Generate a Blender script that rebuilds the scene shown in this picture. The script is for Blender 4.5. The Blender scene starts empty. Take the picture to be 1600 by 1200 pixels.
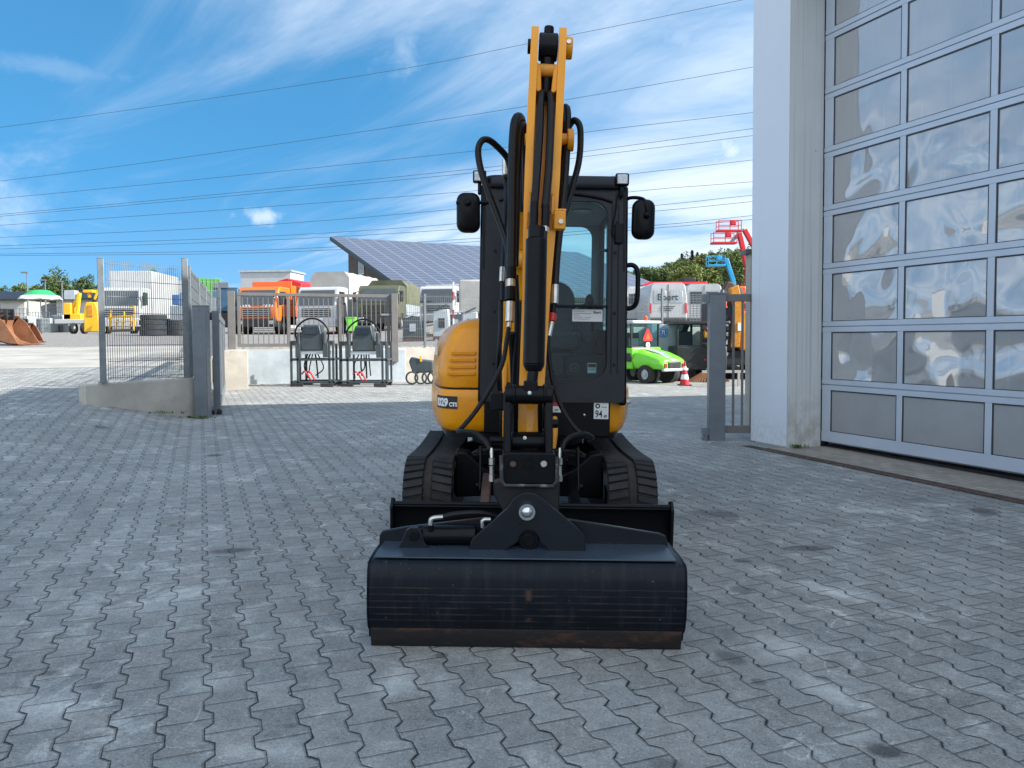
import bpy, bmesh, math, random
import numpy as np
from mathutils import Vector, Matrix, Euler
PI = math.pi
R = math.radians
sc = bpy.context.scene
COL = sc.collection
# ---------------------------------------------------------------- camera
H = 1.23                       # eye height above the paving
F = 1200.0                     # focal length in photo pixels (1600 wide)
PITCH = math.atan(48.0 / F)
ROLL = -0.0055
cd = bpy.data.cameras.new('camera')
cam = bpy.data.objects.new('camera', cd)
COL.objects.link(cam)
cd.sensor_width = 36.0
cd.lens = 36.0 * F / 1600.0
cd.shift_y = -24.0 / 1600.0
cd.clip_start = 0.05
cd.clip_end = 9000.0
CR = Matrix.Rotation(PI / 2 - PITCH, 3, 'X') @ Matrix.Rotation(ROLL, 3, 'Z')
cam.matrix_world = Matrix.Translation((0, 0, H)) @ CR.to_4x4()
sc.camera = cam
# ---------------------------------------------------------------- light
SUN_EL = R(33.0)
SUN_DIR = Vector((0.975, -0.222, 0)).normalized()       # towards the sun, horizontal
SD = Vector((SUN_DIR.x * math.cos(SUN_EL), SUN_DIR.y * math.cos(SUN_EL), math.sin(SUN_EL)))
sl = bpy.data.lights.new('sun', 'SUN')
sl.energy = 5.0
sl.angle = R(0.53)
sl.color = (1.0, 0.955, 0.88)
so = bpy.data.objects.new('sun', sl)
COL.objects.link(so)
so.rotation_euler = SD.to_track_quat('Z', 'Y').to_euler()
so.location = (20, -5, 30)
sc.view_settings.view_transform = 'Standard'
sc.view_settings.look = 'None'
sc.view_settings.gamma = 1.0
sc.view_settings.exposure = 1.0
SKY_STRENGTH = 0.122


class NT:
    """tiny helper for writing node graphs as expressions"""
    def __init__(self, tree):
        self.t = tree
        self.n = tree.nodes
        self.l = tree.links

    def new(self, typ, **kw):
        nd = self.n.new(typ)
        for k, v in kw.items():
            setattr(nd, k, v)
        return nd

    def put(self, sock, val):
        if val is None:
            return
        if isinstance(val, bpy.types.NodeSocket):
            self.l.new(val, sock)
        elif isinstance(val, (tuple, list)) and sock.type == 'RGBA' and len(val) == 3:
            sock.default_value = (*val, 1)
        else:
            sock.default_value = val

    def m(self, op, a, b=None, c=None, clamp=False):
        nd = self.new('ShaderNodeMath', operation=op, use_clamp=clamp)
        for i, v in enumerate((a, b, c)):
            self.put(nd.inputs[i], v)
        return nd.outputs[0]

    def vm(self, op, a, b=None, out=0):
        nd = self.new('ShaderNodeVectorMath', operation=op)
        self.put(nd.inputs[0], a)
        self.put(nd.inputs[1], b)
        return nd.outputs[out]

    def dot(self, a, b):
        return self.vm('DOT_PRODUCT', a, b, 1)

    def mix(self, f, a, b):
        nd = self.new('ShaderNodeMix', data_type='RGBA')
        self.put(nd.inputs[0], f)
        self.put(nd.inputs[6], a)
        self.put(nd.inputs[7], b)
        return nd.outputs[2]

    def noise(self, vec, scale, detail=3, rough=0.5, dist=0.0, out=0):
        nd = self.new('ShaderNodeTexNoise')
        self.put(nd.inputs['Vector'], vec)
        nd.inputs['Scale'].default_value = scale
        nd.inputs['Detail'].default_value = detail
        nd.inputs['Roughness'].default_value = rough
        nd.inputs['Distortion'].default_value = dist
        return nd.outputs[out]

    def ramp(self, f, stops, interp='LINEAR'):
        nd = self.new('ShaderNodeValToRGB')
        nd.color_ramp.interpolation = interp
        el = nd.color_ramp.elements
        while len(el) < len(stops):
            el.new(0.5)
        for e, (p, c) in zip(el, stops):
            e.position = p
            e.color = (c, c, c, 1) if not isinstance(c, (tuple, list)) else (*c, 1)
        self.put(nd.inputs[0], f)
        return nd.outputs[0]

    def ss(self, x, lo, hi):
        nd = self.new('ShaderNodeMapRange', interpolation_type='SMOOTHSTEP')
        self.put(nd.inputs[0], x)
        nd.inputs[1].default_value = lo
        nd.inputs[2].default_value = hi
        return nd.outputs[0]

    def comb(self, x, y, z=0.0):
        nd = self.new('ShaderNodeCombineXYZ')
        for i, v in enumerate((x, y, z)):
            self.put(nd.inputs[i], v)
        return nd.outputs[0]

    def sep(self, v):
        nd = self.new('ShaderNodeSeparateXYZ')
        self.put(nd.inputs[0], v)
        return nd.outputs

    def bump(self, h, strength=0.3, dist=0.01, normal=None):
        nd = self.new('ShaderNodeBump')
        nd.inputs['Strength'].default_value = strength
        nd.inputs['Distance'].default_value = dist
        self.put(nd.inputs['Height'], h)
        if normal is not None:
            self.put(nd.inputs['Normal'], normal)
        return nd.outputs[0]


# ---------------------------------------------------------------- sky
world = bpy.data.worlds.new('World')
sc.world = world
world.use_nodes = True
wt = world.node_tree
wt.nodes.clear()
W = NT(wt)
sky = W.new('ShaderNodeTexSky', sky_type='NISHITA')
sky.sun_disc = False
sky.sun_elevation = SUN_EL
sky.sun_rotation = math.atan2(SUN_DIR.x, SUN_DIR.y)
sky.altitude = 200
sky.air_density = 1.0
sky.dust_density = 0.35
sky.ozone_density = 2.2
dirv = W.new('ShaderNodeTexCoord').outputs['Generated']
dx, dy, dz = W.sep(dirv)
zl = W.m('ADD', W.m('MULTIPLY', W.m('MAXIMUM', dz, 0.0), 0.9), 0.36)
W.put(sky.inputs['Vector'], W.vm('NORMALIZE', W.comb(dx, dy, zl)))
zc = W.m('MAXIMUM', dz, 0.03)
zc = W.m('ADD', zc, 0.10)
cx_ = W.m('DIVIDE', dx, zc)
cy_ = W.m('DIVIDE', dy, zc)
# cirrus: streaks rise towards the right, stretched along one direction
ca, sa = math.cos(R(38)), math.sin(R(38))
s1 = W.m('ADD', W.m('MULTIPLY', cx_, ca), W.m('MULTIPLY', cy_, -sa))
s2 = W.m('ADD', W.m('MULTIPLY', cx_, sa), W.m('MULTIPLY', cy_, ca))
vec1 = W.comb(W.m('MULTIPLY', s1, 0.42), W.m('MULTIPLY', s2, 1.1), 3.7)
n1 = W.noise(vec1, 1.15, 7, 0.62, 0.9)
vec2 = W.comb(W.m('MULTIPLY', s1, 0.7), W.m('MULTIPLY', s2, 0.8), 9.3)
n2 = W.noise(vec2, 0.42, 4, 0.55, 0.4)
side = W.ss(W.m('DIVIDE', dx, W.m('MAXIMUM', dy, 0.05)), -0.55, 0.42)
cover = W.m('ADD', W.m('MULTIPLY', n1, 0.62), W.m('MULTIPLY', n2, 0.52))
cover = W.m('ADD', cover, W.m('MULTIPLY', side, 0.15))
back = W.m('MAXIMUM', W.ss(dy, 0.15, -0.45), W.m('MULTIPLY', W.ss(dx, -0.60, -0.86), 0.42))  # unseen cloud added behind and at left to brighten shade and pane reflections
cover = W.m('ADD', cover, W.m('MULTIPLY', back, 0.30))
cirrus = W.ss(cover, 0.50, 0.88)
vec3 = W.comb(cx_, W.m('MULTIPLY', cy_, 1.7), 1.1)
n3 = W.noise(vec3, 1.6, 6, 0.55, 0.2)
puff = W.m('MULTIPLY', W.ss(n3, 0.66, 0.76), 0.0)
lowhaze = W.m('MULTIPLY', W.ss(dz, 0.20, 0.0), W.m('ADD', W.m('MULTIPLY', side, 0.35), 0.12))
cl = W.m('MAXIMUM', W.m('MULTIPLY', cirrus, 0.80), lowhaze)

# a few separate small clouds, each at its own bearing
def puff_at(px, py, wx, wy, amt):
    v = (CR @ Vector(((px - 800) / F, -(py - 576) / F, -1))).normalized()
    hx = Vector((v.y, -v.x, 0)).normalized()
    hz = hx.cross(v)
    a_ = W.m('DIVIDE', W.dot(dirv, tuple(hx)), wx / F)
    b_ = W.m('DIVIDE', W.dot(dirv, tuple(hz)), wy / F)
    r2 = W.m('ADD', W.m('MULTIPLY', a_, a_), W.m('MULTIPLY', b_, b_))
    g = W.m('SUBTRACT', W.m('SUBTRACT', 1.0, W.m('SQRT', r2)), W.m('MULTIPLY', W.m('SUBTRACT', 0.62, n3f), 2.2))
    front = W.m('GREATER_THAN', W.dot(dirv, tuple(v)), 0.5)
    return W.m('MULTIPLY', W.m('MULTIPLY', W.ss(g, -0.05, 1.0), front), amt)


n3f = W.noise(dirv, 26.0, 6, 0.6, 0.3)
for (pp_, qq_, w1_, w2_, am_) in ((408, 337, 66, 20, 0.6), (1140, 236, 115, 36, 0.7), (628, 62, 70, 95, 0.26), (90, 108, 230, 20, 0.12), (1060, 60, 210, 80, 0.35)):
    cl = W.m('MAXIMUM', cl, puff_at(pp_, qq_, w1_, w2_, am_))
cl = W.m('MINIMUM', cl, 0.85)
skyc = sky.outputs[0]
# slightly deeper blue, as this phone renders it
hs = W.new('ShaderNodeHueSaturation')
hs.inputs['Saturation'].default_value = 1.12
hs.inputs['Value'].default_value = 1.0
W.l.new(W.vm('MULTIPLY', skyc, (0.76, 1.12, 1.12)), hs.inputs['Color'])
cloudcol = W.mix(back, (4.6, 5.0, 5.5), (6.3, 6.9, 7.6))  # the added cloud out of view is made brighter to fill the shade
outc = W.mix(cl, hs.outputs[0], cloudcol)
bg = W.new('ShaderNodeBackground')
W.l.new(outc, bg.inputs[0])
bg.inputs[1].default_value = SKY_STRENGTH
wo = W.new('ShaderNodeOutputWorld')
W.l.new(bg.outputs[0], wo.inputs[0])


# ---------------------------------------------------------------- places
def ray(px, py):
    return CR @ Vector(((px - 800) / F, -(py - 576) / F, -1))


def P(px, py, d):
    """the point of the place that lies at forward distance d and is seen at photo pixel px,py"""
    r = ray(px, py)
    return Vector((0, 0, H)) + r * (d / r.y)


UX, UY = -0.375, 0.927      # building direction, running away from the camera
VX, VY = 0.927, 0.375       # across it, to the right


def AB(a, b):
    return (UX * a + VX * b, UY * a + VY * b)


def sst(e0, e1, x):
    t = min(1, max(0, (x - e0) / (e1 - e0)))
    return t * t * (3 - 2 * t)


AW = 20.8                     # the retaining wall stands at a = AW


def lowz(x, y):
    xc = max(-5.0, min(5.0, x))
    return -0.019 * xc


def upz(a, b):
    return 1.0 + 0.02 * max(0, a - AW) * (1 - sst(60, 140, a)) + 0.35 * sst(6.5, 11.5, b) * (1 - sst(60, 120, a)) + (2.0 if a > 140 else 2.0 * sst(60, 140, a))


def rampz(a):
    if a < 11.5:
        return 0.095 + (0.41 - 0.095) * sst(6.0, 11.6, a)
    return 0.41 + 0.034 * (a - 11.5)


WX, WY = -0.325, 0.946        # direction of the left fence line


def side_of(x, y):
    """signed distance right of the left fence line"""
    return (x + 4.75) * WY - (y - 11.2) * WX


def gz(x, y):
    a = x * UX + y * UY
    b = x * VX + y * VY
    bl = side_of(x, y)
    if bl < 0:
        w = 1.24 if a < 12.3 else max(0.1, 1.24 - (a - 12.3) * 2)
        t = min(1.0, -bl / w)
        low = lowz(x, y)
        if a > AW:
            low = upz(a, b)
        z = low * (1 - t) + rampz(min(a, 46)) * t
        if a > 46:
            k = sst(46, 90, a)
            z = z * (1 - k) + upz(a, b) * k
        return z
    if a > AW:
        return upz(a, b)
    return lowz(x, y)


def on(px, d, dz=0.0):
    """point on the terrain seen in photo column px at forward distance d"""
    x = (px - 800) / F * d
    return Vector((x, d, gz(x, d) + dz))


# ---------------------------------------------------------------- mesh helper
class MB:
    def __init__(self):
        self.v = []
        self.f = []
        self.mi = []

    def add(self, vs, fs, mi=0):
        o = len(self.v)
        self.v += [tuple(p) for p in vs]
        for f in fs:
            self.f.append(tuple(i + o for i in f))
            self.mi.append(mi)
        return self

    def box(self, c, s, rot=None, mi=0):
        hx, hy, hz = s[0] / 2, s[1] / 2, s[2] / 2
        vs = [Vector((x, y, z)) for x in (-hx, hx) for y in (-hy, hy) for z in (-hz, hz)]
        if rot is not None:
            M3 = rot if isinstance(rot, Matrix) else Euler(rot).to_matrix()
            vs = [M3 @ p for p in vs]
        c = Vector(c)
        vs = [p + c for p in vs]
        return self.add(vs, [(0, 1, 3, 2), (4, 6, 7, 5), (0, 4, 5, 1), (2, 3, 7, 6), (0, 2, 6, 4), (1, 5, 7, 3)], mi)

    def bb(self, x0, x1, y0, y1, z0, z1, mi=0):
        return self.box(((x0 + x1) / 2, (y0 + y1) / 2, (z0 + z1) / 2), (abs(x1 - x0), abs(y1 - y0), abs(z1 - z0)), None, mi)

    def bar(self, p0, p1, w, h, up=(0, 0, 1), mi=0):
        """a rectangular bar from p0 to p1: w across, h along up"""
        p0, p1 = Vector(p0), Vector(p1)
        d = p1 - p0
        L = d.length
        if L < 1e-6:
            return self
        d.normalize()
        up = Vector(up)
        s = d.cross(up)
        if s.length < 1e-4:
            s = d.cross(Vector((0, 1, 0)))
        s.normalize()
        u = s.cross(d)
        M3 = Matrix((s, d, u)).transposed()
        return self.box((p0 + p1) / 2, (w, L, h), M3, mi)

    def cyl(self, p0, p1, r, r2=None, n=14, mi=0, cap=True):
        p0, p1 = Vector(p0), Vector(p1)
        r2 = r if r2 is None else r2
        d = (p1 - p0).normalized()
        s = d.orthogonal().normalized()
        t = d.cross(s)
        vs = []
        for p, rr in ((p0, r), (p1, r2)):
            for i in range(n):
                a = 2 * PI * i / n
                vs.append(p + (s * math.cos(a) + t * math.sin(a)) * rr)
        fs = [(i, (i + 1) % n, n + (i + 1) % n, n + i) for i in range(n)]
        if cap:
            fs += [tuple(range(n - 1, -1, -1)), tuple(range(n, 2 * n))]
        return self.add(vs, fs, mi)

    def ring(self, c, axis, r0, r1, w, n=28, mi=0):
        """a flat ring (washer / tyre) with inner radius r0 and outer r1"""
        c, ax = Vector(c), Vector(axis).normalized()
        s = ax.orthogonal().normalized()
        t = ax.cross(s)
        vs = []
        prof = [(r0, -w / 2), (r1 * 0.96, -w / 2), (r1, -w * 0.36), (r1, w * 0.36), (r1 * 0.96, w / 2), (r0, w / 2)]
        m_ = len(prof)
        for i in range(n):
            a = 2 * PI * i / n
            dd = s * math.cos(a) + t * math.sin(a)
            for rr, o in prof:
                vs.append(c + dd * rr + ax * o)
        fs = []
        for i in range(n):
            j = (i + 1) % n
            for k in range(m_):
                k2 = (k + 1) % m_
                fs.append((i * m_ + k, j * m_ + k, j * m_ + k2, i * m_ + k2))
        return self.add(vs, fs, mi)

    def tube(self, pts, r, n=8, sub=5, mi=0, cap=True, curve=True):
        pts = [Vector(p) for p in pts]
        if curve and len(pts) > 2:
            out = []
            q = [pts[0] * 2 - pts[1]] + pts + [pts[-1] * 2 - pts[-2]]
            for i in range(1, len(q) - 2):
                for k in range(sub):
                    t = k / sub
                    a, b, c, d = q[i - 1], q[i], q[i + 1], q[i + 2]
                    out.append(0.5 * ((2 * b) + (c - a) * t + (2 * a - 5 * b + 4 * c - d) * t * t + (3 * b - a - 3 * c + d) * t ** 3))
            out.append(pts[-1])
            pts = out
        rings = []
        d0 = (pts[1] - pts[0]).normalized()
        s = d0.orthogonal().normalized()
        for i, p in enumerate(pts):
            if i == 0:
                d = pts[1] - pts[0]
            elif i == len(pts) - 1:
                d = pts[-1] - pts[-2]
            else:
                d = (pts[i + 1] - pts[i]).normalized() + (pts[i] - pts[i - 1]).normalized()
            if d.length < 1e-6:
                d = Vector(d0)
            d.normalize()
            s = s - d * s.dot(d)
            if s.length < 1e-5:
                s = d.orthogonal()
            s.normalize()
            t = d.cross(s)
            rings.append([p + (s * math.cos(2 * PI * k / n) + t * math.sin(2 * PI * k / n)) * r for k in range(n)])
        return self.loft(rings, mi, cap)

    def loft(self, rings, mi=0, cap=True, closed=True):
        n = len(rings[0])
        vs = [p for rg in rings for p in rg]
        fs = []
        for i in range(len(rings) - 1):
            for k in range(n if closed else n - 1):
                k2 = (k + 1) % n
                fs.append((i * n + k, i * n + k2, (i + 1) * n + k2, (i + 1) * n + k))
        if cap:
            fs.append(tuple(range(n - 1, -1, -1)))
            o = (len(rings) - 1) * n
            fs.append(tuple(range(o, o + n)))
        return self.add(vs, fs, mi)

    def prism(self, poly, vec, mi=0):
        """poly: 3-D outline, extruded by vec"""
        vec = Vector(vec)
        poly = [Vector(p) for p in poly]
        n = len(poly)
        vs = poly + [p + vec for p in poly]
        fs = [tuple(range(n - 1, -1, -1)), tuple(range(n, 2 * n))]
        fs += [(i, (i + 1) % n, n + (i + 1) % n, n + i) for i in range(n)]
        return self.add(vs, fs, mi)

    def quad(self, a, b, c, d, mi=0):
        return self.add([a, b, c, d], [(0, 1, 2, 3)], mi)

    def sphere(self, c, r, n=12, m_=8, mi=0, sx=1, sy=1, sz=1):
        c = Vector(c)
        rings = []
        for i in range(m_ + 1):
            th = PI * i / m_
            rr = max(1e-4, math.sin(th)) * r
            rings.append([c + Vector((rr * math.cos(2 * PI * k / n) * sx, rr * math.sin(2 * PI * k / n) * sy, r * math.cos(th) * sz)) for k in range(n)])
        return self.loft(rings, mi, True)

    def build(self, name, mats, parent=None, bevel=0.0, smooth=True, ang=35, solid=0.0, label=None, seg=2, inv=None):
        me = bpy.data.meshes.new(name)
        vs = self.v
        if inv is not None:
            vs = [tuple(inv @ Vector(p)) for p in vs]
        me.from_pydata(vs, [], self.f)
        if not isinstance(mats, (list, tuple)):
            mats = [mats]
        for m_ in mats:
            me.materials.append(m_)
        if len(mats) > 1:
            me.polygons.foreach_set('material_index', self.mi)
        me.validate()
        bm = bmesh.new()
        bm.from_mesh(me)
        bmesh.ops.recalc_face_normals(bm, faces=bm.faces)
        bm.to_mesh(me)
        bm.free()
        if smooth:
            me.polygons.foreach_set('use_smooth', [True] * len(me.polygons))
            me.set_sharp_from_angle(angle=R(ang))
        me.update()
        o = bpy.data.objects.new(name, me)
        COL.objects.link(o)
        if parent is not None:
            o.parent = parent
        if bevel > 0:
            bv = o.modifiers.new('bevel', 'BEVEL')
            bv.width = bevel
            bv.segments = seg
            bv.limit_method = 'ANGLE'
            bv.angle_limit = R(40)
            bv.harden_normals = False
        if solid > 0:
            so_ = o.modifiers.new('solid', 'SOLIDIFY')
            so_.thickness = solid
        if label:
            o['label'] = label
        return o


def tag(o, label, cat, group=None, kind=None):
    o['label'] = label
    o['category'] = cat
    if group:
        o['group'] = group
    if kind:
        o['kind'] = kind
    return o


def thing(name, label, cat, loc=(0, 0, 0), rz=0.0, group=None):
    o = bpy.data.objects.new(name, None)
    o.empty_display_size = 0.2
    COL.objects.link(o)
    o.location = loc
    o.rotation_euler = (0, 0, rz)
    return tag(o, label, cat, group)


def struct(o):
    o['kind'] = 'structure'
    return o


def dup(root, loc, rz, label, group=None):
    r = root.copy()
    COL.objects.link(r)
    r.location = loc
    r.rotation_euler = (0, 0, rz)
    r['label'] = label
    if group:
        r['group'] = group
    for ch in [c for c in root.children]:
        c = ch.copy()
        COL.objects.link(c)
        c.parent = r
        for g in [k for k in ch.children]:
            d = g.copy()
            COL.objects.link(d)
            d.parent = c
    return r


# ---------------------------------------------------------------- materials
def base_mat(name):
    m_ = bpy.data.materials.new(name)
    m_.use_nodes = True
    m_.node_tree.nodes.clear()
    T = NT(m_.node_tree)
    out = T.new('ShaderNodeOutputMaterial')
    b = T.new('ShaderNodeBsdfPrincipled')
    T.l.new(b.outputs[0], out.inputs[0])
    return m_, T, b


def mat(name, col, rough=0.5, metal=0.0, var=0.12, vs=6.0, bump=0.0, bs=60.0, dirt=0.0, dcol=(0.09, 0.075, 0.06), coat=0.0, spec=0.5, rv=0.12):
    """paint or metal with uneven colour, uneven gloss, optional dirt and grain"""
    m_, T, b = base_mat(name)
    pos = T.new('ShaderNodeTexCoord').outputs['Object']
    n = T.noise(pos, vs, 5, 0.6)
    lo = tuple(c * (1 - var) for c in col)
    hi = tuple(min(1, c * (1 + var)) for c in col)
    c = T.mix(T.ss(n, 0.3, 0.7), lo, hi)
    if dirt > 0:
        nd = T.noise(pos, vs * 2.3, 6, 0.7, 0.3)
        c = T.mix(T.m('MULTIPLY', T.ss(nd, 0.5, 0.75), dirt), c, dcol)
    T.put(b.inputs['Base Color'], c)
    n2 = T.noise(pos, vs * 3.1, 4, 0.6)
    T.put(b.inputs['Roughness'], T.m('ADD', T.m('MULTIPLY', n2, rv * 2), max(0.02, rough - rv), clamp=True))
    b.inputs['Metallic'].default_value = metal
    b.inputs['Specular IOR Level'].default_value = spec
    if coat > 0:
        b.inputs['Coat Weight'].default_value = coat
        b.inputs['Coat Roughness'].default_value = 0.08
    if bump > 0:
        nb = T.noise(pos, bs, 4, 0.6)
        T.put(b.inputs['Normal'], T.bump(nb, bump, 0.004))
    return m_


def glass_mat(name, tint=(0.75, 0.9, 0.92), rough=0.02, refl=1.0, dark=0.0):
    m_ = bpy.data.materials.new(name)
    m_.use_nodes = True
    m_.node_tree.nodes.clear()
    T = NT(m_.node_tree)
    out = T.new('ShaderNodeOutputMaterial')
    tr = T.new('ShaderNodeBsdfTransparent')
    tr.inputs[0].default_value = (*tint, 1)
    gl = T.new('ShaderNodeBsdfGlossy')
    gl.inputs['Roughness'].default_value = rough
    lw = T.new('ShaderNodeLayerWeight')
    lw.inputs[0].default_value = 0.5
    mx = T.new('ShaderNodeMixShader')
    f = T.m('ADD', T.m('MULTIPLY', T.m('POWER', lw.outputs['Facing'], 4.0), 0.9), 0.05)
    T.put(mx.inputs[0], T.m('MULTIPLY', f, refl, clamp=True))
    T.l.new(tr.outputs[0], mx.inputs[1])
    T.l.new(gl.outputs[0], mx.inputs[2])
    T.l.new(mx.outputs[0], out.inputs[0])
    return m_
# ================================================================ the ground
def paver_mat():
    m_, T, b = base_mat('concrete_pavers')
    pos = T.new('ShaderNodeNewGeometry').outputs['Position']
    wob = T.noise(pos, 0.9, 2, 0.5, out=1)
    wv = T.vm('SCALE', T.vm('SUBTRACT', wob, (0.5, 0.5, 0.5)))
    wv.node.inputs[3].default_value = 0.010
    posw = T.vm('ADD', pos, wv)
    p = T.dot(posw, (UX, UY, 0))
    q = T.dot(posw, (VX, VY, 0))
    L_, Wd, A = 0.20, 0.139, 0.0140
    fr = T.m('FRACT', T.m('DIVIDE', p, L_))
    tri = T.m('SUBTRACT', T.m('MULTIPLY', T.m('ABSOLUTE', T.m('SUBTRACT', fr, 0.5)), 4), 1)
    trap = T.m('MINIMUM', T.m('MAXIMUM', T.m('MULTIPLY', tri, 3.4), -1), 1)
    trans = T.m('SUBTRACT', 1, T.ss(T.m('ABSOLUTE', trap), 0.80, 1.0))
    w = T.m('MULTIPLY', trap, A)
    qd = T.m('DIVIDE', q, Wd)
    k = T.m('ROUND', qd)
    kp = T.m('FLOORED_MODULO', k, 2.0)
    sk = T.m('SUBTRACT', 1, T.m('MULTIPLY', kp, 2))
    off = T.m('SUBTRACT', T.m('SUBTRACT', q, T.m('MULTIPLY', k, Wd)), T.m('MULTIPLY', sk, w))
    d1 = T.m('ABSOLUTE', off)
    right = T.m('GREATER_THAN', off, 0)
    c = T.m('SUBTRACT', T.m('ADD', k, right), 1)
    even = T.m('SUBTRACT', 1, T.m('FLOORED_MODULO', c, 2.0))
    pp = T.m('ADD', T.m('DIVIDE', p, L_), T.m('MULTIPLY', even, 0.5))
    ph = T.m('FRACT', pp)
    row = T.m('FLOOR', pp)
    d2 = T.m('MULTIPLY', T.m('MINIMUM', ph, T.m('SUBTRACT', 1, ph)), L_)
    # per-block random numbers
    wn = T.new('ShaderNodeTexWhiteNoise', noise_dimensions='3D')
    T.put(wn.inputs['Vector'], T.comb(c, row, 0.5))
    rnd = wn.outputs['Value']
    rnc = wn.outputs['Color']
    r1, r2, r3 = T.sep(rnc)
    # edge roughness, chipped corners
    ne = T.noise(pos, 70, 3, 0.6)
    nj = T.noise(pos, 6.0, 3, 0.6)
    chip = T.m('MULTIPLY', T.ss(T.noise(pos, 23, 3, 0.6), 0.63, 0.72), 0.009)
    wj = T.m('MULTIPLY', T.m('ADD', T.m('MULTIPLY', T.ss(nj, 0.30, 0.70), 0.0022), 0.0007), T.m('ADD', 0.75, T.m('MULTIPLY', trans, 1.3)))
    ee = T.m('MULTIPLY', T.m('SUBTRACT', ne, 0.5), 0.0046)
    e1 = T.m('SUBTRACT', T.m('SUBTRACT', d1, T.m('ADD', wj, ee)), T.m('MULTIPLY', chip, T.m('GREATER_THAN', r1, 0.62)))
    e2 = T.m('SUBTRACT', T.m('SUBTRACT', d2, T.m('ADD', 0.0010, T.m('MULTIPLY', ee, 0.6))), T.m('MULTIPLY', chip, T.m('GREATER_THAN', r2, 0.85)))
    jd1 = T.ss(e1, 0.0018, -0.0006)
    jd2 = T.m('MULTIPLY', T.ss(e2, 0.0014, -0.0005), T.m('ADD', 0.55, T.m('MULTIPLY', nj, 0.7)))
    joint = T.m('MAXIMUM', jd1, jd2)
    dm = T.m('MINIMUM', e1, e2)
    edge = T.ss(dm, -0.001, 0.008)
    # colour
    fine = T.noise(pos, 160, 3, 0.7)
    mid = T.noise(pos, 9, 5, 0.65)
    big = T.noise(pos, 0.55, 4, 0.55)
    val = T.m('ADD', 0.256, T.m('MULTIPLY', T.m('SUBTRACT', rnd, 0.5), 0.06))
    val = T.m('ADD', val, T.m('MULTIPLY', T.m('SUBTRACT', mid, 0.5), 0.22))
    val = T.m('ADD', val, T.m('MULTIPLY', T.m('SUBTRACT', big, 0.5), 0.20))
    grit = T.noise(pos, 420, 2, 0.6)
    val = T.m('ADD', val, T.m('MULTIPLY', T.ss(grit, 0.60, 0.75), 0.13))
    val = T.m('SUBTRACT', val, T.m('MULTIPLY', T.ss(grit, 0.42, 0.28), 0.10))
    val = T.m('ADD', val, T.m('MULTIPLY', T.m('SUBTRACT', fine, 0.5), 0.26))
    speck = T.noise(pos, 105, 4, 0.78)
    val = T.m('ADD', val, T.m('MULTIPLY', T.ss(speck, 0.53, 0.70), 0.17))
    val = T.m('SUBTRACT', val, T.m('MULTIPLY', T.ss(speck, 0.46, 0.32), 0.12))
    mott = T.noise(pos, 30, 4, 0.7)
    val = T.m('ADD', val, T.m('MULTIPLY', T.m('SUBTRACT', mott, 0.5), 0.16))
    # worn light streaks and scuffs from tyres and lime
    ang = R(28)
    st = T.comb(T.m('ADD', T.m('MULTIPLY', p, math.cos(ang) * 0.7), T.m('MULTIPLY', q, math.sin(ang) * 0.7)),
                T.m('ADD', T.m('MULTIPLY', p, -math.sin(ang) * 5.5), T.m('MULTIPLY', q, math.cos(ang) * 5.5)))
    s1_ = T.noise(st, 1.7, 6, 0.68, 0.5)
    ang2 = R(-64)
    st2 = T.comb(T.m('ADD', T.m('MULTIPLY', p, math.cos(ang2)), T.m('MULTIPLY', q, math.sin(ang2))),
                 T.m('ADD', T.m('MULTIPLY', p, -math.sin(ang2) * 6), T.m('MULTIPLY', q, math.cos(ang2) * 6)))
    s2_ = T.noise(st2, 1.3, 6, 0.7, 0.4)
    lime = T.m('MULTIPLY', T.ss(T.noise(pos, 3.6, 8, 0.80, 0.6), 0.50, 0.67), T.ss(T.noise(pos, 0.9, 3), 0.42, 0.56))
    streak = T.m('MAXIMUM', T.ss(s1_, 0.57, 0.74), T.ss(s2_, 0.60, 0.76))
    streak = T.m('MULTIPLY', streak, T.ss(T.noise(pos, 13, 4, 0.7), 0.36, 0.66))
    light = T.m('MAXIMUM', T.m('MULTIPLY', streak, 0.85), lime)
    val = T.m('ADD', val, T.m('MULTIPLY', light, 0.21))
    # oil and rubber spots
    vo = T.new('ShaderNodeTexVoronoi', feature='F1')
    T.put(vo.inputs['Vector'], T.vm('ADD', pos, T.vm('SCALE', wob)))
    vo.inputs['Scale'].default_value = 1.25
    v1, v2, v3 = T.sep(vo.outputs['Color'])
    rad = T.m('MULTIPLY', T.m('POWER', v1, 3), 0.14)
    spot = T.ss(T.m('SUBTRACT', vo.outputs['Distance'], T.m('ADD', rad, T.m('MULTIPLY', mid, 0.05))), 0.05, -0.03)
    vo2 = T.new('ShaderNodeTexVoronoi', feature='F1')
    T.put(vo2.inputs['Vector'], pos)
    vo2.inputs['Scale'].default_value = 4.2
    u1, u2, u3 = T.sep(vo2.outputs['Color'])
    sp2 = T.m('MULTIPLY', T.ss(vo2.outputs['Distance'], 0.16, 0.05), T.m('GREATER_THAN', u1, 0.80))
    spot = T.m('MAXIMUM', spot, T.m('MULTIPLY', sp2, 0.75))
    # oil stains and pale scrapes where this yard has them
    sep_ = T.sep(pos)
    edge_n = T.m('MULTIPLY', T.m('SUBTRACT', T.noise(pos, 7, 5, 0.75), 0.5), 1.3)
    edge_f = T.m('MULTIPLY', T.m('SUBTRACT', T.noise(pos, 34, 4, 0.7), 0.5), 0.9)

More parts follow.
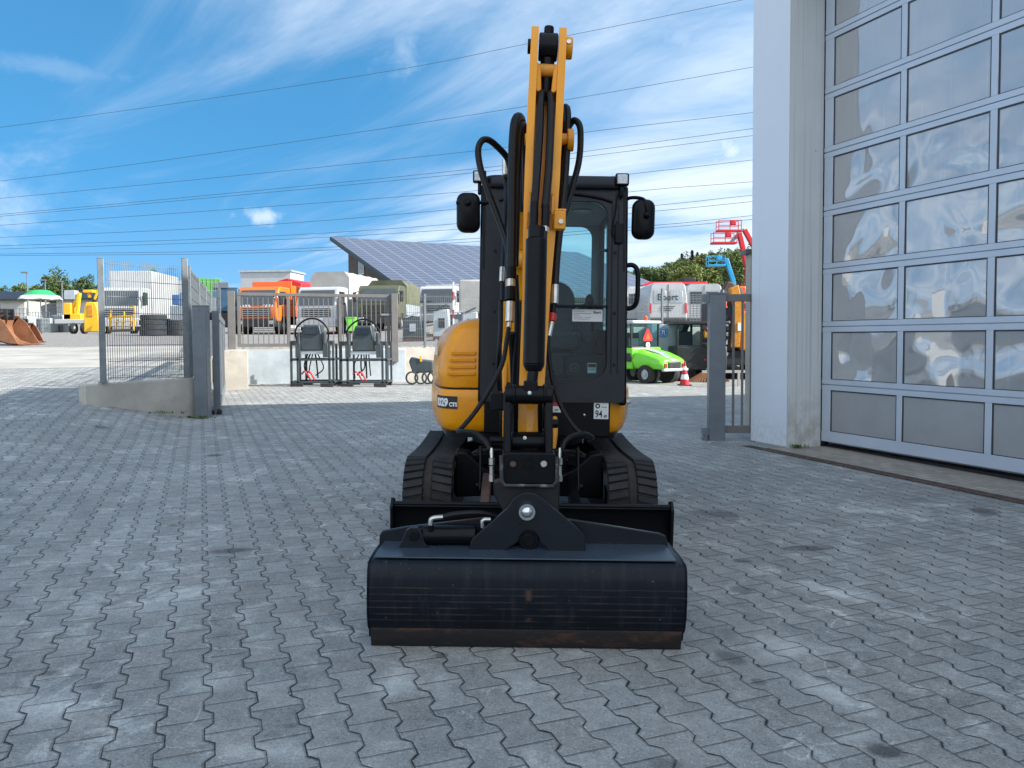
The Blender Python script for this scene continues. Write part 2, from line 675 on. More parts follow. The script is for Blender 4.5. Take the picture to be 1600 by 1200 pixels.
    def blob(px_, py_, wx, wy, ang_=0.0):
        r_ = ray(px_, py_)
        k_ = -H / r_.z
        c_ = Vector((r_.x * k_, r_.y * k_, 0))
        sx_ = wx / F * c_.y / 2
        dyy = c_.y * c_.y * (wy / F) / H / 2
        xx = T.m('SUBTRACT', sep_[0], c_.x)
        yy = T.m('SUBTRACT', sep_[1], c_.y)
        ca_, sa_ = math.cos(ang_), math.sin(ang_)
        x2 = T.m('DIVIDE', T.m('ADD', T.m('MULTIPLY', xx, ca_), T.m('MULTIPLY', yy, sa_)), sx_)
        y2 = T.m('DIVIDE', T.m('ADD', T.m('MULTIPLY', xx, -sa_), T.m('MULTIPLY', yy, ca_)), dyy)
        return T.m('SQRT', T.m('ADD', T.m('MULTIPLY', x2, x2), T.m('MULTIPLY', y2, y2)))

    for (px_, py_, wx, wy, an, am) in ((1383, 1163, 62, 24, -0.2, 0.75), (1262, 848, 78, 9, 0.1, 0.6), (1122, 797, 84, 12, -0.3, 0.45), (1142, 1022, 40, 26, 0.4, 0.55),
                                       (1157, 915, 40, 13, 0, 0.5), (1185, 1058, 26, 12, 0, 0.5), (1040, 1190, 60, 22, 0, 0.4), (158, 700, 24, 4, 0, 0.55), (1160, 870, 34, 7, 0, 0.5),
                                       (1286, 1050, 30, 8, 0, 0.35), (690, 1026, 24, 8, 0, 0.5), (1480, 960, 50, 9, 0, 0.3), (455, 1140, 26, 10, 0, 0.3), (700, 985, 90, 26, 0, 0.2)):
        dd = T.m('ADD', blob(px_, py_, wx, wy, an), T.m('MULTIPLY', edge_n, 0.35))
        spot = T.m('MAXIMUM', spot, T.m('MULTIPLY', T.ss(dd, 1.25, 0.55), am / 0.62))
    pale = None
    for (px_, py_, wx, wy, an, am) in ((1365, 787, 150, 12, 0.0, 0.8), (1462, 776, 70, 6, 0.0, 0.9), (1345, 735, 60, 8, 0, 0.5), (1300, 915, 170, 22, -0.5, 0.9), (1225, 1000, 130, 60, 0.9, 0.8),
                                       (1290, 1070, 190, 34, -1.1, 0.9), (1330, 1140, 120, 24, 0.3, 0.6), (620, 1075, 90, 50, 0, 0.9), (60, 1120, 200, 60, 0, 0.9), (320, 1075, 120, 40, 0, 0.7), (420, 1180, 200, 40, 0, 0.8), (180, 960, 260, 30, 0, 0.5)):
        dd = T.m('ADD', blob(px_, py_, wx, wy, an), T.m('ADD', edge_n, edge_f))
        g_ = T.m('MULTIPLY', T.ss(dd, 1.25, 0.10), am)
        pale = g_ if pale is None else T.m('MAXIMUM', pale, g_)
    val = T.m('ADD', val, T.m('MULTIPLY', pale, 0.19))
    # thin scratches left by machines
    wv1 = T.noise(pos, 1.6, 2, 0.5)
    for an_, sc2, th_ in ((0.5, 1.9, 0.012), (-0.9, 1.4, 0.010), (1.5, 1.1, 0.010)):
        u_ = T.m('ADD', T.m('MULTIPLY', sep_[0], math.cos(an_) * sc2), T.m('ADD', T.m('MULTIPLY', sep_[1], math.sin(an_) * sc2), T.m('MULTIPLY', wv1, 1.6)))
        f_ = T.m('ABSOLUTE', T.m('SUBTRACT', T.m('FRACT', u_), 0.5))
        ln_ = T.ss(f_, th_, 0.0)
        gate_ = T.ss(T.noise(T.vm('MULTIPLY', pos, (1.0, 1.0, 1.0)), 1.1 + an_ * 0.2, 3, 0.6), 0.52, 0.60)
        val = T.m('ADD', val, T.m('MULTIPLY', T.m('MULTIPLY', ln_, gate_), T.m('MULTIPLY', T.ss(speck, 0.35, 0.6), 0.20)))
    val = T.m('MULTIPLY', val, T.m('SUBTRACT', 1, T.m('MULTIPLY', spot, 0.55)))
    val = T.m('MAXIMUM', val, 0.03)
    tint = T.mix(r3, (1.0, 0.985, 0.93), (0.975, 1.0, 0.965))
    col = T.vm('MULTIPLY', tint, T.comb(val, val, val))
    # rust-brown joints here and there, dark sand in the rest
    jc = T.mix(T.ss(T.noise(pos, 1.3, 3), 0.5, 0.7), (0.018, 0.019, 0.022), (0.05, 0.042, 0.032))
    col = T.mix(joint, col, jc)
    T.put(b.inputs['Base Color'], col)
    T.put(b.inputs['Roughness'], T.m('ADD', 0.62, T.m('MULTIPLY', mid, 0.22)))
    b.inputs['Specular IOR Level'].default_value = 0.42
    # relief
    tilt = T.m('MULTIPLY', T.m('SUBTRACT', r1, 0.5), T.m('SUBTRACT', ph, 0.5))
    hgt = T.m('ADD', T.m('MULTIPLY', edge, 0.006), T.m('MULTIPLY', speck, 0.0022))
    hgt = T.m('ADD', hgt, T.m('MULTIPLY', mid, 0.0025))
    hgt = T.m('ADD', hgt, T.m('MULTIPLY', tilt, 0.005))
    hgt = T.m('ADD', hgt, T.m('MULTIPLY', T.m('ADD', r2, 0.0), 0.0022))
    nd = T.new('ShaderNodeBump')
    nd.inputs['Strength'].default_value = 0.9
    nd.inputs['Distance'].default_value = 1.0
    T.put(nd.inputs['Height'], hgt)
    T.l.new(nd.outputs[0], b.inputs['Normal'])
    return m_


def grid_ab(name, a0, a1, na, b0, b1, nb, material, keep=None, dz=0.0, zfun=None):
    """a sheet of ground laid out in the building's axes"""
    zfun = zfun or gz
    vs, idx = [], {}
    aa = [a0 + (a1 - a0) * i / na for i in range(na + 1)]
    bs = [b0 + (b1 - b0) * j / nb for j in range(nb + 1)]
    mb = MB()
    for i, a in enumerate(aa):
        for j, b_ in enumerate(bs):
            x, y = AB(a, b_)
            idx[(i, j)] = len(vs)
            vs.append((x, y, zfun(x, y) + dz))
    fs = []
    for i in range(na):
        for j in range(nb):
            x, y = AB((aa[i] + aa[i + 1]) / 2, (bs[j] + bs[j + 1]) / 2)
            if keep and not keep(x, y):
                continue
            fs.append((idx[(i, j)], idx[(i + 1, j)], idx[(i + 1, j + 1)], idx[(i, j + 1)]))
    mb.add(vs, fs)
    return mb.build(name, material, None, ang=80)


M_PAVE = paver_mat()
M_ASPH = mat('worn_yard_concrete', (0.33, 0.315, 0.285), 0.85, 0, 0.22, 0.5, 0.4, 40, dirt=0.5, dcol=(0.2, 0.19, 0.175))
M_GRAV = mat('grey_gravel', (0.20, 0.19, 0.18), 0.95, 0, 0.35, 9, 0.8, 30, dirt=0.6, dcol=(0.09, 0.085, 0.08))
M_FIELD = mat('far_ground', (0.10, 0.11, 0.06), 0.95, 0, 0.3, 0.02, 0.0)
M_CONC = mat('cast_concrete', (0.40, 0.37, 0.32), 0.85, 0, 0.14, 1.6, 0.25, 45, dirt=0.45, dcol=(0.23, 0.20, 0.16))
M_GALV = mat('galvanised_steel', (0.17, 0.19, 0.20), 0.5, 0.4, 0.15, 9, 0, 0)
M_DGREY = mat('grey_blue_paint', (0.115, 0.135, 0.155), 0.38, 0, 0.10, 5, 0, 0, coat=0.15)
M_GATE = mat('taupe_gate_paint', (0.125, 0.118, 0.112), 0.45, 0, 0.08, 5)
M_BLACK = mat('black_rubber', (0.012, 0.012, 0.014), 0.65, 0, 0.3, 12)

struct(grid_ab('paved_yard', -9.0, AW, 120, -22, 40, 200, M_PAVE,
               keep=lambda x, y: side_of(x, y) > -20 and not (side_of(x, y) < -0.1 and x * UX + y * UY > 18.7)))
struct(grid_ab('concrete_ramp', 18.55, 29, 30, -60, 3, 90, M_ASPH, keep=lambda x, y: side_of(x, y) < 0.15, dz=0.004))
struct(grid_ab('gravel_yard', AW, 150, 110, -70, 90, 120, M_GRAV, keep=lambda x, y: True, dz=-0.006))
# country beyond the yard
fm = MB()
ring_r = [120, 260, 600, 1500, 5000]
N_ = 48
vs, fs = [], []
for r_ in ring_r:
    for i in range(N_):
        t_ = 2 * PI * i / N_
        vs.append((r_ * math.sin(t_), r_ * math.cos(t_), 0.6 if r_ < 200 else 1.6))
for k in range(len(ring_r) - 1):
    for i in range(N_):
        j = (i + 1) % N_
        fs.append((k * N_ + i, k * N_ + j, (k + 1) * N_ + j, (k + 1) * N_ + i))
fm.add(vs, fs)
# near part under and behind the camera, below the paving
fm.add([(-125, -125, -0.6), (125, -125, -0.6), (125, 125, 0.2), (-125, 125, 0.2)], [(0, 1, 2, 3)])
struct(fm.build('ground', M_FIELD))

# ================================================================ the hall on the right
def clad_mat():
    m_, T, b = base_mat('white_cladding')
    pos = T.new('ShaderNodeNewGeometry').outputs['Position']
    x, y, z = T.sep(pos)
    st = T.noise(T.vm('MULTIPLY', pos, (22, 22, 0.35)), 1.0, 4, 0.65)
    n = T.noise(pos, 1.3, 5, 0.6)
    c = T.mix(n, (0.60, 0.65, 0.71), (0.68, 0.73, 0.79))
    c = T.mix(T.m('MULTIPLY', T.ss(st, 0.56, 0.78), 0.30), c, (0.42, 0.44, 0.45))
    sp = T.m('MULTIPLY', T.ss(z, 0.42, 0.0), T.ss(T.noise(pos, 16, 5, 0.75), 0.36, 0.66))
    c = T.mix(T.m('MULTIPLY', sp, 0.35), c, (0.34, 0.33, 0.30))
    sc_ = T.ss(T.noise(T.vm('MULTIPLY', pos, (9, 9, 60)), 1.0, 3, 0.6), 0.70, 0.76)
    c = T.mix(T.m('MULTIPLY', sc_, 0.25), c, (0.35, 0.36, 0.37))
    T.put(b.inputs['Base Color'], c)
    T.put(b.inputs['Roughness'], T.m('ADD', 0.28, T.m('MULTIPLY', n, 0.25)))
    return m_


M_CLAD = clad_mat()
M_FRAME = mat('door_frame_paint', (0.47, 0.53, 0.61), 0.34, 0.15, 0.04, 2.0, 0, 0)
M_PANEL = mat('satin_door_panel', (0.31, 0.32, 0.33), 0.32, 0.1, 0.08, 1.2, 0, 0, dirt=0.25, dcol=(0.24, 0.235, 0.225))


def pillar_mat():
    m_, T, b = base_mat('board_marked_concrete')
    pos = T.new('ShaderNodeNewGeometry').outputs['Position']
    x, y, z = T.sep(pos)
    n = T.noise(pos, 2.2, 6, 0.65)
    q = T.dot(pos, (VX, VY, 0))
    lines = T.noise(T.comb(T.m('MULTIPLY', q, 30), 0.0, T.m('MULTIPLY', z, 0.25)), 1.0, 3, 0.6)
    c = T.mix(n, (0.52, 0.54, 0.54), (0.64, 0.65, 0.65))
    c = T.mix(T.m('MULTIPLY', T.ss(lines, 0.5, 0.68), 0.4), c, (0.30, 0.29, 0.27))
    pits = T.ss(T.noise(pos, 22, 3, 0.6), 0.70, 0.76)
    c = T.mix(T.m('MULTIPLY', pits, 0.7), c, (0.14, 0.13, 0.12))
    low = T.m('MULTIPLY', T.ss(z, 0.8, 0.0), T.ss(T.noise(pos, 7, 5, 0.7), 0.35, 0.65))
    c = T.mix(T.m('MULTIPLY', low, 0.6), c, (0.30, 0.26, 0.20))
    T.put(b.inputs['Base Color'], c)
    b.inputs['Roughness'].default_value = 0.8
    T.put(b.inputs['Normal'], T.bump(T.m('ADD', lines, T.m('MULTIPLY', n, 0.5)), 0.35, 0.01))
    return m_


def pane_mat():
    """clear acrylic double panes over a dark hall: mirror-like, warped by heat"""
    m_, T, b = base_mat('warped_acrylic_pane')
    pos = T.new('ShaderNodeNewGeometry').outputs['Position']
    z = T.sep(pos)[2]
    n = T.noise(pos, 1.55, 1, 0.3, 0.35)
    drips = T.noise(T.vm('MULTIPLY', pos, (26, 26, 0.9)), 1.0, 3, 0.6)
    c = T.mix(T.m('MULTIPLY', T.ss(drips, 0.55, 0.8), 0.35), (0.33, 0.335, 0.34), (0.47, 0.48, 0.49))
    T.put(b.inputs['Base Color'], c)
    b.inputs['Roughness'].default_value = 0.05
    b.inputs['IOR'].default_value = 2.5
    b.inputs['Specular IOR Level'].default_value = 0.7
    T.put(b.inputs['Specular Tint'], (0.97, 0.98, 1.0))
    nd = T.new('ShaderNodeBump')
    nd.inputs['Strength'].default_value = 1.0
    nd.inputs['Distance'].default_value = 1.0
    hz = T.m('MULTIPLY', n, T.ss(z, 3.8, 2.7))
    T.put(nd.inputs['Height'], T.m('ADD', T.m('MULTIPLY', hz, 0.17), T.m('MULTIPLY', n, 0.010)))
    T.l.new(nd.outputs[0], b.inputs['Normal'])
    return m_


M_PIL = pillar_mat()
M_PANE = pane_mat()
RZ_AB = math.atan2(UY, UX) - PI / 2     # local Y = u, local X = v
HALL_H = 7.5
hx_, hy_ = AB(7.6, 6.25)
hall = thing('service_hall', 'white service hall with a tall glazed sectional door beside a concrete pillar', 'building', (hx_, hy_, 0), RZ_AB)
# local frame: X = v (into the hall), Y = u (away), origin at the front far corner
HB = MB()
HB.bb(0.72, 22, -0.06, -34, 0 - 0.2, HALL_H - 0.2)
HB.bb(0.50, 0.72, -0.62, -34, 5.45, HALL_H - 0.2)
HB.bb(0.0, 0.72, -0.605, -34, 5.62, HALL_H - 0.2)
HB.bb(0.0, 0.715, -5.9, -6.6, -0.2, 5.60)
HB.build('wall', M_CLAD, hall, 0.01)
HP = MB().bb(0.004, 0.53, -0.60, -0.04, -0.2, 5.615)
HP.build('pillar', M_PIL, hall, 0.012)
MB().bb(-0.006, 0.0, -0.604, 0.0, -0.045, HALL_H - 0.25).bb(-0.006, 0.05, 0.0, 0.02, -0.045, HALL_H - 0.25).build('corner_cladding', M_CLAD, hall, 0.002)
MB().bb(-0.03, 22.1, 0.03, -34.1, HALL_H - 0.2, HALL_H).build('roof', M_FRAME, hall, 0.01)
MB().bb(0.50, 0.60, -0.602, -0.622, -0.1, 5.5).bb(0.56, 0.75, -0.602, -5.9, -0.12, -0.052).build('door_seal', M_BLACK, hall)
# sectional door at local x 0.5
dj = [-0.0, 0.668, 1.34, 2.01, 2.68, 3.35, 4.02, 4.69, 5.36]
y_edge = -(7.6 - 6.987)
xs0 = 0.50
DF = MB()
panes = []
yl = [y_edge]
yy = y_edge - 0.134
cols = []
for c_ in range(5):
    cols.append((yy, yy - 0.913))
    yy -= 0.913 + 0.068
yend = cols[-1][1] - 0.134
for r_ in range(8):
    z0, z1 = dj[r_] + (0.004 if r_ else 0.0), dj[r_ + 1] - 0.004
    lo = 0.125 if r_ == 0 else 0.058
    hi = 0.058
    DF.bb(xs0, xs0 + 0.045, y_edge, yend, z0, z0 + lo)
    DF.bb(xs0, xs0 + 0.045, y_edge, yend, z1 - hi, z1)
    prev = y_edge
    for (ya, yb) in cols + [(yend, None)]:
        DF.bb(xs0 + 0.0004, xs0 + 0.045, prev, ya, z0 + lo, z1 - hi)
        prev = yb
    for (ya, yb) in cols:
        panes.append((r_, ya, yb, z0 + lo, z1 - hi))
DF.bb(xs0 + 0.02, xs0 + 0.06, y_edge, yend, 0.002, 5.35)
door = DF.build('sectional_door', M_FRAME, hall, 0.0025, seg=1)
M_GASK = mat('dark_gasket', (0.03, 0.032, 0.04), 0.5)
gk = MB()
for (r_, ya, yb, z0, z1) in panes:
    w_ = 0.012
    gk.bb(xs0 + 0.006, xs0 + 0.019, ya, ya - w_, z0, z1).bb(xs0 + 0.006, xs0 + 0.019, yb + w_, yb, z0, z1)
    gk.bb(xs0 + 0.006, xs0 + 0.019, ya - w_, yb + w_, z1 - w_, z1).bb(xs0 + 0.006, xs0 + 0.019, ya - w_, yb + w_, z0, z0 + w_ * 0.6)
gk.build('gasket', M_GASK, door)
rng = random.Random(4)
for (r_, ya, yb, z0, z1) in panes:
    pm = MB()
    pm.bb(xs0 + 0.014, xs0 + 0.018, ya - 0.01, yb + 0.01, z0 + 0.005, z1 - 0.01)
    if r_ == 0:
        pm.build('filled_panel', M_PANEL, door)
    else:
        pm.build('door_pane', M_PANE, door)

# strip of small setts between the drain and the door, and the drain itself


def sett_mat():
    m_, T, b = base_mat('brown_setts')
    pos = T.new('ShaderNodeNewGeometry').outputs['Position']
    p = T.dot(pos, (UX, UY, 0))
    q = T.dot(pos, (VX, VY, 0))
    br = T.new('ShaderNodeTexBrick')
    T.put(br.inputs['Vector'], T.comb(p, q))
    br.inputs['Scale'].default_value = 1.0
    br.inputs['Brick Width'].default_value = 0.2
    br.inputs['Row Height'].default_value = 0.1
    br.inputs['Mortar Size'].default_value = 0.004
    br.inputs['Color1'].default_value = (0.27, 0.24, 0.205, 1)
    br.inputs['Color2'].default_value = (0.38, 0.34, 0.29, 1)
    br.inputs['Mortar'].default_value = (0.07, 0.06, 0.05, 1)
    n = T.noise(pos, 5, 5, 0.7)
    c = T.mix(T.ss(n, 0.4, 0.75), br.outputs[0], (0.24, 0.215, 0.19))
    T.put(b.inputs['Base Color'], c)
    b.inputs['Roughness'].default_value = 0.85
    T.put(b.inputs['Normal'], T.bump(T.m('SUBTRACT', n, br.outputs['Fac']), 0.4, 0.01))
    return m_


def lowz_ab(x, y):
    return lowz(x, y)


struct(grid_ab('sett_strip', -9, 7.02, 40, 5.98, 7.0, 6, sett_mat(), dz=0.004))
M_RUST = mat('rusty_iron', (0.11, 0.075, 0.062), 0.8, 0.2, 0.35, 14, 0.5, 60)
dr = MB()
nseg = 32
for i in range(nseg):
    a0, a1 = -9 + i * 0.5, -9 + i * 0.5 + 0.497
    if a1 > 7.3:
        a1 = 7.3
    x0, y0 = AB(a0, 5.92)
    x1, y1 = AB(a1, 5.92)
    z0, z1 = lowz(x0, y0) + 0.006, lowz(x1, y1) + 0.006
    for k in (-0.055, 0.055):
        dr.bar((x0 + VX * k, y0 + VY * k, z0), (x1 + VX * k, y1 + VY * k, z1), 0.02, 0.012)
    n_ = 12
    for j in range(n_):
        t_ = (j + 0.5) / n_
        xx, yy_, zz = x0 + (x1 - x0) * t_, y0 + (y1 - y0) * t_, z0 + (z1 - z0) * t_
        dr.bar((xx - VX * 0.046, yy_ - VY * 0.046, zz), (xx + VX * 0.046, yy_ + VY * 0.046, zz), 0.022, 0.010)
drain = dr.build('drain_channel', M_RUST)
tag(drain, 'rusty slotted drain channel running along the ground before the hall door', 'drain')
struct(grid_ab('drain_bed', -9, 7.3, 30, 5.85, 5.99, 1, M_BLACK, dz=0.003))


# ================================================================ near fences and gates
def rod_mesh(mb, p0, p1, z0, z1, dv=0.05, dh=0.2, t=0.0045, mi=0, z0b=None, z1b=None):
    """double-rod mesh panel between two ground points"""
    p0, p1 = Vector(p0), Vector(p1)
    d = (p1 - p0)
    d.z = 0
    L = d.length
    d.normalize()
    nrm = Vector((-d.y, d.x, 0))
    n = max(1, int(L / dv))
    rz_ = math.atan2(d.y, d.x)
    for i in range(n + 1):
        c = p0 + d * (L * i / n)
        mb.box((c.x, c.y, (z0 + z1) / 2 + 0.012), (t, t, z1 - z0 + 0.05), (0, 0, rz_), mi)
    k = int((z1 - z0) / dh)
    for j in range(k + 1):
        z = z0 + 0.02 + (z1 - z0 - 0.04) * j / k
        for s_ in (-1, 1):
            c = (p0 + p1) / 2 + nrm * s_ * t
            mb.box((c.x, c.y, z), (L, t, t * 1.3), (0, 0, rz_), mi)


# diagonal piece with the low wall
A0 = on(300, 11.4)
A1 = Vector((-5.70, 10.15, gz(-5.70, 10.15)))
lw = MB()
dv_ = Vector((A1.x - A0.x, A1.y - A0.y, 0)).normalized()
nn = Vector((-dv_.y, dv_.x, 0)) * 0.1
lw.prism([Vector((A0.x, A0.y, -0.3)) - nn, Vector((A1.x, A1.y, -0.3)) - nn, Vector((A1.x, A1.y, 0.64)) - nn, Vector((A0.x, A0.y, 0.665)) - nn], nn * 2)
low_wall = lw.build('low_concrete_wall', M_CONC, None, 0.012)
tag(low_wall, 'low pale concrete wall carrying the mesh fence panel left of the gate post', 'wall')
ft = thing('mesh_fence', 'grey double-rod mesh fence panel standing on the low concrete wall at left', 'fence', (A0.x, A0.y, 0.66))
ti = Matrix.Translation((-A0.x, -A0.y, -0.66))
pL = P(159, 500, 10.30)
fp = MB()
rod_mesh(fp, (A0.x - 0.10, A0.y - 0.06, 0), (pL.x + 0.05, pL.y + 0.04, 0), 0.70, 2.28, 0.033, 0.2, 0.0058)
fp.build('mesh_panel', M_GALV, ft, smooth=False, inv=ti)
for (x_, y_, zt) in ((pL.x, pL.y, 2.32), (A0.x - 0.07, A0.y - 0.02, 2.42)):
    MB().box((x_, y_, (0.655 + zt) / 2), (0.08, 0.06, zt - 0.655), (0, 0, 0.5)).box((x_, y_, zt + 0.004), (0.085, 0.065, 0.012), (0, 0, 0.5)).box((x_, y_, 0.668), (0.13, 0.12, 0.012), (0, 0, 0.5)).build('post', M_GALV, ft, 0.006, inv=ti)
# small blue notice on the wall
sg = MB()
c_ = A0 + (A1 - A0) * 0.12
sg.box((c_.x + nn.x * -1.06, c_.y + nn.y * -1.06, 0.56), (0.17, 0.012, 0.11), (0, 0, math.atan2(dv_.y, dv_.x)))
M_SIGNB = mat('faded_blue_notice', (0.30, 0.45, 0.60), 0.5, 0, 0.4, 20)
tag(sg.build('notice', M_SIGNB), 'small faded blue notice stuck on the end of the low concrete wall', 'sign')

# receding fence along the raised ramp
rf = thing('boundary_fence', 'grey mesh fence receding behind the gate post along the raised ramp', 'fence', (-4.9, 11.7, 0.4))
ti = Matrix.Translation((4.9, -11.7, -0.4))
n_post = 5
prev = None
for i in range(n_post):
    s_ = i * 2.4
    x_, y_ = -4.92 + WX * s_, 11.75 + WY * s_
    zb = gz(x_ - 0.3, y_) + 0.02
    MB().box((x_, y_, (zb + 2.36) / 2), (0.06, 0.06, 2.36 - zb), (0, 0, 0.3)).build('post', M_GALV, rf, 0.004, inv=ti)
    if prev:
        m_ = MB()
        rod_mesh(m_, (prev[0], prev[1], 0), (x_, y_, 0), zb + 0.1, 2.3, 0.05, 0.2, 0.005)
        m_.build('mesh_panel', M_GALV, rf, smooth=False, inv=ti)
    prev = (x_, y_)
# retaining wall of the ramp
rw = MB()
x0, y0 = -4.78, 11.55
x1, y1 = x0 + WX * 10.2, y0 + WY * 10.2
rw.prism([(x0, y0, -0.3), (x1, y1, -0.3), (x1, y1, 0.93), (x0, y0, 0.56)], (-0.18, -0.06, 0))
tag(rw.build('ramp_wall', M_CONC, None, 0.01), 'long concrete retaining wall of the ramp behind the sliding gate', 'wall')

# big gate post
gp = on(315.5, 11.3)
gt = thing('gate_post', 'broad blue-grey steel gate post at the end of the low concrete wall', 'post', (gp.x, gp.y, gp.z))
MB().bb(-0.1, 0.1, -0.08, 0.08, -0.05, 1.63).build('post_tube', M_DGREY, gt, 0.008)
MB().bb(-0.102, 0.102, -0.082, 0.082, 1.63, 1.645).build('post_cap', M_DGREY, gt, 0.002)
MB().sphere((0.0, -0.085, 1.58), 0.011).build('bolt', M_GALV, gt)
# sliding gate leaf behind it, seen almost edge-on
g0 = on(338, 11.7)
gl = thing('sliding_gate', 'open blue-grey barred sliding gate leaf standing edge-on behind the gate post', 'gate', (g0.x, g0.y, g0.z))
gd = Vector((WX - 0.012, WY, 0)).normalized()
GL = 6.6


def gpt(s_, z):
    return Vector((gd.x * s_, gd.y * s_, z))


m_ = MB()
m_.bar(gpt(0, 1.52), gpt(GL, 1.52), 0.08, 0.10).bar(gpt(0, 0.14), gpt(GL, 0.14), 0.09, 0.14)
for s_ in (0.0, GL / 3, GL * 2 / 3, GL):
    m_.bar(gpt(s_, 0.08), gpt(s_, 1.58), 0.1 if s_ == 0 else 0.07, 0.1, up=gd)
m_.build('gate_frame', M_DGREY, gl, 0.005)
m_ = MB()
k = int(GL / 0.12)
for i in range(1, k):
    m_.bar(gpt(i * GL / k, 0.21), gpt(i * GL / k, 1.47), 0.03, 0.03, up=gd)
m_.build('gate_bars', M_DGREY, gl, smooth=False)
MB().cyl((-0.13, 0.02, 1.50), (-0.03, 0.02, 1.50), 0.06).cyl((-0.13, -0.05, 0.04), (-0.03, -0.05, 0.04), 0.035).cyl((0.02, -0.05, 0.04), (0.08, -0.05, 0.04), 0.035).build('roller', M_BLACK, gl)

# right-hand gate post and the fixed barred panel up to the hall
gp2 = on(1119.5, 9.45)
g2 = thing('gate_post', 'tall blue-grey steel gate post beside the hall pillar', 'post', (gp2.x, gp2.y, gp2.z), 0.0)
MB().bb(-0.1, 0.1, -0.06, 0.06, -0.05, 1.80).build('post_tube', M_DGREY, g2, 0.008)
MB().bb(-0.104, 0.104, -0.064, 0.064, 1.80, 1.815).build('post_cap', M_DGREY, g2, 0.002)
MB().bb(-0.17, -0.1, -0.05, 0.05, 1.70, 1.80).bb(-0.17, -0.1, -0.05, 0.05, 0.07, 0.16).cyl((-0.14, -0.045, 0.03), (-0.14, 0.045, 0.03), 0.035).build('catch_bracket', M_DGREY, g2, 0.004)
pn = thing('barred_panel', 'narrow barred steel panel between the right gate post and the hall pillar', 'fence', (gp2.x + 0.1, gp2.y + 0.02, gp2.z))
w_ = 0.52
ml = MB()
ml.bb(0, w_, -0.025, 0.025, 1.71, 1.80).bb(0, w_, -0.03, 0.03, 0.09, 0.18).bb(w_ - 0.05, w_ - 0.005, -0.02, 0.02, 0.18, 1.71)
ml.build('panel_frame', M_GATE, pn, 0.004)
ml = MB()
for x_ in (0.115, 0.225, 0.335, 0.42):
    ml.bb(x_ - 0.013, x_ + 0.013, -0.013, 0.013, 0.18, 1.71)
ml.build('bars', M_GATE, pn, 0.002)
# slim concrete post with a steel cap behind the pillar
cp = on(1175, 10.6)
ct = thing('concrete_post', 'slim pale concrete post with a dark steel cap beside the hall corner', 'post', (cp.x + 0.02, cp.y, cp.z))
MB().bb(-0.085, 0.12, -0.1, 0.1, -0.1, 2.42).build('shaft', M_CONC, ct, 0.01)
MB().bb(-0.15, 0.16, -0.13, 0.13, 2.42, 2.48).build('cap', M_GATE, ct, 0.004)
# weeds at the foot of posts
M_LEAF = mat('leaf_green', (0.075, 0.12, 0.03), 0.6, 0, 0.4, 30)
for nm_, base, n_, sp, lab in (('weed', on(308, 11.05), 110, 0.22, 'low green weeds at the foot of the left gate post'),
                               ('weed', Vector((3.29, 8.80, lowz(3.3, 9))), 50, 0.10, 'small green weed growing at the foot of the hall pillar'),
                               ('weed', on(245, 10.75), 60, 0.35, 'thin moss and weeds along the foot of the low wall')):
    rng = random.Random(hash(lab) % 1000 if False else len(lab))
    w_ = MB()
    for i in range(n_):
        c = Vector((rng.gauss(0, sp * 0.5), rng.gauss(0, sp * 0.16) - 0.0, 0.0))
        h_ = rng.uniform(0.015, 0.055)
        t_ = rng.uniform(0, 2 * PI)
        d_ = Vector((math.cos(t_), math.sin(t_), 0)) * h_ * 0.7
        s_ = Vector((-d_.y, d_.x, 0)) * 0.35
        w_.quad(c, c + d_ * 0.5 + s_ + Vector((0, 0, h_ * 0.7)), c + d_ + Vector((0, 0, h_)), c + d_ * 0.5 - s_ + Vector((0, 0, h_ * 0.7)))
    o = w_.build(nm_, M_LEAF, None, smooth=False)
    o.location = base
    tag(o, lab, 'weed')
# ================================================================ the mini excavator
M_YEL = mat('excavator_yellow', (0.76, 0.295, 0.004), 0.28, 0, 0.05, 3.0, 0, 0, dirt=0.16, dcol=(0.34, 0.19, 0.07), coat=0.15, spec=0.35)
M_YELW = mat('worn_yellow', (0.55, 0.22, 0.015), 0.5, 0, 0.15, 12, 0.2, 40, dirt=0.65, dcol=(0.20, 0.11, 0.05))
M_BLK = mat('excavator_black', (0.0028, 0.0034, 0.0048), 0.33, 0, 0.25, 7, 0, 0, dirt=0.22, dcol=(0.014, 0.012, 0.010), spec=0.17)
M_CAB = mat('cab_charcoal', (0.007, 0.0095, 0.014), 0.32, 0, 0.12, 4, 0, 0, spec=0.28)
M_HOSE = mat('hydraulic_hose', (0.005, 0.005, 0.006), 0.40, 0, 0.3, 30, 0.3, 180, spec=0.25)
M_STEEL = mat('bright_fitting', (0.55, 0.53, 0.48), 0.32, 0.9, 0.15, 30)
M_CHROME = mat('chrome_pin', (0.62, 0.62, 0.63), 0.16, 1.0, 0.03, 4, rv=0.04)
M_TRACK = mat('dusty_track_rubber', (0.009, 0.009, 0.0095), 0.7, 0, 0.35, 8, 0.5, 50, dirt=0.6, dcol=(0.030, 0.026, 0.023))
M_TCEN = mat('track_cord_line', (0.022, 0.017, 0.014), 0.8, 0, 0.3, 20, 0.3, 60)
M_GLASS = glass_mat('cab_glass', (0.60, 0.82, 0.84), 0.015, 0.40)
M_SEAT = mat('seat_fabric', (0.05, 0.053, 0.058), 0.85, 0, 0.15, 30)
M_LINER = mat('grey_headliner', (0.16, 0.17, 0.18), 0.8, 0, 0.08, 10)
M_WHT = mat('white_sticker', (0.72, 0.72, 0.70), 0.5, 0, 0.03, 20)
M_INK = mat('black_ink', (0.012, 0.012, 0.014), 0.5)
M_RED = mat('red_plastic', (0.55, 0.02, 0.02), 0.4)
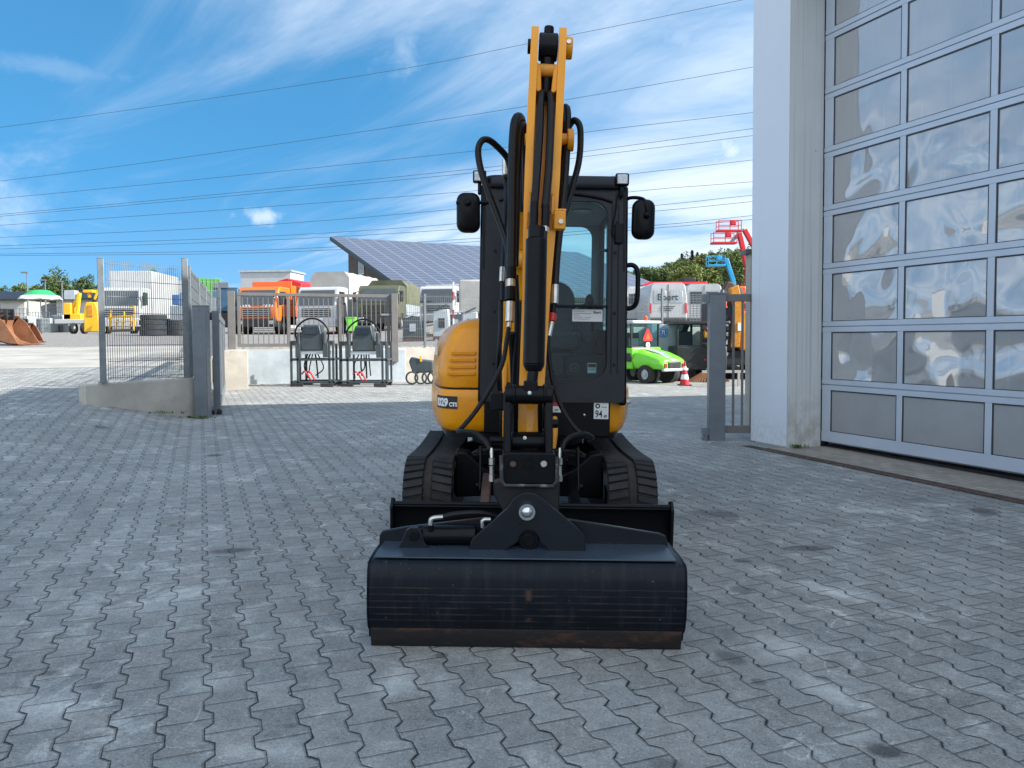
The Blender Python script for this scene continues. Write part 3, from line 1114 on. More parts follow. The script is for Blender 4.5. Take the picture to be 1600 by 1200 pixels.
M_LENS = mat('lamp_lens', (0.45, 0.47, 0.48), 0.12, 0.3, 0.3, 90)
M_BROWN = mat('rusty_arm', (0.08, 0.045, 0.035), 0.7, 0, 0.3, 14, 0.3, 50)


def bucket_mat():
    m_, T, b = base_mat('scraped_bucket_paint')
    pos = T.new('ShaderNodeTexCoord').outputs['Object']
    x, y, z = T.sep(pos)
    n = T.noise(pos, 5, 5, 0.65)
    sv = T.noise(T.comb(T.m('MULTIPLY', x, 26), 0.0, T.m('MULTIPLY', z, 4)), 1.0, 5, 0.7)
    c = T.mix(n, (0.0025, 0.004, 0.0075), (0.006, 0.009, 0.015))
    c = T.mix(T.m('MULTIPLY', T.ss(sv, 0.48, 0.72), 0.4), c, (0.028, 0.033, 0.041))
    # horizontal rub marks on the lower two thirds
    wob = T.m('MULTIPLY', T.m('SUBTRACT', T.noise(T.comb(T.m('MULTIPLY', x, 1.5), 0, 0), 1.0, 2), 0.5), 0.006)
    zl_ = T.m('ADD', z, wob)
    fr = T.m('FRACT', T.m('DIVIDE', zl_, 0.0262))
    line = T.ss(T.m('ABSOLUTE', T.m('SUBTRACT', fr, 0.5)), 0.16, 0.02)
    lim = T.m('MULTIPLY', T.ss(z, 0.27, 0.24), T.ss(z, 0.085, 0.10))
    brk = T.ss(T.noise(T.comb(T.m('MULTIPLY', x, 7), 0, T.m('MULTIPLY', z, 60)), 1.0, 4, 0.7), 0.38, 0.66)
    lm = T.m('MULTIPLY', T.m('MULTIPLY', line, lim), brk)
    c = T.mix(T.m('MULTIPLY', lm, 0.75), c, (0.060, 0.044, 0.034))
    cent = T.m('MULTIPLY', T.ss(T.m('ABSOLUTE', T.m('ADD', x, 0.045)), 0.022, 0.0), T.ss(T.noise(pos, 22, 4, 0.7), 0.44, 0.62))
    c = T.mix(T.m('MULTIPLY', cent, T.m('MULTIPLY', lim, 0.7)), c, (0.085, 0.05, 0.035))
    spk = T.ss(T.noise(pos, 75, 2, 0.5), 0.73, 0.77)
    c = T.mix(T.m('MULTIPLY', spk, 0.6), c, (0.22, 0.2, 0.17))
    T.put(b.inputs['Base Color'], c)
    T.put(b.inputs['Roughness'], T.m('ADD', 0.30, T.m('MULTIPLY', n, 0.26)))
    b.inputs['Specular IOR Level'].default_value = 0.20
    T.put(b.inputs['Normal'], T.bump(T.m('ADD', T.m('MULTIPLY', sv, 0.5), T.m('MULTIPLY', line, T.m('MULTIPLY', lim, 0.5))), 0.25, 0.003))
    return m_


def edge_mat():
    m_, T, b = base_mat('rusty_cutting_edge')
    pos = T.new('ShaderNodeTexCoord').outputs['Object']
    n = T.noise(T.vm('MULTIPLY', pos, (4, 4, 10)), 1.6, 6, 0.7, 0.4)
    c = T.mix(T.ss(n, 0.50, 0.68), (0.010, 0.009, 0.009), (0.060, 0.026, 0.015))
    n2 = T.noise(T.vm('MULTIPLY', pos, (3, 3, 22)), 3.0, 5, 0.7)
    c = T.mix(T.m('MULTIPLY', T.ss(n2, 0.64, 0.74), 0.6), c, (0.16, 0.09, 0.05))
    T.put(b.inputs['Base Color'], c)
    b.inputs['Roughness'].default_value = 0.62
    b.inputs['Metallic'].default_value = 0.25
    T.put(b.inputs['Normal'], T.bump(n2, 0.35, 0.004))
    return m_


M_BKT = bucket_mat()
M_FLG = mat('scuffed_sky_sheen_flange', (0.030, 0.044, 0.062), 0.30, 0, 0.10, 3, 0, 0, dirt=0.12, dcol=(0.015, 0.018, 0.022))  # paler bluish tone puts the sky's reflection into the flange colour
M_EDGE = edge_mat()

EX0 = Vector((0.10, 5.40, lowz(0.10, 5.4)))
ex = thing('mini_excavator', 'yellow and black mini excavator with a raised arm and a wide black ditching bucket', 'excavator', EX0)
ex.rotation_euler = (0, 0.019, 0)
EXM = Matrix.Translation(EX0) @ Matrix.Rotation(0.019, 4, 'Y')
EXI = EXM.inverted()


def K(px, py, d):
    return EXI @ P(px, py, d)


def text_mesh(s, size, extrude=0.0006, bold=0.0, spacing=1.0):
    cu = bpy.data.curves.new('lettering', 'FONT')
    cu.body = s
    cu.size = size
    cu.extrude = extrude
    cu.offset = bold
    cu.space_character = spacing
    cu.align_x = 'LEFT'
    cu.resolution_u = 3
    to = bpy.data.objects.new('lettering', cu)
    COL.objects.link(to)
    bpy.context.view_layer.update()
    me = bpy.data.meshes.new_from_object(to)
    vs = [v.co.copy() for v in me.vertices]
    fs = [tuple(p.vertices) for p in me.polygons]
    bpy.data.objects.remove(to)
    bpy.data.meshes.remove(me)
    return vs, fs


def letters(mb, s, origin, xdir, ydir, size, bold=0.0, mi=0, width=None, fn=None, spacing=1.0):
    vs, fs = text_mesh(s, size, 0.0005, bold, spacing)
    if not vs:
        return mb
    w0 = max(v.x for v in vs) - min(v.x for v in vs)
    k = (width / w0) if width else 1.0
    x0 = min(v.x for v in vs)
    if fn:
        return mb.add([fn((v.x - x0) * k, v.y, v.z) for v in vs], fs, mi)
    o, X, Y = Vector(origin), Vector(xdir).normalized(), Vector(ydir).normalized()
    Z = X.cross(Y)
    return mb.add([o + X * ((v.x - x0) * k) + Y * v.y + Z * v.z for v in vs], fs, mi)


# ---- tracks
def track_path(n):
    """points and outward normals around the track loop in local (y, z)"""
    yf, yr, r_ = -0.56, 0.74, 0.210
    zc_ = 0.232
    segs = []
    # bottom -> front arc -> top -> rear arc
    L1 = yr - yf
    L2 = PI * r_
    tot = 2 * L1 + 2 * L2
    out = []
    for i in range(n):
        s_ = tot * i / n
        if s_ < L1:
            p = (yr - s_, zc_ - r_)
            nn_ = (0, -1)
        elif s_ < L1 + L2:
            a = (s_ - L1) / r_
            nn_ = (-math.sin(a), -math.cos(a))
            p = (yf + nn_[0] * r_, zc_ + nn_[1] * r_)
        elif s_ < 2 * L1 + L2:
            t_ = s_ - L1 - L2
            sag = -0.018 * math.sin(PI * t_ / L1)
            p = (yf + t_, zc_ + r_ + sag)
            nn_ = (0, 1)
        else:
            a = (s_ - 2 * L1 - L2) / r_
            nn_ = (math.sin(a), math.cos(a))
            p = (yr + nn_[0] * r_, zc_ + nn_[1] * r_)
        out.append((p, nn_))
    return out


for sx in (-1, 1):
    xc = sx * 0.625
    n = 84
    pts = track_path(n * 4)
    mb = MB()
    rings = []
    for (p, nn_) in pts:
        rg = []
        for (dx_, o_) in ((-0.148, 0.0), (-0.148, 0.016), (-0.05, 0.022), (-0.02, 0.012), (0.02, 0.012), (0.05, 0.022), (0.148, 0.016), (0.148, 0.0)):
            rg.append(Vector((xc + dx_, p[0] + nn_[0] * o_, p[1] + nn_[1] * o_)))
        rings.append(rg)
    rings.append(rings[0])
    mb.loft(rings, 0, False, True)
    # lugs, staggered on the two halves
    for i in range(n * 4):
        for half in (-1, 1):
            if (i + (2 if half > 0 else 0)) % 4 != 0:
                continue
            p, nn_ = pts[i]
            tz = (-nn_[1], nn_[0])
            c = Vector((xc + half * 0.088, p[0] + nn_[0] * 0.020, p[1] + nn_[1] * 0.020))
            M3 = Matrix(((1, 0, 0), (0, tz[0], tz[1]), (0, nn_[0], nn_[1]))).transposed()
            M3 = Matrix.Rotation(0, 3, 'X') @ M3
            # chevron: slightly swept
            w0, w1 = 0.062, 0.062
            l0, l1 = 0.041, 0.034
            vs = []
            for (u_, l_, zz) in ((-w0, l0, 0.0), (w1, l0, 0.0), (-w0 + 0.004, l1, 0.014), (w1 - 0.004, l1, 0.014)):
                for q_ in (-0.5, 0.5):
                    sw = 0.012 * half * (u_ / w0)
                    vs.append(c + M3 @ Vector((u_, q_ * l_ + sw, zz)))
            mb.add(vs, [(0, 1, 3, 2), (4, 6, 7, 5), (0, 4, 5, 1), (2, 3, 7, 6), (0, 2, 6, 4), (1, 5, 7, 3)])
    # cord line
    cen = []
    for (p, nn_) in pts:
        cen.append([Vector((xc + dx_, p[0] + nn_[0] * o_, p[1] + nn_[1] * o_)) for dx_, o_ in ((-0.021, 0.0125), (-0.021, 0.017), (0.021, 0.017), (0.021, 0.0125))])
    cen.append(cen[0])
    mb.loft(cen, 1, False, True)
    tr = mb.build('track', [M_TRACK, M_TCEN], ex, ang=30)
    fr_ = MB()
    fr_.bb(xc - 0.07, xc + 0.07, -0.35, 0.72, 0.15, 0.37)
    fr_.build('track_frame', M_BLK, tr, 0.02)
    for (yy_, rr) in ((-0.56, 0.19), (0.74, 0.18)):
        MB().cyl((xc - 0.06, yy_, 0.232), (xc + 0.06, yy_, 0.232), rr, n=28).cyl((xc - 0.11, yy_, 0.232), (xc + 0.11, yy_, 0.232), 0.09, n=18).build('idler_wheel', M_BLK, tr, 0.01)
    for yy_ in (-0.22, 0.03, 0.28, 0.54):
        MB().cyl((xc - 0.08, yy_, 0.115), (xc + 0.08, yy_, 0.115), 0.075, n=16).build('track_roller', M_BLK, tr, 0.006)

# ---- undercarriage, blade
m_ = MB()
m_.bb(-0.30, 0.30, -0.35, 0.65, 0.22, 0.50).cyl((0, 0.15, 0.48), (0, 0.15, 0.60), 0.40, n=36)
for sx in (-1, 1):
    for yy_ in (-0.32, 0.52):
        m_.prism([(sx * 0.18, yy_, 0.50), (sx * 0.30, yy_, 0.50), (sx * 0.50, yy_, 0.38), (sx * 0.50, yy_, 0.18), (sx * 0.26, yy_, 0.24)], (0, 0.14, 0))
for sx in (-1, 1):
    m_.prism([(sx * 0.475, -0.50, 0.50), (sx * 0.40, -0.50, 0.49), (sx * 0.30, -0.50, 0.40), (sx * 0.20, -0.50, 0.35), (sx * 0.10, -0.50, 0.33), (sx * 0.10, -0.50, 0.22), (sx * 0.475, -0.50, 0.20)], (0, 0.16, 0))
m_.build('undercarriage', M_BLK, ex, 0.012)
bl = MB()
yb_ = -1.22
prof = [(-0.0, 0.012), (0.045, 0.07), (0.06, 0.15), (0.05, 0.22), (0.015, 0.285), (-0.005, 0.30)]
pr = [(-0.0, 0.012), (0.045, 0.07), (0.06, 0.15), (0.05, 0.22), (0.015, 0.285), (-0.005, 0.30), (0.01, 0.315), (0.035, 0.295), (0.072, 0.22), (0.082, 0.15), (0.065, 0.06), (0.03, 0.0)]
bl.prism([(-0.765, yb_ + a, z) for a, z in pr], (1.53, 0, 0))
dozer = bl.build('dozer_blade', M_BLK, ex, 0.004)
MB().cyl((-0.765, yb_ + 0.012, 0.312), (0.765, yb_ + 0.012, 0.312), 0.0135, n=12).build('edge_bar', M_BLK, dozer, 0.0)
for sx in (-1, 1):
    MB().prism([(sx * 0.775, yb_ - 0.012, 0.0), (sx * 0.775, yb_ - 0.03, 0.30), (sx * 0.775, yb_ + 0.01, 0.345), (sx * 0.775, yb_ + 0.06, 0.33), (sx * 0.775, yb_ + 0.12, 0.18), (sx * 0.775, yb_ + 0.10, 0.0)], (-sx * 0.016, 0, 0)).build('end_plate', M_BLK, dozer, 0.003)
    a_ = MB()
    a_.bar((sx * 0.27, yb_ + 0.06, 0.16), (sx * 0.27, -0.34, 0.34), 0.055, 0.11)
    a_.build('blade_arm', M_BROWN if sx < 0 else M_BLK, ex, 0.008)
    # upright lever plates and their pins
    b_ = MB()
    b_.bar((sx * 0.315, -0.52, 0.25), (sx * 0.315, -0.42, 0.52), 0.016, 0.07, up=(0, 1, 0)).cyl((sx * 0.29, -0.50, 0.28), (sx * 0.345, -0.50, 0.28), 0.022)
    b_.build('arm_bracket', M_BLK, ex, 0.004)
    MB().bar((sx * 0.21, -0.36, 0.44), (sx * 0.47, -0.40, 0.42), 0.05, 0.08).sphere((sx * 0.245, -0.445, 0.44), 0.014).build('cross_member', M_BLK, ex, 0.01)
m_ = MB()
m_.cyl((-0.02, yb_ + 0.08, 0.19), (-0.02, -0.62, 0.30), 0.026).cyl((-0.02, -0.66, 0.29), (-0.02, -0.30, 0.36), 0.045)
m_.build('blade_ram', M_BLK, ex)

# ---- lower body shell
half = [(-0.30, -0.335), (-0.42, -0.335), (-0.50, -0.325), (-0.555, -0.30), (-0.598, -0.25), (-0.625, -0.17), (-0.655, -0.03), (-0.69, 0.15), (-0.725, 0.40), (-0.74, 0.62), (-0.70, 0.86), (-0.58, 1.06), (-0.38, 1.18), (-0.15, 1.22)]
outl = half + [(-x, y) for x, y in reversed(half[:])]
outl = [(x if x < 0 else x * 1.055, y) for x, y in outl]


def inset(pts_, k, cx0=-0.05, cy0=0.40):
    out = []
    for x, y in pts_:
        v = Vector((x - cx0, y - cy0))
        L = v.length
        v = v * ((L - k) / L)
        out.append((cx0 + v.x, cy0 + v.y))
    return out


zs = [(0.60, 0.055), (0.615, 0.030), (0.66, 0.012), (0.74, 0.002), (0.83, 0.0), (0.872, 0.003), (0.882, 0.012)]
m_ = MB()
m_.loft([[Vector((x, y, z)) for x, y in inset(outl, k)] for z, k in zs])
shell = m_.build('body_shell', M_YEL, ex, ang=50)
m_ = MB()
m_.loft([[Vector((x, y, z)) for x, y in inset(outl, 0.07)] for z in (0.56, 0.605)])
m_.build('belly_plate', M_BLK, ex)
# left engine hood
hood = [(-0.315, -0.325), (-0.42, -0.325), (-0.50, -0.315), (-0.55, -0.29), (-0.592, -0.24), (-0.622, -0.16), (-0.65, -0.03), (-0.685, 0.15), (-0.715, 0.40), (-0.73, 0.62), (-0.69, 0.86), (-0.57, 1.06), (-0.37, 1.17), (-0.315, 1.17)]


def hood_in(k):
    out = []
    for x, y in hood:
        xx = min(-0.315, x + k * (1.0 if x < -0.33 else 0))
        t_ = -0.325 + k * 0.75
        yy_ = max(t_, y) if y < 0.4 else min(1.17 - k * 0.6, y)
        xx = -0.315 if x > -0.33 else xx
        out.append((xx, yy_))
    return out


zs = [(0.895, 0.010), (0.905, 0.0), (1.00, -0.002), (1.09, 0.006), (1.16, 0.020), (1.22, 0.045), (1.275, 0.080), (1.315, 0.125), (1.345, 0.19), (1.362, 0.26), (1.368, 0.33)]
m_ = MB()
m_.loft([[Vector((x, y, z)) for x, y in hood_in(k)] for z, k in zs])
hd = m_.build('engine_hood', M_YEL, ex, ang=60)
m_ = MB()
m_.loft([[Vector((x, y, z)) for x, y in inset(outl, 0.022)] for z in (0.878, 0.90)])
m_.build('hood_seam', M_BLK, ex)
for i in range(4):
    z = 0.99 + i * 0.045
    sl_ = MB()
    sl_.box((-0.455 + i * 0.004, -0.326 + max(0, (i - 2)) * 0.004, z), (0.19 - i * 0.008, 0.012, 0.028), (R(3), 0, 0))
    sl_.build('louvre', M_YEL, hd, 0.0058, seg=3)
MB().bb(-0.33, -0.295, -0.34, 0.2, 0.885, 0.905).build('hood_latch', M_BLK, hd, 0.004)
MB().bb(-0.34, -0.315, -0.30, -0.24, 1.33, 1.39).build('hood_hinge', M_BLK, hd, 0.004)

# number on the lower band, wrapped round the corner
arc = [Vector((x, y)) for x, y in inset(half, 0.0) if -0.64 < x < -0.31 and y < 0]
arc = arc[::-1]                                   # from the outer corner towards the cab


def on_arc(s_, z, off):
    acc = 0
    for i in range(len(arc) - 1):
        a, b_ = arc[i], arc[i + 1]
        L = (b_ - a).length
        if s_ <= acc + L or i == len(arc) - 2:
            t_ = (s_ - acc) / L
            p = a + (b_ - a) * t_
            d_ = (b_ - a).normalized()
            nrm = Vector((d_.y, -d_.x))
            return Vector((p.x + nrm.x * off, p.y + nrm.y * off, z))
        acc += L


m_ = MB()
zb0, zb1 = 0.755, 0.838
st_ = [0.012 + i * 0.02 for i in range(12)]
m_.loft([[on_arc(s_, zb0, 0.002), on_arc(s_, zb1, 0.002), on_arc(s_, zb1, 0.0045), on_arc(s_, zb0, 0.0045)] for s_ in st_])
dc = m_.build('number_decal', M_INK, shell, smooth=False)
m_ = MB()
letters(m_, '8029', None, None, None, 0.072, 0.0035, width=0.128, fn=lambda x, y, z: on_arc(0.042 + x, zb0 + 0.017 + y, 0.0085 + z))
letters(m_, 'CTS', None, None, None, 0.036, 0.0018, width=0.058, fn=lambda x, y, z: on_arc(0.176 + x, zb0 + 0.017 + y, 0.0075 + z))
m_.build('number_lettering', M_WHT, dc, smooth=False)
# sticker high on the hood side
MB().box((-0.645, -0.09, 1.16), (0.006, 0.09, 0.11), (0, 0, R(12))).build('hood_sticker', M_WHT, hd, 0.001)

MB().sphere(K(979, 628, 5.45), 0.035, 14, 10, 0, 1.0, 0.8, 0.55).build('side_lamp', M_LENS, ex)
# ---- black panel below the cab
m_ = MB().bb(0.05, 0.53, -0.365, -0.30, 0.585, 0.83).bb(-0.30, 0.05, -0.36, -0.30, 0.60, 0.83)
fp_ = m_.build('front_panel', M_BLK, ex, 0.008)
# noise level sticker
sp0 = (0.492, -0.3665, 0.745)
m_ = MB().bb(0.422, 0.518, -0.3685, -0.366, 0.705, 0.812)
st1 = m_.build('noise_sticker', M_WHT, fp_)
m_ = MB()
letters(m_, '94', (0.432, -0.3695, 0.716), (1, 0, 0), (0, 0, 1), 0.066, 0.001, width=0.046)
letters(m_, 'dB', (0.486, -0.3695, 0.716), (1, 0, 0), (0, 0, 1), 0.024, 0.0005, width=0.022)
m_.ring((0.447, -0.3695, 0.79), (0, 1, 0), 0.008, 0.016, 0.001)
m_.bb(0.472, 0.508, -0.3697, -0.3687, 0.782, 0.786)
m_.build('noise_lettering', M_INK, st1, smooth=False)
m_ = MB().bb(0.115, 0.205, -0.3685, -0.366, 0.745, 0.785)
s2 = m_.build('warning_sticker', M_WHT, fp_)
MB().bb(0.115, 0.205, -0.3685, -0.366, 0.786, 0.818).build('warning_band', M_RED, s2)
m_ = MB()
m_.ring((0.138, -0.369, 0.765), (0, 1, 0), 0.010, 0.013, 0.001).bb(0.165, 0.19, -0.3697, -0.3687, 0.762, 0.766).bb(0.165, 0.183, -0.3697, -0.3687, 0.753, 0.757)
m_.build('warning_symbol', M_INK, s2)
MB().sphere((0.36, -0.367, 0.73), 0.010).build('screw', M_STEEL, fp_)

# ---- cab
cx0, cx1 = -0.328, 0.622
yf0, yf1 = -0.375, -0.275       # front face leans back a little
ZC0, ZC1 = 0.812, 2.235


def yf(z):
    return yf0 + (yf1 - yf0) * (z - ZC0) / (ZC1 - ZC0)


def rp(cx, cz, w, h, r_, n=5):
    """rounded rectangle outline in x,z"""
    out = []
    r_ = min(r_, 0.49 * w, 0.49 * h)
    for (sx, sz, a0) in ((1, 1, 0), (-1, 1, 90), (-1, -1, 180), (1, -1, 270)):
        for i in range(n + 1):
            a = R(a0 + 90 * i / n)
            out.append((cx + sx * (w / 2 - r_) + r_ * math.cos(a), cz + sz * (h / 2 - r_) + r_ * math.sin(a)))
    return out


def frame_xz(mb, outer, inner, y0_, y1_, yfn=None, mi=0):
    """a plate with an opening; outlines have the same number of points"""
    n = len(outer)
    yfn = yfn or (lambda z: 0)
    rings = []
    for (ol, yy_) in ((outer, y0_), (inner, y0_), (inner, y1_), (outer, y1_)):
        rings.append([Vector((x, yfn(z) + yy_, z)) for x, z in ol])
    rings.append(rings[0])
    mb.loft(rings, mi, False, True)


gx0, gx1 = -0.19, 0.500
m_ = MB()
outer = rp((cx0 + cx1) / 2, (ZC0 + ZC1) / 2, cx1 - cx0, ZC1 - ZC0, 0.045)
inner = rp((gx0 + gx1) / 2, (0.975 + 2.135) / 2, gx1 - gx0, 2.135 - 0.975, 0.10)
frame_xz(m_, outer, inner, 0.0, 0.07, yf)
cabf = m_.build('cab_frame', M_CAB, ex, 0.006)
# rounded outer posts
for x_ in (cx0 + 0.012, cx1 - 0.012):
    MB().bar((x_, yf(ZC0) + 0.05, ZC0 - 0.02), (x_, yf(ZC1) + 0.05, ZC1 + 0.01), 0.052, 0.10, up=(0, 1, 0)).build('cab_post', M_BLK, cabf, 0.018)
for x_ in (0.530, 0.572):
    MB().bar((x_, yf(1.0) - 0.003, 1.0), (x_, yf(2.12) - 0.003, 2.12), 0.006, 0.006, up=(0, 1, 0)).build('door_edge', M_BLK, cabf)
for z in (1.06, 1.40, 1.80):
    MB().cyl((0.55, yf(z) + 0.01, z), (0.55, yf(z) - 0.007, z), 0.010).build('bolt', M_BLK, cabf)
    MB().cyl((-0.24, yf(z) + 0.01, z), (-0.24, yf(z) - 0.007, z), 0.010).build('bolt', M_BLK, cabf)
MB().bb(gx0 - 0.01, gx1 + 0.01, yf(1.44) - 0.006, yf(1.44) + 0.03, 1.438, 1.452).build('window_bar', M_BLK, cabf, 0.002)
# sides, rear
yr_ = 0.98
for x_ in (cx0, cx1 - 0.03):
    m_ = MB()
    m_.bb(x_, x_ + 0.03, yf0 + 0.06, yr_, ZC0, 1.30)
    m_.bb(x_, x_ + 0.03, yf0 + 0.10, yr_, 2.12, ZC1)
    m_.bb(x_, x_ + 0.03, yr_ - 0.09, yr_, 1.30, 2.12)
    m_.bb(x_, x_ + 0.03, 0.36, 0.42, 1.30, 2.12)
    m_.build('cab_side', M_CAB, ex, 0.006)
m_ = MB()
outer = rp((cx0 + cx1) / 2, (ZC0 + ZC1) / 2, cx1 - cx0, ZC1 - ZC0, 0.03)
inner = rp(0.165, 1.79, 0.72, 0.72, 0.09)
frame_xz(m_, outer, inner, yr_ - 0.03, yr_)
m_.build('cab_rear', M_LINER, ex, 0.004)
# floor, seat, console, levers
m_ = MB().bb(cx0 + 0.03, cx1 - 0.03, yf0 + 0.07, yr_ - 0.03, ZC0 + 0.005, ZC0 + 0.04)
m_.build('cab_floor', M_BLK, ex)
m_ = MB()
m_.bb(-0.06, 0.38, 0.30, 0.78, 1.14, 1.28).bb(-0.02, 0.34, 0.34, 0.74, 0.94, 1.14)
seat = m_.build('operator_seat', M_SEAT, ex, 0.03, seg=3)
m_ = MB()
m_.loft([[Vector((x, 0.72 + (z - 1.2) * 0.16 + dy_, z)) for x, z in rp(0.16, 1.44, 0.44 - k, 0.50 - k, 0.15, 6)] for dy_, k in ((-0.03, 0.06), (-0.045, 0.02), (0.03, 0.0), (0.06, 0.06))])
m_.build('backrest', M_SEAT, seat, ang=60)
m_ = MB()
m_.loft([[Vector((x, 0.60 + dy_, z)) for x, z in rp(0.475, 1.36, 0.17 - k, 0.30 - k, 0.07, 6)] for dy_, k in ((-0.03, 0.05), (-0.05, 0.0), (0.12, 0.0), (0.15, 0.05))])
m_.bb(0.42, 0.54, 0.1, 0.62, 1.20, 1.27)
m_.build('armrest', M_SEAT, ex, 0.008)
m_ = MB()
m_.tube([(0.46, 0.14, 1.26), (0.455, 0.13, 1.36), (0.435, 0.11, 1.46)], 0.013).sphere((0.43, 0.105, 1.50), 0.034, sz=1.5)
m_.build('joystick', M_BLK, ex)
for x_ in (0.02, 0.12):
    MB().tube([(x_, -0.12, 0.94), (x_, -0.14, 1.10), (x_ + 0.01, -0.10, 1.32)], 0.009).sphere((x_ + 0.01, -0.10, 1.34), 0.022).build('travel_lever', M_BLK, ex)
m_ = MB()
m_.bb(0.24, 0.52, -0.12, 0.02, 0.95, 1.12)
m_.bb(0.45, 0.52, -0.10, 0.10, 1.12, 1.30)
con = m_.build('side_console', M_BLK, ex, 0.02)
MB().ring((0.31, -0.123, 1.03), (0, 1, 0), 0.022, 0.034, 0.006).ring((0.31, -0.123, 1.03), (0, 1, 0), 0.0, 0.010, 0.006).build('dial', M_SEAT, con)
MB().bb(0.40, 0.46, -0.1225, -0.12, 0.995, 1.065).build('info_label', M_WHT, con)
MB().bb(0.403, 0.457, -0.1235, -0.1222, 1.035, 1.06).bb(0.405, 0.45, -0.1235, -0.1222, 1.02, 1.024).build('label_print', M_INK, con)
# grab rod inside the glass and blade lever
MB().tube([(-0.16, -0.14, 1.0), (-0.16, -0.15, 1.3), (-0.16, -0.14, 1.5)], 0.01).build('blade_lever', M_BLK, ex)
# roof and headliner
m_ = MB()
m_.loft([[Vector((x, y, z)) for x, y in rp(0.147, 0.36, 0.965 - k, 1.36 - k, 0.10, 6)] for z, k in ((2.222, 0.01), (2.235, 0.0), (2.275, 0.0), (2.30, 0.03), (2.308, 0.10))])
roof = m_.build('cab_roof', M_CAB, ex, ang=50)
m_ = MB()
m_.bb(cx0 + 0.03, cx1 - 0.03, yf0 + 0.13, yr_ - 0.03, 2.155, 2.215)
m_.build('headliner', M_LINER, ex, 0.02)
MB().cyl((0.37, 0.16, 2.158), (0.37, 0.16, 2.145), 0.07, n=20).build('loudspeaker', M_BLK, ex)
# curved header above the windscreen
m_ = MB()
hp = []
for i in range(13):
    t_ = i / 12
    x_ = gx0 - 0.03 + (gx1 - gx0 + 0.06) * t_
    hp.append((x_, 2.135 + 0.055 * math.sin(PI * t_) ** 0.7))
m_.tube([(x, yf(2.15) - 0.006, z) for x, z in hp], 0.010, 8, curve=False)
m_.build('header_trim', M_BLK, cabf)
# glass
m_ = MB()
m_.bb(gx0 - 0.01, gx1 + 0.01, 0, 0.001, 0, 0.001)
gl_ = MB().quad((gx0 - 0.02, yf(1.44) + 0.035, 1.448), (gx1 + 0.02, yf(1.44) + 0.035, 1.448), (gx1 + 0.02, yf(2.15) + 0.035, 2.15), (gx0 - 0.02, yf(2.15) + 0.035, 2.15))
ws = gl_.build('windscreen', M_GLASS, ex, smooth=False)
MB().quad((gx0 - 0.02, yf(0.96) + 0.033, 0.96), (gx1 + 0.02, yf(0.96) + 0.033, 0.96), (gx1 + 0.02, yf(1.44) + 0.033, 1.44), (gx0 - 0.02, yf(1.44) + 0.033, 1.44)).build('lower_windscreen', M_GLASS, ex, smooth=False)
MB().quad((-0.19, yr_ - 0.015, 1.42), (0.56, yr_ - 0.015, 1.42), (0.56, yr_ - 0.015, 2.16), (-0.19, yr_ - 0.015, 2.16)).build('rear_window', M_GLASS, ex, smooth=False)
for x_ in (cx0 + 0.015, cx1 - 0.015):
    MB().quad((x_, yf0 + 0.12, 1.29), (x_, yr_ - 0.05, 1.29), (x_, yr_ - 0.05, 2.13), (x_, yf0 + 0.12, 2.13)).build('side_window', M_GLASS, ex, smooth=False)
# papers in the lower screen
m_ = MB().bb(0.275, 0.475, yf(1.41) + 0.026, yf(1.41) + 0.029, 1.345, 1.425)
pp_ = m_.build('paper_sheet', M_WHT, ex)
m_ = MB()
ypp = yf(1.41) + 0.0255
letters(m_, 'Ebert', (0.415, ypp, 1.398), (1, 0, 0), (0, 0, 1), 0.022, 0.0006, width=0.05)
for (xa, xb, z) in ((0.285, 0.35, 1.412), (0.285, 0.40, 1.396), (0.285, 0.32, 1.385), (0.285, 0.34, 1.372), (0.36, 0.40, 1.372), (0.285, 0.39, 1.36)):
    m_.bb(xa, xb, ypp - 0.0006, ypp, z, z + 0.0022)
m_.build('sheet_print', M_INK, pp_, smooth=False)
# wiper
MB().bar((0.44, yf(1.8) + 0.05, 1.82), (0.50, yf(1.8) + 0.05, 1.82), 0.010, 0.02).build('blind_catch', M_BLK, ex)
# work lights
for px_ in (749.5, 972):
    py_ = 276.5 if px_ < 800 else 281
    c = K(px_, py_, 5.08)
    m_ = MB().box(c, (0.088, 0.05, 0.080)).bb(c.x - 0.012, c.x + 0.012, c.y - 0.005, c.y + 0.03, c.z - 0.115, c.z - 0.03)
    lt = m_.build('work_light', M_BLK, ex, 0.010)
    MB().box(c + Vector((0, -0.026, 0)), (0.068, 0.008, 0.062)).build('lens', M_LENS, lt, 0.004)
# mirrors
for (sx, pcx, pcy, w_, h_) in ((-1, 732, 333, 0.155, 0.262), (1, 1004.5, 343.5, 0.15, 0.262)):
    c = K(pcx, pcy, 5.10)
    m_ = MB()
    m_.loft([[Vector((c.x + (x if sx > 0 else -x) + 0.07 * z * sx * 0.15, c.y + dy_, c.z + z)) for x, z in rp(0, 0, w_ - k, h_ - k, 0.055, 5)] for dy_, k in ((0.02, 0.03), (0.0, 0.0), (-0.02, 0.0), (-0.045, 0.02), (-0.058, 0.06))])
    mr = m_.build('mirror', M_BLK, ex, ang=50)
    MB().box(c + Vector((0, 0.022, 0)), (w_ - 0.04, 0.004, h_ - 0.05)).build('mirror_glass', M_CHROME, mr, 0.0)
    if sx < 0:
        m_ = MB().tube([K(713, 317, 5.06), K(735, 316, 5.05), K(765, 316.5, 5.12)], 0.012, curve=False).sphere(K(731, 317, 5.05), 0.026)
    else:
        m_ = MB().tube([K(978, 312, 5.15), K(986, 309, 5.13), K(999, 309.5, 5.10), K(1008, 314, 5.05), K(1012, 328, 5.03), K(1012, 338, 5.03)], 0.012).sphere(K(1011, 336, 5.03), 0.022)
    m_.build('mirror_arm', M_BLK, ex)
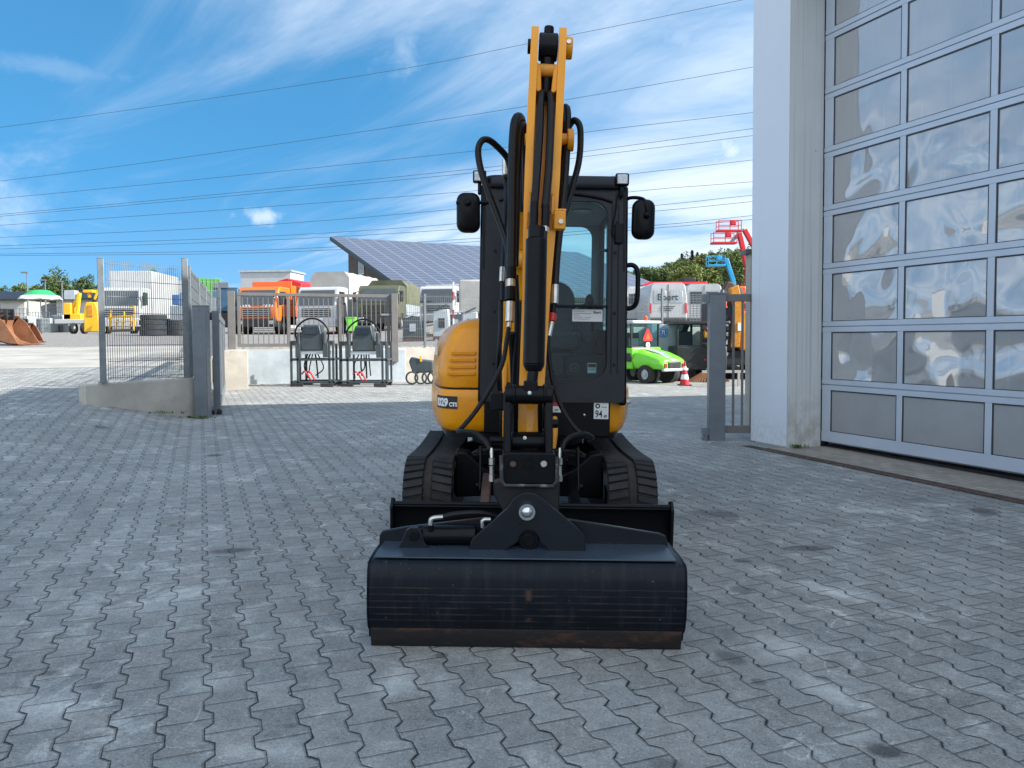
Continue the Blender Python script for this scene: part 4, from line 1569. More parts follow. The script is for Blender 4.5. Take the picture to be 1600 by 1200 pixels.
# grab handle and cable loops on the right post
MB().tube([K(977, 415, 5.16), K(989, 414.5, 5.15), K(996, 424, 5.14), K(996.5, 450, 5.14), K(995, 470, 5.14), K(989, 480, 5.15), K(976, 483, 5.16)], 0.0165, 10).build('grab_handle', M_BLK, ex)
MB().tube([K(966, 300, 5.10), K(962, 330, 5.09), K(957, 360, 5.08), K(960, 371, 5.08), K(966, 366, 5.08), K(964, 345, 5.09)], 0.0045, 6).build('cable', M_BLK, ex)
MB().bb(0.545, 0.60, yf(1.9) - 0.03, yf(1.9), 1.86, 1.99).build('hinge', M_BLK, cabf, 0.006)

# ---- king post and boom foot
m_ = MB()
kp = K(812, 690, 4.55)
kx = kp.x
m_.prism([(kx - 0.09, -0.30, 0.50), (kx - 0.09, -0.78, 0.56), (kx - 0.09, -0.86, 0.64), (kx - 0.09, -0.80, 0.94), (kx - 0.09, -0.55, 1.0), (kx - 0.09, -0.30, 0.85)], (0.18, 0, 0))
m_.bb(kx - 0.13, kx + 0.13, -0.42, -0.30, 0.54, 0.82)
m_.cyl((kx, -0.66, 0.44), (kx, -0.66, 0.62), 0.085, n=20)
m_.build('king_post', M_BLK, ex, 0.014)
# yellow plates each side of the foot
for dxs, (z0, z1) in ((-0.105, (0.60, 1.12)), (0.09, (0.66, 0.95))):
    MB().prism([(kx + dxs, -0.74, z0), (kx + dxs, -0.78, z0 + 0.2), (kx + dxs, -0.72, z1), (kx + dxs, -0.58, z1), (kx + dxs, -0.52, z0)], (0.022, 0, 0)).build('foot_plate', M_YEL, ex, 0.004)
# swing ram and stacked hoses
MB().cyl((kx + 0.12, -0.60, 0.62), (kx + 0.36, 0.0, 0.60), 0.04).build('swing_ram', M_BLK, ex)
m_ = MB()
for i, (x_, w_) in enumerate(((862, 0.0), (867, 0.012))):
    m_.tube([K(x_, 652, 4.2), K(x_ + 1, 672, 4.15), K(x_ - 2, 700, 4.15)], 0.013, 6)
m_.build('worn_hose_guard', M_YELW, ex)


def lof(path, prof_fn, mb, mi=0):
    rings = []
    for i, p in enumerate(path):
        rings.append(prof_fn(p, i))
    mb.loft(rings, mi, True)


# boom: centre line in local coordinates with section height
bp = [(K(801, 615, 4.78), 0.10), (K(800, 560, 4.80), 0.12), (K(802, 480, 4.78), 0.135), (K(808, 400, 4.70), 0.145), (K(818, 320, 4.52), 0.15), (K(832, 258, 4.26), 0.135), (K(848, 222, 4.02), 0.11), (K(857, 212, 3.86), 0.085)]
path = [p for p, h_ in bp]
hs_ = [h_ for p, h_ in bp]
# refine
fine_, fh = [], []
for i in range(len(path) - 1):
    q0 = path[max(0, i - 1)]
    q3 = path[min(len(path) - 1, i + 2)]
    for k in range(4):
        t_ = k / 4
        a, b_, c, d = q0, path[i], path[i + 1], q3
        fine_.append(0.5 * ((2 * b_) + (c - a) * t_ + (2 * a - 5 * b_ + 4 * c - d) * t_ * t_ + (3 * b_ - a - 3 * c + d) * t_ ** 3))
        fh.append(hs_[i] + (hs_[i + 1] - hs_[i]) * t_)
fine_.append(path[-1])
fh.append(hs_[-1])
rings = []
for i, p in enumerate(fine_):
    d = (fine_[min(i + 1, len(fine_) - 1)] - fine_[max(i - 1, 0)]).normalized()
    X = Vector((1, 0, 0))
    N2 = X.cross(d).normalized()
    w_ = 0.062
    rings.append([p + X * sx * w_ + N2 * sz * fh[i] for sx, sz in ((-1, -1), (1, -1), (1, 1), (-1, 1))])
m_ = MB().loft(rings)
boom = m_.build('boom', M_YEL, ex, 0.008)
# dark inner side of the boom where the ram sits
MB().cyl(K(812, 640, 4.50), K(822, 470, 4.38), 0.045, n=18).cyl(K(822, 470, 4.38), K(829, 360, 4.30), 0.026).build('boom_ram', M_BLK, ex)
MB().cyl(K(800, 405, 4.55), K(838, 405, 4.45), 0.05).build('boom_lug', M_YEL, boom, 0.004)
# dipper ram on top of the boom
MB().cyl(K(838, 300, 4.75), K(848, 200, 4.25), 0.048, n=18).build('dipper_ram', M_BLK, ex)
MB().cyl(K(848, 200, 4.25), K(854, 88, 3.80), 0.022, n=14).build('dipper_rod', M_CHROME, ex)
# pivot pin boss at the right
m_ = MB().cyl(K(820, 218, 3.85), K(893, 218, 3.85), 0.030).cyl(K(886, 219, 3.85), K(896, 219, 3.85), 0.055, n=20)
m_.build('pivot_pin', M_YEL, ex, 0.004)

# ---- dipper
DB, DT = K(826, 690, 3.42), K(856.5, 74, 3.80)
DL = (DT - DB).length
dax = (DT - DB).normalized()
dX = Vector((1, 0, 0))
dX = (dX - dax * dX.dot(dax)).normalized()
dY = dax.cross(dX)                      # pointing away from the camera or towards
if dY.y < 0:
    dY = -dY


def D(t_, sx, dy_):
    return DB + dax * (DL * t_) + dX * sx + dY * dy_


def hw(t_):
    """half width of the dipper"""
    pts_ = [(0, 0.048), (0.12, 0.056), (0.30, 0.060), (0.45, 0.070), (0.58, 0.080), (0.75, 0.084), (1.1, 0.086)]
    for (a, va), (b_, vb) in zip(pts_, pts_[1:]):
        if t_ <= b_:
            return va + (vb - va) * (t_ - a) / (b_ - a)
    return 0.086


front = [(-0.03, -0.03), (0.0, -0.062), (0.12, -0.070), (0.35, -0.075), (0.50, -0.085), (0.56, -0.115), (0.63, -0.115), (0.68, -0.085), (0.82, -0.080), (0.93, -0.070), (1.02, -0.055), (1.05, -0.02)]
backp = [(1.05, 0.03), (1.0, 0.06), (0.90, 0.085), (0.80, 0.13), (0.72, 0.135), (0.55, 0.12), (0.30, 0.09), (0.10, 0.07), (0.0, 0.05), (-0.03, 0.02)]
for sx in (-1, 1):
    rings = []
    prof_ = front + backp
    m_ = MB()
    vs = []
    for (t_, dy_) in prof_:
        vs.append(D(t_, sx * hw(t_), dy_))
    for (t_, dy_) in prof_:
        vs.append(D(t_, sx * (hw(t_) - 0.036), dy_))
    n = len(prof_)
    nf, nbk = len(front), len(backp)
    fs = []
    # split the flank into quads between front and back
    bk = list(range(n - 1, nf - 1, -1))
    ff = list(range(nf))
    # triangulated strip
    i, j = 0, 0
    while i < nf - 1 or j < nbk - 1:
        if j == nbk - 1 or (i < nf - 1 and prof_[ff[i + 1]][0] <= prof_[bk[j + 1]][0]):
            tri_ = (ff[i], ff[i + 1], bk[j])
            i += 1
        else:
            tri_ = (ff[i], bk[j + 1], bk[j])
            j += 1
        fs.append(tri_)
        fs.append(tuple(q + n for q in reversed(tri_)))
    for i in range(n):
        k = (i + 1) % n
        fs.append((i, k, n + k, n + i))
    m_.add(vs, fs)
    m_.build('dipper_plate', M_YEL, ex, 0.0, ang=30)
# web plates
m_ = MB()
tt = [i / 20 * 0.86 for i in range(21)]
for (dyo, ta, tb) in ((0.0, 0.02, 0.50), (0.02, 0.50, 0.86), (0.075, 0.03, 0.70)):
    ts = [ta + (tb - ta) * i / 8 for i in range(9)]
    m_.loft([[D(t_, -hw(t_) + 0.014, dyo), D(t_, hw(t_) - 0.014, dyo), D(t_, hw(t_) - 0.014, dyo + 0.010), D(t_, -hw(t_) + 0.014, dyo + 0.010)] for t_ in ts])
m_.build('dipper_web', M_YEL, ex, 0.0, ang=30)
m_ = MB().loft([[D(t_, -hw(t_) + 0.036, -0.064), D(t_, hw(t_) - 0.036, -0.064), D(t_, hw(t_) - 0.036, -0.05), D(t_, -hw(t_) + 0.036, -0.05)] for t_ in (-0.01, 0.04, 0.09, 0.12)])
m_.loft([[D(t_, -hw(t_) + 0.0362, -0.070), D(t_, hw(t_) - 0.0362, -0.070), D(t_, hw(t_) - 0.0362, -0.06), D(t_, -hw(t_) + 0.0362, -0.06)] for t_ in (0.13, 0.2, 0.3, 0.4, 0.47)])
m_.build('dipper_front_plate', M_YEL, ex, 0.0, ang=30)
m_ = MB().cyl(D(0.93, -0.07, -0.02), D(0.93, 0.07, -0.02), 0.030, n=16)
m_.build('cross_tube', M_YELW, ex)
for sx in (-1, 1):
    m_ = MB().prism([D(0.86, sx * 0.022, -0.05), D(0.865, sx * 0.05, -0.06), D(0.92, sx * 0.05, -0.06), D(0.945, sx * 0.05, -0.055), D(0.925, sx * 0.03, -0.05)], dY * 0.11)
    m_.build('fork_cheek', M_YEL, ex, 0.004)
m_ = MB().cyl(D(1.0, 0.07, 0.0), D(1.0, 0.118, 0.0), 0.052, n=22)
bs_ = m_.build('pin_boss', M_YEL, ex, 0.005)
MB().cyl(D(1.0, 0.097, -0.05), D(1.0, 0.097, -0.06), 0.011).build('pin_bolt', M_STEEL, bs_)
MB().cyl(D(1.0, -0.10, 0.0), D(1.0, -0.07, 0.0), 0.035, n=18).build('pin_end', M_BLK, ex, 0.003)
m_ = MB()
m_.cyl(D(1.0, -0.046, 0.0), D(1.0, 0.046, 0.0), 0.066, n=26).cyl(D(0.97, 0, 0.0), D(0.86, 0, 0.03), 0.034, n=16).cyl(D(1.03, 0.0, 0.0), D(1.055, 0.0, -0.01), 0.024)
m_.build('rod_eye', M_BLK, ex, 0.008)
# bracket with a bolt half way
m_ = MB()
cb = K(874, 345, 3.52)
m_.box(cb, (0.055, 0.06, 0.085)).box(cb + Vector((-0.02, 0, 0.045)), (0.10, 0.06, 0.012))
br_ = m_.build('hose_bracket', M_YEL, ex, 0.006)
MB().cyl(cb + Vector((0.005, -0.028, -0.008)), cb + Vector((0.005, -0.040, -0.008)), 0.011, n=8).build('bracket_bolt', M_STEEL, br_)
for dx_ in (-0.075, 0.0):
    pass
# cylinder trunnion cheeks
m_ = MB()
for sx in (-1, 1):
    m_.prism([D(0.50, sx * 0.060, -0.09), D(0.53, sx * 0.060, -0.15), D(0.57, sx * 0.060, -0.15), D(0.60, sx * 0.060, -0.09)], dX * (-0.014 * sx))
m_.build('trunnion', M_YELW, ex, 0.003)

# bucket cylinder
c0, c1, c2 = K(838.5, 374, 3.36), K(834, 570, 3.30), K(829, 615, 3.27)
dcy = (c1 - c0).normalized()
m_ = MB().cyl(c0, c1, 0.047, n=26).cyl(c1, c1 + dcy * 0.028, 0.047, 0.033, n=26).cyl(c0 - dcy * 0.055, c0, 0.038, n=20)
bc_ = m_.build('bucket_cylinder', M_BLK, ex, 0.004)
MB().cyl(c1, c2, 0.024, n=16).build('cylinder_rod', M_BLK, bc_)
ms_ = MB()
pc = K(828.5, 410, 3.325)
ms_.box(pc, (0.013, 0.012, 0.070), (0, 0, R(-35)))
ms_.build('cylinder_sticker', M_WHT, bc_)
# steel pipes along the cylinder
for x0_, x1_ in ((834.5, 826), (851.5, 848)):
    MB().tube([K(x0_, 362, 3.40), K(x0_, 385, 3.36), K(x1_, 430, 3.33), K(x1_, 520, 3.30)], 0.009, 8).build('cylinder_pipe', M_BLK, bc_)
for x_, y0, y1 in ((834, 334, 352), (852, 340, 352)):
    MB().cyl(K(x_ + 1, y0 - 18, 3.45), K(x_, y1 + 2, 3.42), 0.019, n=12).build('hose_collar', M_BLK, ex)
    MB().cyl(K(x_, y1 + 2, 3.42), K(x_, y1 + 11, 3.41), 0.015, n=6).build('hose_fitting', M_STEEL, ex)
for ptsx in ([K(850, 150, 3.74), K(846, 146, 3.70), K(844.5, 165, 3.66), K(843, 210, 3.60), K(839, 270, 3.52), K(835, 320, 3.46)],
             [K(855, 150, 3.74), K(859, 148, 3.70), K(861, 165, 3.66), K(860, 210, 3.60), K(857, 270, 3.52), K(852, 325, 3.46)]):
    MB().tube(ptsx, 0.0185, 10).build('bucket_hose', M_HOSE, ex)

# side hoses over the pivot
hoses = [
    ([K(818, 330, 4.2), K(816, 250, 4.1), K(815, 196, 4.0), K(810, 183, 3.92), K(804, 198, 3.86), K(801, 260, 3.80), K(800, 340, 3.74), K(799, 420, 3.66)], 0.0245),
    ([K(822, 320, 4.1), K(821, 250, 4.05), K(819, 205, 3.98), K(815, 195, 3.92), K(811, 215, 3.88), K(808, 280, 3.82), K(806, 345, 3.76), K(804, 415, 3.70)], 0.020),
    ([K(874, 330, 4.2), K(880, 240, 4.1), K(881, 180, 4.0), K(884, 168, 3.94), K(887, 185, 3.90), K(884, 260, 3.82), K(877, 335, 3.72), K(870, 400, 3.62), K(867, 445, 3.56)], 0.019),
    ([K(797, 262, 4.0), K(792, 246, 3.98), K(778, 230, 3.94), K(764, 219, 3.90), K(753, 220, 3.88), K(747, 236, 3.86), K(752, 268, 3.84), K(764, 303, 3.82), K(780, 345, 3.80), K(793, 385, 3.76), K(794, 418, 3.72)], 0.0165),
    ([K(884, 212, 3.95), K(890, 196, 3.92), K(898, 188, 3.90), K(906, 198, 3.88), K(907, 225, 3.87), K(904, 255, 3.86), K(895, 290, 3.84), K(884, 328, 3.80), K(876, 360, 3.76)], 0.0165),
    ([K(789, 262, 4.3), K(791, 300, 4.2), K(789, 350, 4.1), K(786, 420, 4.0), K(785, 470, 3.95)], 0.014),
    ([K(783, 470, 4.05), K(782, 520, 4.0), K(779, 560, 4.0), K(779, 600, 4.1), K(784, 640, 4.2)], 0.013),
    ([K(799, 520, 3.8), K(802, 580, 3.9), K(803, 640, 4.1)], 0.017),
    ([K(806, 430, 3.8), K(808, 500, 3.8), K(805, 570, 3.85), K(803, 640, 4.0)], 0.014),
]
for ptsx, r_ in hoses:
    MB().tube(ptsx, r_, 10, 6).build('hydraulic_hose', M_HOSE, ex)
# couplings
cps = [((799, 418, 3.66), (798.5, 436, 3.65), 0.026, M_BLK), ((798.5, 436, 3.65), (798, 449, 3.64), 0.021, M_STEEL), ((798, 449, 3.64), (797.5, 470, 3.62), 0.027, M_BLK),
       ((797.5, 471, 3.62), (796.5, 503, 3.60), 0.021, M_STEEL), ((796.5, 503, 3.6), (795, 514, 3.59), 0.012, M_STEEL),
       ((867, 445, 3.56), (866, 475, 3.54), 0.019, M_STEEL), ((865, 475, 3.54), (863.5, 490, 3.53), 0.014, M_BLK), ((863.5, 490, 3.53), (862, 502, 3.52), 0.020, M_RED), ((862, 502, 3.52), (857, 525, 3.51), 0.014, M_STEEL),
       ((785, 417, 3.98), (784, 440, 3.97), 0.014, M_STEEL), ((790, 250, 4.25), (790, 275, 4.22), 0.020, M_STEEL)]
for a, b_, r_, mm in cps:
    MB().cyl(K(*a), K(*b_), r_, n=10).build('hose_coupling', mm, ex, 0.002)
# loops down to the quick hitch
ql = [
    ([K(795, 512, 3.59), K(792, 530, 3.56), K(785, 568, 3.52), K(765, 609, 3.50), K(742, 644, 3.48), K(722, 668, 3.46), K(716, 674, 3.42), K(726, 674, 3.38), K(743, 677, 3.34), K(757, 688, 3.30), K(766, 702, 3.27)], 0.0108),
    ([K(856, 522, 3.51), K(858, 560, 3.50), K(864, 598, 3.49), K(876, 634, 3.48), K(894, 664, 3.46), K(912, 681, 3.44), K(925, 685, 3.42), K(918, 679, 3.38), K(900, 679, 3.34), K(884, 688, 3.30), K(877, 702, 3.27)], 0.0108),
]
for ptsx, r_ in ql:
    MB().tube(ptsx, r_, 10, 6).build('hitch_hose', M_HOSE, ex)
for x_, x2 in ((768, 768.5), (874.5, 874)):
    m_ = MB().cyl(K(x_, 700, 3.27), K(x2, 716, 3.26), 0.008).cyl(K(x2, 716, 3.26), K(x2, 726, 3.26), 0.013, n=6).cyl(K(x2, 728, 3.26), K(x2, 742, 3.26), 0.010).cyl(K(x2, 742, 3.26), K(x2, 752, 3.26), 0.013, n=6)
    m_.build('hitch_fitting', M_STEEL, ex)

# ---- tipping links and quick hitch
Lp = K(826, 616.5, 3.27)
m_ = MB().cyl(K(789, 616.5, 3.27), K(864, 617.5, 3.27), 0.040, n=20).cyl(K(800, 616.5, 3.27), K(806, 616.5, 3.27), 0.045, n=20).cyl(K(848, 616.5, 3.27), K(853, 616.5, 3.27), 0.045, n=20)
m_.box(K(829, 606, 3.27), (0.06, 0.07, 0.06))
lk = m_.build('link_barrel', M_BLK, ex, 0.005)
MB().sphere(K(827.5, 614, 3.225), 0.0085).build('grease_cap', M_WHT, lk)
for x_ in (793, 858):
    MB().prism([K(x_ - 6, 612, 3.25), K(x_ + 6, 612, 3.25), K(x_ + 6, 716, 3.22), K(x_ - 7, 716, 3.22)], (0, 0.075, 0)).build('tipping_link', M_BLK, ex, 0.006)
for x_ in (806, 844):
    MB().bar(K(x_, 622, 3.33), K(x_ - 0.5, 690, 3.42), 0.020, 0.06, up=(0, 1, 0)).build('idler_link', M_BLK, ex, 0.004)
m_ = MB().cyl(K(799, 691, 3.34), K(857, 691, 3.34), 0.046, n=20).cyl(K(766, 688, 3.36), K(800, 688, 3.36), 0.016, n=12).cyl(K(848, 662, 3.4), K(872, 662, 3.4), 0.02)
m_.box(K(829, 702, 3.33), (0.07, 0.06, 0.08))
lb = m_.build('lower_barrel', M_BLK, ex, 0.005)
MB().sphere(K(820, 684.5, 3.29), 0.009).build('grease_cap', M_WHT, lb)
# left hand catch plate
MB().prism([K(765, 615, 3.36), K(779, 612, 3.36), K(790, 616, 3.36), K(790, 640, 3.36), K(766, 642, 3.36)], (0, 0.05, 0)).build('catch_plate', M_BLK, ex, 0.005)

m_ = MB()
hd_pts = [K(785, 711, 3.20), K(790, 707, 3.20), K(864, 708, 3.20), K(869, 712, 3.20), K(868, 752, 3.20), K(864, 757.5, 3.20), K(790, 757, 3.20), K(784, 750, 3.20)]
m_.prism(hd_pts, (0, 0.16, 0))
hitch = m_.build('quick_hitch', M_BLK, ex, 0.006)
M_WORN = mat('worn_bare_edge', (0.03, 0.03, 0.032), 0.45, 0.2, 0.5, 9, 0, 0, dirt=0.9, dcol=(0.30, 0.28, 0.25))
m_ = MB()
fp2 = [K(783.5, 712, 3.185), K(784, 751, 3.185), K(789, 758.5, 3.185), K(864, 759.5, 3.185), K(870, 752, 3.185), K(871, 714, 3.185)]
m_.tube(fp2, 0.0085, 8, curve=False)
m_.build('worn_rim', M_WORN, hitch)
for x_, r_, mm in ((801.5, 0.019, M_BROWN), (825, 0.024, M_BLK), (849.6, 0.019, M_STEEL)):
    c = K(x_, 724.5, 3.20)
    MB().ring(c, (0, 1, 0), r_ * 0.72, r_, 0.012, 20).build('hole_rim', M_BLK, hitch)
    MB().cyl(c + Vector((0, -0.003, 0)), c + Vector((0, 0.01, 0)), r_ * (0.72 if r_ < 0.02 else 0.4), n=14).build('pin_end', mm, hitch)
# shoulders and neck down to the tilt bracket
m_ = MB()
m_.prism([K(771, 756, 3.24), K(784, 752, 3.24), K(869, 753, 3.24), K(875, 757, 3.24), K(874, 800, 3.20), K(848, 822, 3.20), K(796, 822, 3.20), K(771, 772, 3.24)], (0, 0.10, 0))
m_.build('hitch_neck', M_BLK, ex, 0.006)

# ---- grading bucket
def C2(X, Y, d):
    return K(560 + 0.3375 * X, 740 + 0.3375 * Y, d)


bL, bR = K(577, 935, 3.00).x, K(1069, 935, 3.00).x
yB = 2.975 - 5.4
prof_o = [(0.035, 0.062), (0.008, 0.085), (-0.010, 0.14), (-0.016, 0.20), (-0.013, 0.28), (-0.004, 0.325), (0.012, 0.343), (0.026, 0.347)]
shell_o = prof_o + [(0.13, 0.352), (0.36, 0.345)]
m_ = MB()
# shell plate, 8 mm thick, closed ring of outline
inn = [(a + 0.012 * (1 if a < 0.06 else 0.3), z - 0.010 * (1 if z > 0.3 else 0.0)) for a, z in shell_o]
ol = [(a, z) for a, z in shell_o] + [(a, z) for a, z in reversed(inn)]
m_.loft([[Vector((x_, yB + a, z)) for a, z in ol] for x_ in (bL, bR)])
bk_ = m_.build('grading_bucket', M_BKT, ex, 0.0, ang=35)
for x_, s_ in ((bL, 1), (bR, -1)):
    spf = [(0.045, 0.03)] + prof_o + [(0.13, 0.352), (0.36, 0.345), (0.40, 0.30), (0.25, 0.12)]
    MB().prism([(x_ - s_ * 0.004, yB + a, z) for a, z in spf], (s_ * 0.014, 0, 0)).build('side_plate', M_BKT, bk_, 0.003)
m_ = MB()
m_.loft([[Vector((x_, yB + a, z)) for a, z in ((0.028, 0.002), (0.010, 0.070), (0.012, 0.082), (0.030, 0.083), (0.050, 0.004))] for x_ in (bL - 0.004 + 0.012, bL + 0.05, bR - 0.05, bR + 0.004 - 0.012)])
m_.build('cutting_edge', M_EDGE, bk_, 0.002)
# folded top flange
m_ = MB()
ftop = K(822, 862, 3.10).z
m_.prism([(bL + 0.015, yB + 0.032, 0.352), (bR - 0.03, yB + 0.032, 0.352), (bR - 0.045, yB + 0.20, 0.372), (bL + 0.03, yB + 0.20, 0.372)], (0, 0, 0.006))
m_.build('top_flange', M_FLG, bk_, 0.002)
# long rib plate
m_ = MB()
m_.prism([C2(95, 352, 3.17), C2(97, 285, 3.17), C2(110, 266, 3.17), C2(225, 246, 3.17), C2(600, 203, 3.17), C2(960, 208, 3.17), C2(1395, 278, 3.17), C2(1425, 292, 3.17), C2(1437, 352, 3.17)], (0, 0.02, 0))
m_.build('rib_plate', M_CAB, bk_, 0.004)
# tilt bracket
brk = [(514, 364), (518, 322), (530, 300), (690, 160), (716, 118), (745, 96), (780, 88), (818, 94), (850, 112), (880, 140), (1032, 268), (1048, 292), (1052, 366), (893, 366), (842, 318), (832, 290), (815, 270), (790, 262), (764, 270), (748, 288), (740, 316), (666, 364)]
m_ = MB().prism([C2(x_, y_, 3.09) for x_, y_ in brk], (0, 0.025, 0))
tb_ = m_.build('tilt_bracket', M_CAB, bk_, 0.003)
pc = C2(780, 173, 3.085)
MB().ring(pc, (0, 1, 0), 0.026, 0.0345, 0.05, 28).build('pin_collar', M_CHROME, bk_)
MB().cyl(pc + Vector((0, -0.022, 0)), pc + Vector((0, 0.05, 0)), 0.0255, n=24).sphere(pc + Vector((0, -0.018, 0)), 0.024, 20, 12, 0, 1, 0.8, 1).build('tilt_pin', M_CHROME, bk_, 0.0)
pc = C2(788, 303, 3.11)
MB().cyl(pc + Vector((0, -0.01, 0)), pc + Vector((0, 0.06, 0)), 0.042, n=24).cyl(pc + Vector((0, -0.02, 0)), pc, 0.026, n=20).build('lower_pin', M_BLK, bk_, 0.003)
# lug and tilt cylinder
m_ = MB().prism([C2(178, 352, 3.10), C2(195, 325, 3.10), C2(218, 265, 3.10), C2(240, 250, 3.10), C2(275, 250, 3.10), C2(292, 268, 3.10), C2(305, 318, 3.10), C2(330, 350, 3.10)], (0, 0.02, 0))
m_.build('cylinder_lug', M_CAB, bk_, 0.003)
pc = C2(256, 290, 3.09)
MB().cyl(pc, pc + Vector((0, 0.08, 0)), 0.021, n=20).build('lug_pin', M_BLK, bk_, 0.002)
m_ = MB().cyl(C2(300, 284, 3.15), C2(545, 284, 3.15), 0.041, n=24).cyl(C2(230, 284, 3.15), C2(300, 284, 3.15), 0.03, n=16).cyl(C2(545, 290, 3.16), C2(780, 298, 3.16), 0.022)
tc_ = m_.build('tilt_cylinder', M_BLK, bk_, 0.004)
for (pts_, r_) in (([C2(335, 262, 3.12), C2(334, 225, 3.12), C2(345, 206, 3.12), C2(392, 200, 3.12)], 0.0095), ([C2(575, 250, 3.12), C2(574, 225, 3.12), C2(583, 213, 3.12), C2(612, 212, 3.12)], 0.0085)):
    MB().tube(pts_, r_, 8).build('elbow_fitting', M_STEEL, bk_)
MB().tube([C2(392, 200, 3.12), C2(450, 188, 3.13), C2(560, 182, 3.15), C2(640, 200, 3.18)], 0.012, 8).build('tilt_hose', M_HOSE, bk_)
MB().cyl(C2(335, 262, 3.12), C2(335, 238, 3.12), 0.012, n=8).build('hose_nut', M_BLK, bk_)
# ================================================================ behind the yard gate
M_TW = mat('truck_white', (0.43, 0.44, 0.45), 0.4, 0, 0.06, 1.5, 0, 0, dirt=0.3, dcol=(0.28, 0.27, 0.26), coat=0.1)
M_TO = mat('truck_orange', (0.80, 0.16, 0.012), 0.35, 0, 0.06, 1.5, 0, 0, dirt=0.25, dcol=(0.30, 0.15, 0.08), coat=0.3)
M_TG = mat('army_green', (0.075, 0.085, 0.05), 0.6, 0, 0.12, 2, 0, 0, dirt=0.3)
M_TRED = mat('tarp_red', (0.55, 0.02, 0.025), 0.6, 0, 0.1, 2)
M_TARP = mat('pale_tarpaulin', (0.38, 0.37, 0.345), 0.75, 0, 0.12, 1.3, 0.4, 3)
M_TCAN = mat('green_canvas', (0.10, 0.105, 0.065), 0.9, 0, 0.2, 1.5, 0.4, 4)
M_DARK = mat('dark_plastic', (0.02, 0.021, 0.023), 0.5, 0, 0.3, 3)
M_TGLS = mat('truck_glass', (0.02, 0.03, 0.04), 0.06, 0, 0.2, 2, spec=1.0, rv=0.02)
M_TYRE = mat('tyre_rubber', (0.022, 0.021, 0.020), 0.85, 0, 0.3, 6, dirt=0.5, dcol=(0.06, 0.055, 0.05))
M_BRGR = mat('bright_green', (0.16, 0.60, 0.03), 0.35, 0, 0.06, 3, coat=0.3)
M_CGR = mat('container_green', (0.06, 0.26, 0.03), 0.5, 0, 0.1, 2)
M_BLUE = mat('machine_blue', (0.03, 0.18, 0.50), 0.4, 0, 0.1, 3)
M_LBLU = mat('lift_blue', (0.02, 0.30, 0.55), 0.4, 0, 0.1, 3)
M_LRED = mat('lift_red', (0.50, 0.008, 0.014), 0.5, 0, 0.1, 3)
M_MYEL = mat('machine_yellow', (0.75, 0.42, 0.01), 0.4, 0, 0.08, 3, dirt=0.2)
M_RBKT = mat('rusty_bucket', (0.22, 0.095, 0.045), 0.75, 0, 0.25, 2.5, 0.5, 20, dirt=0.6, dcol=(0.10, 0.06, 0.04))
M_DGRN = mat('attachment_paint', (0.040, 0.055, 0.062), 0.5, 0, 0.2, 4, dirt=0.4)
M_ORNG = mat('signal_orange', (0.85, 0.09, 0.01), 0.45, 0, 0.05, 8)
M_SILV = mat('zinc_sheet', (0.42, 0.47, 0.50), 0.45, 0.4, 0.10, 3, 0, 0, dirt=0.3, dcol=(0.28, 0.32, 0.34))


def root(name, label, cat, px, d, phi=0.0, group=None, dx=0.0, z=None):
    p = on(px, d)
    if z is not None:
        p.z = z
    return thing(name, label, cat, p, -R(phi), group)


def wheel(par, x, y, r_, w_=0.28, hub=None):
    t_ = MB().ring((x, y, r_), (1, 0, 0), r_ * 0.55, r_, w_, 20).build('wheel', M_TYRE, par)
    MB().cyl((x - w_ * 0.3, y, r_), (x + w_ * 0.3, y, r_), r_ * 0.56, n=16).cyl((x - w_ * 0.45, y, r_), (x + w_ * 0.45, y, r_), r_ * 0.2, n=10).build('hub', hub or M_SILV, t_)
    return t_


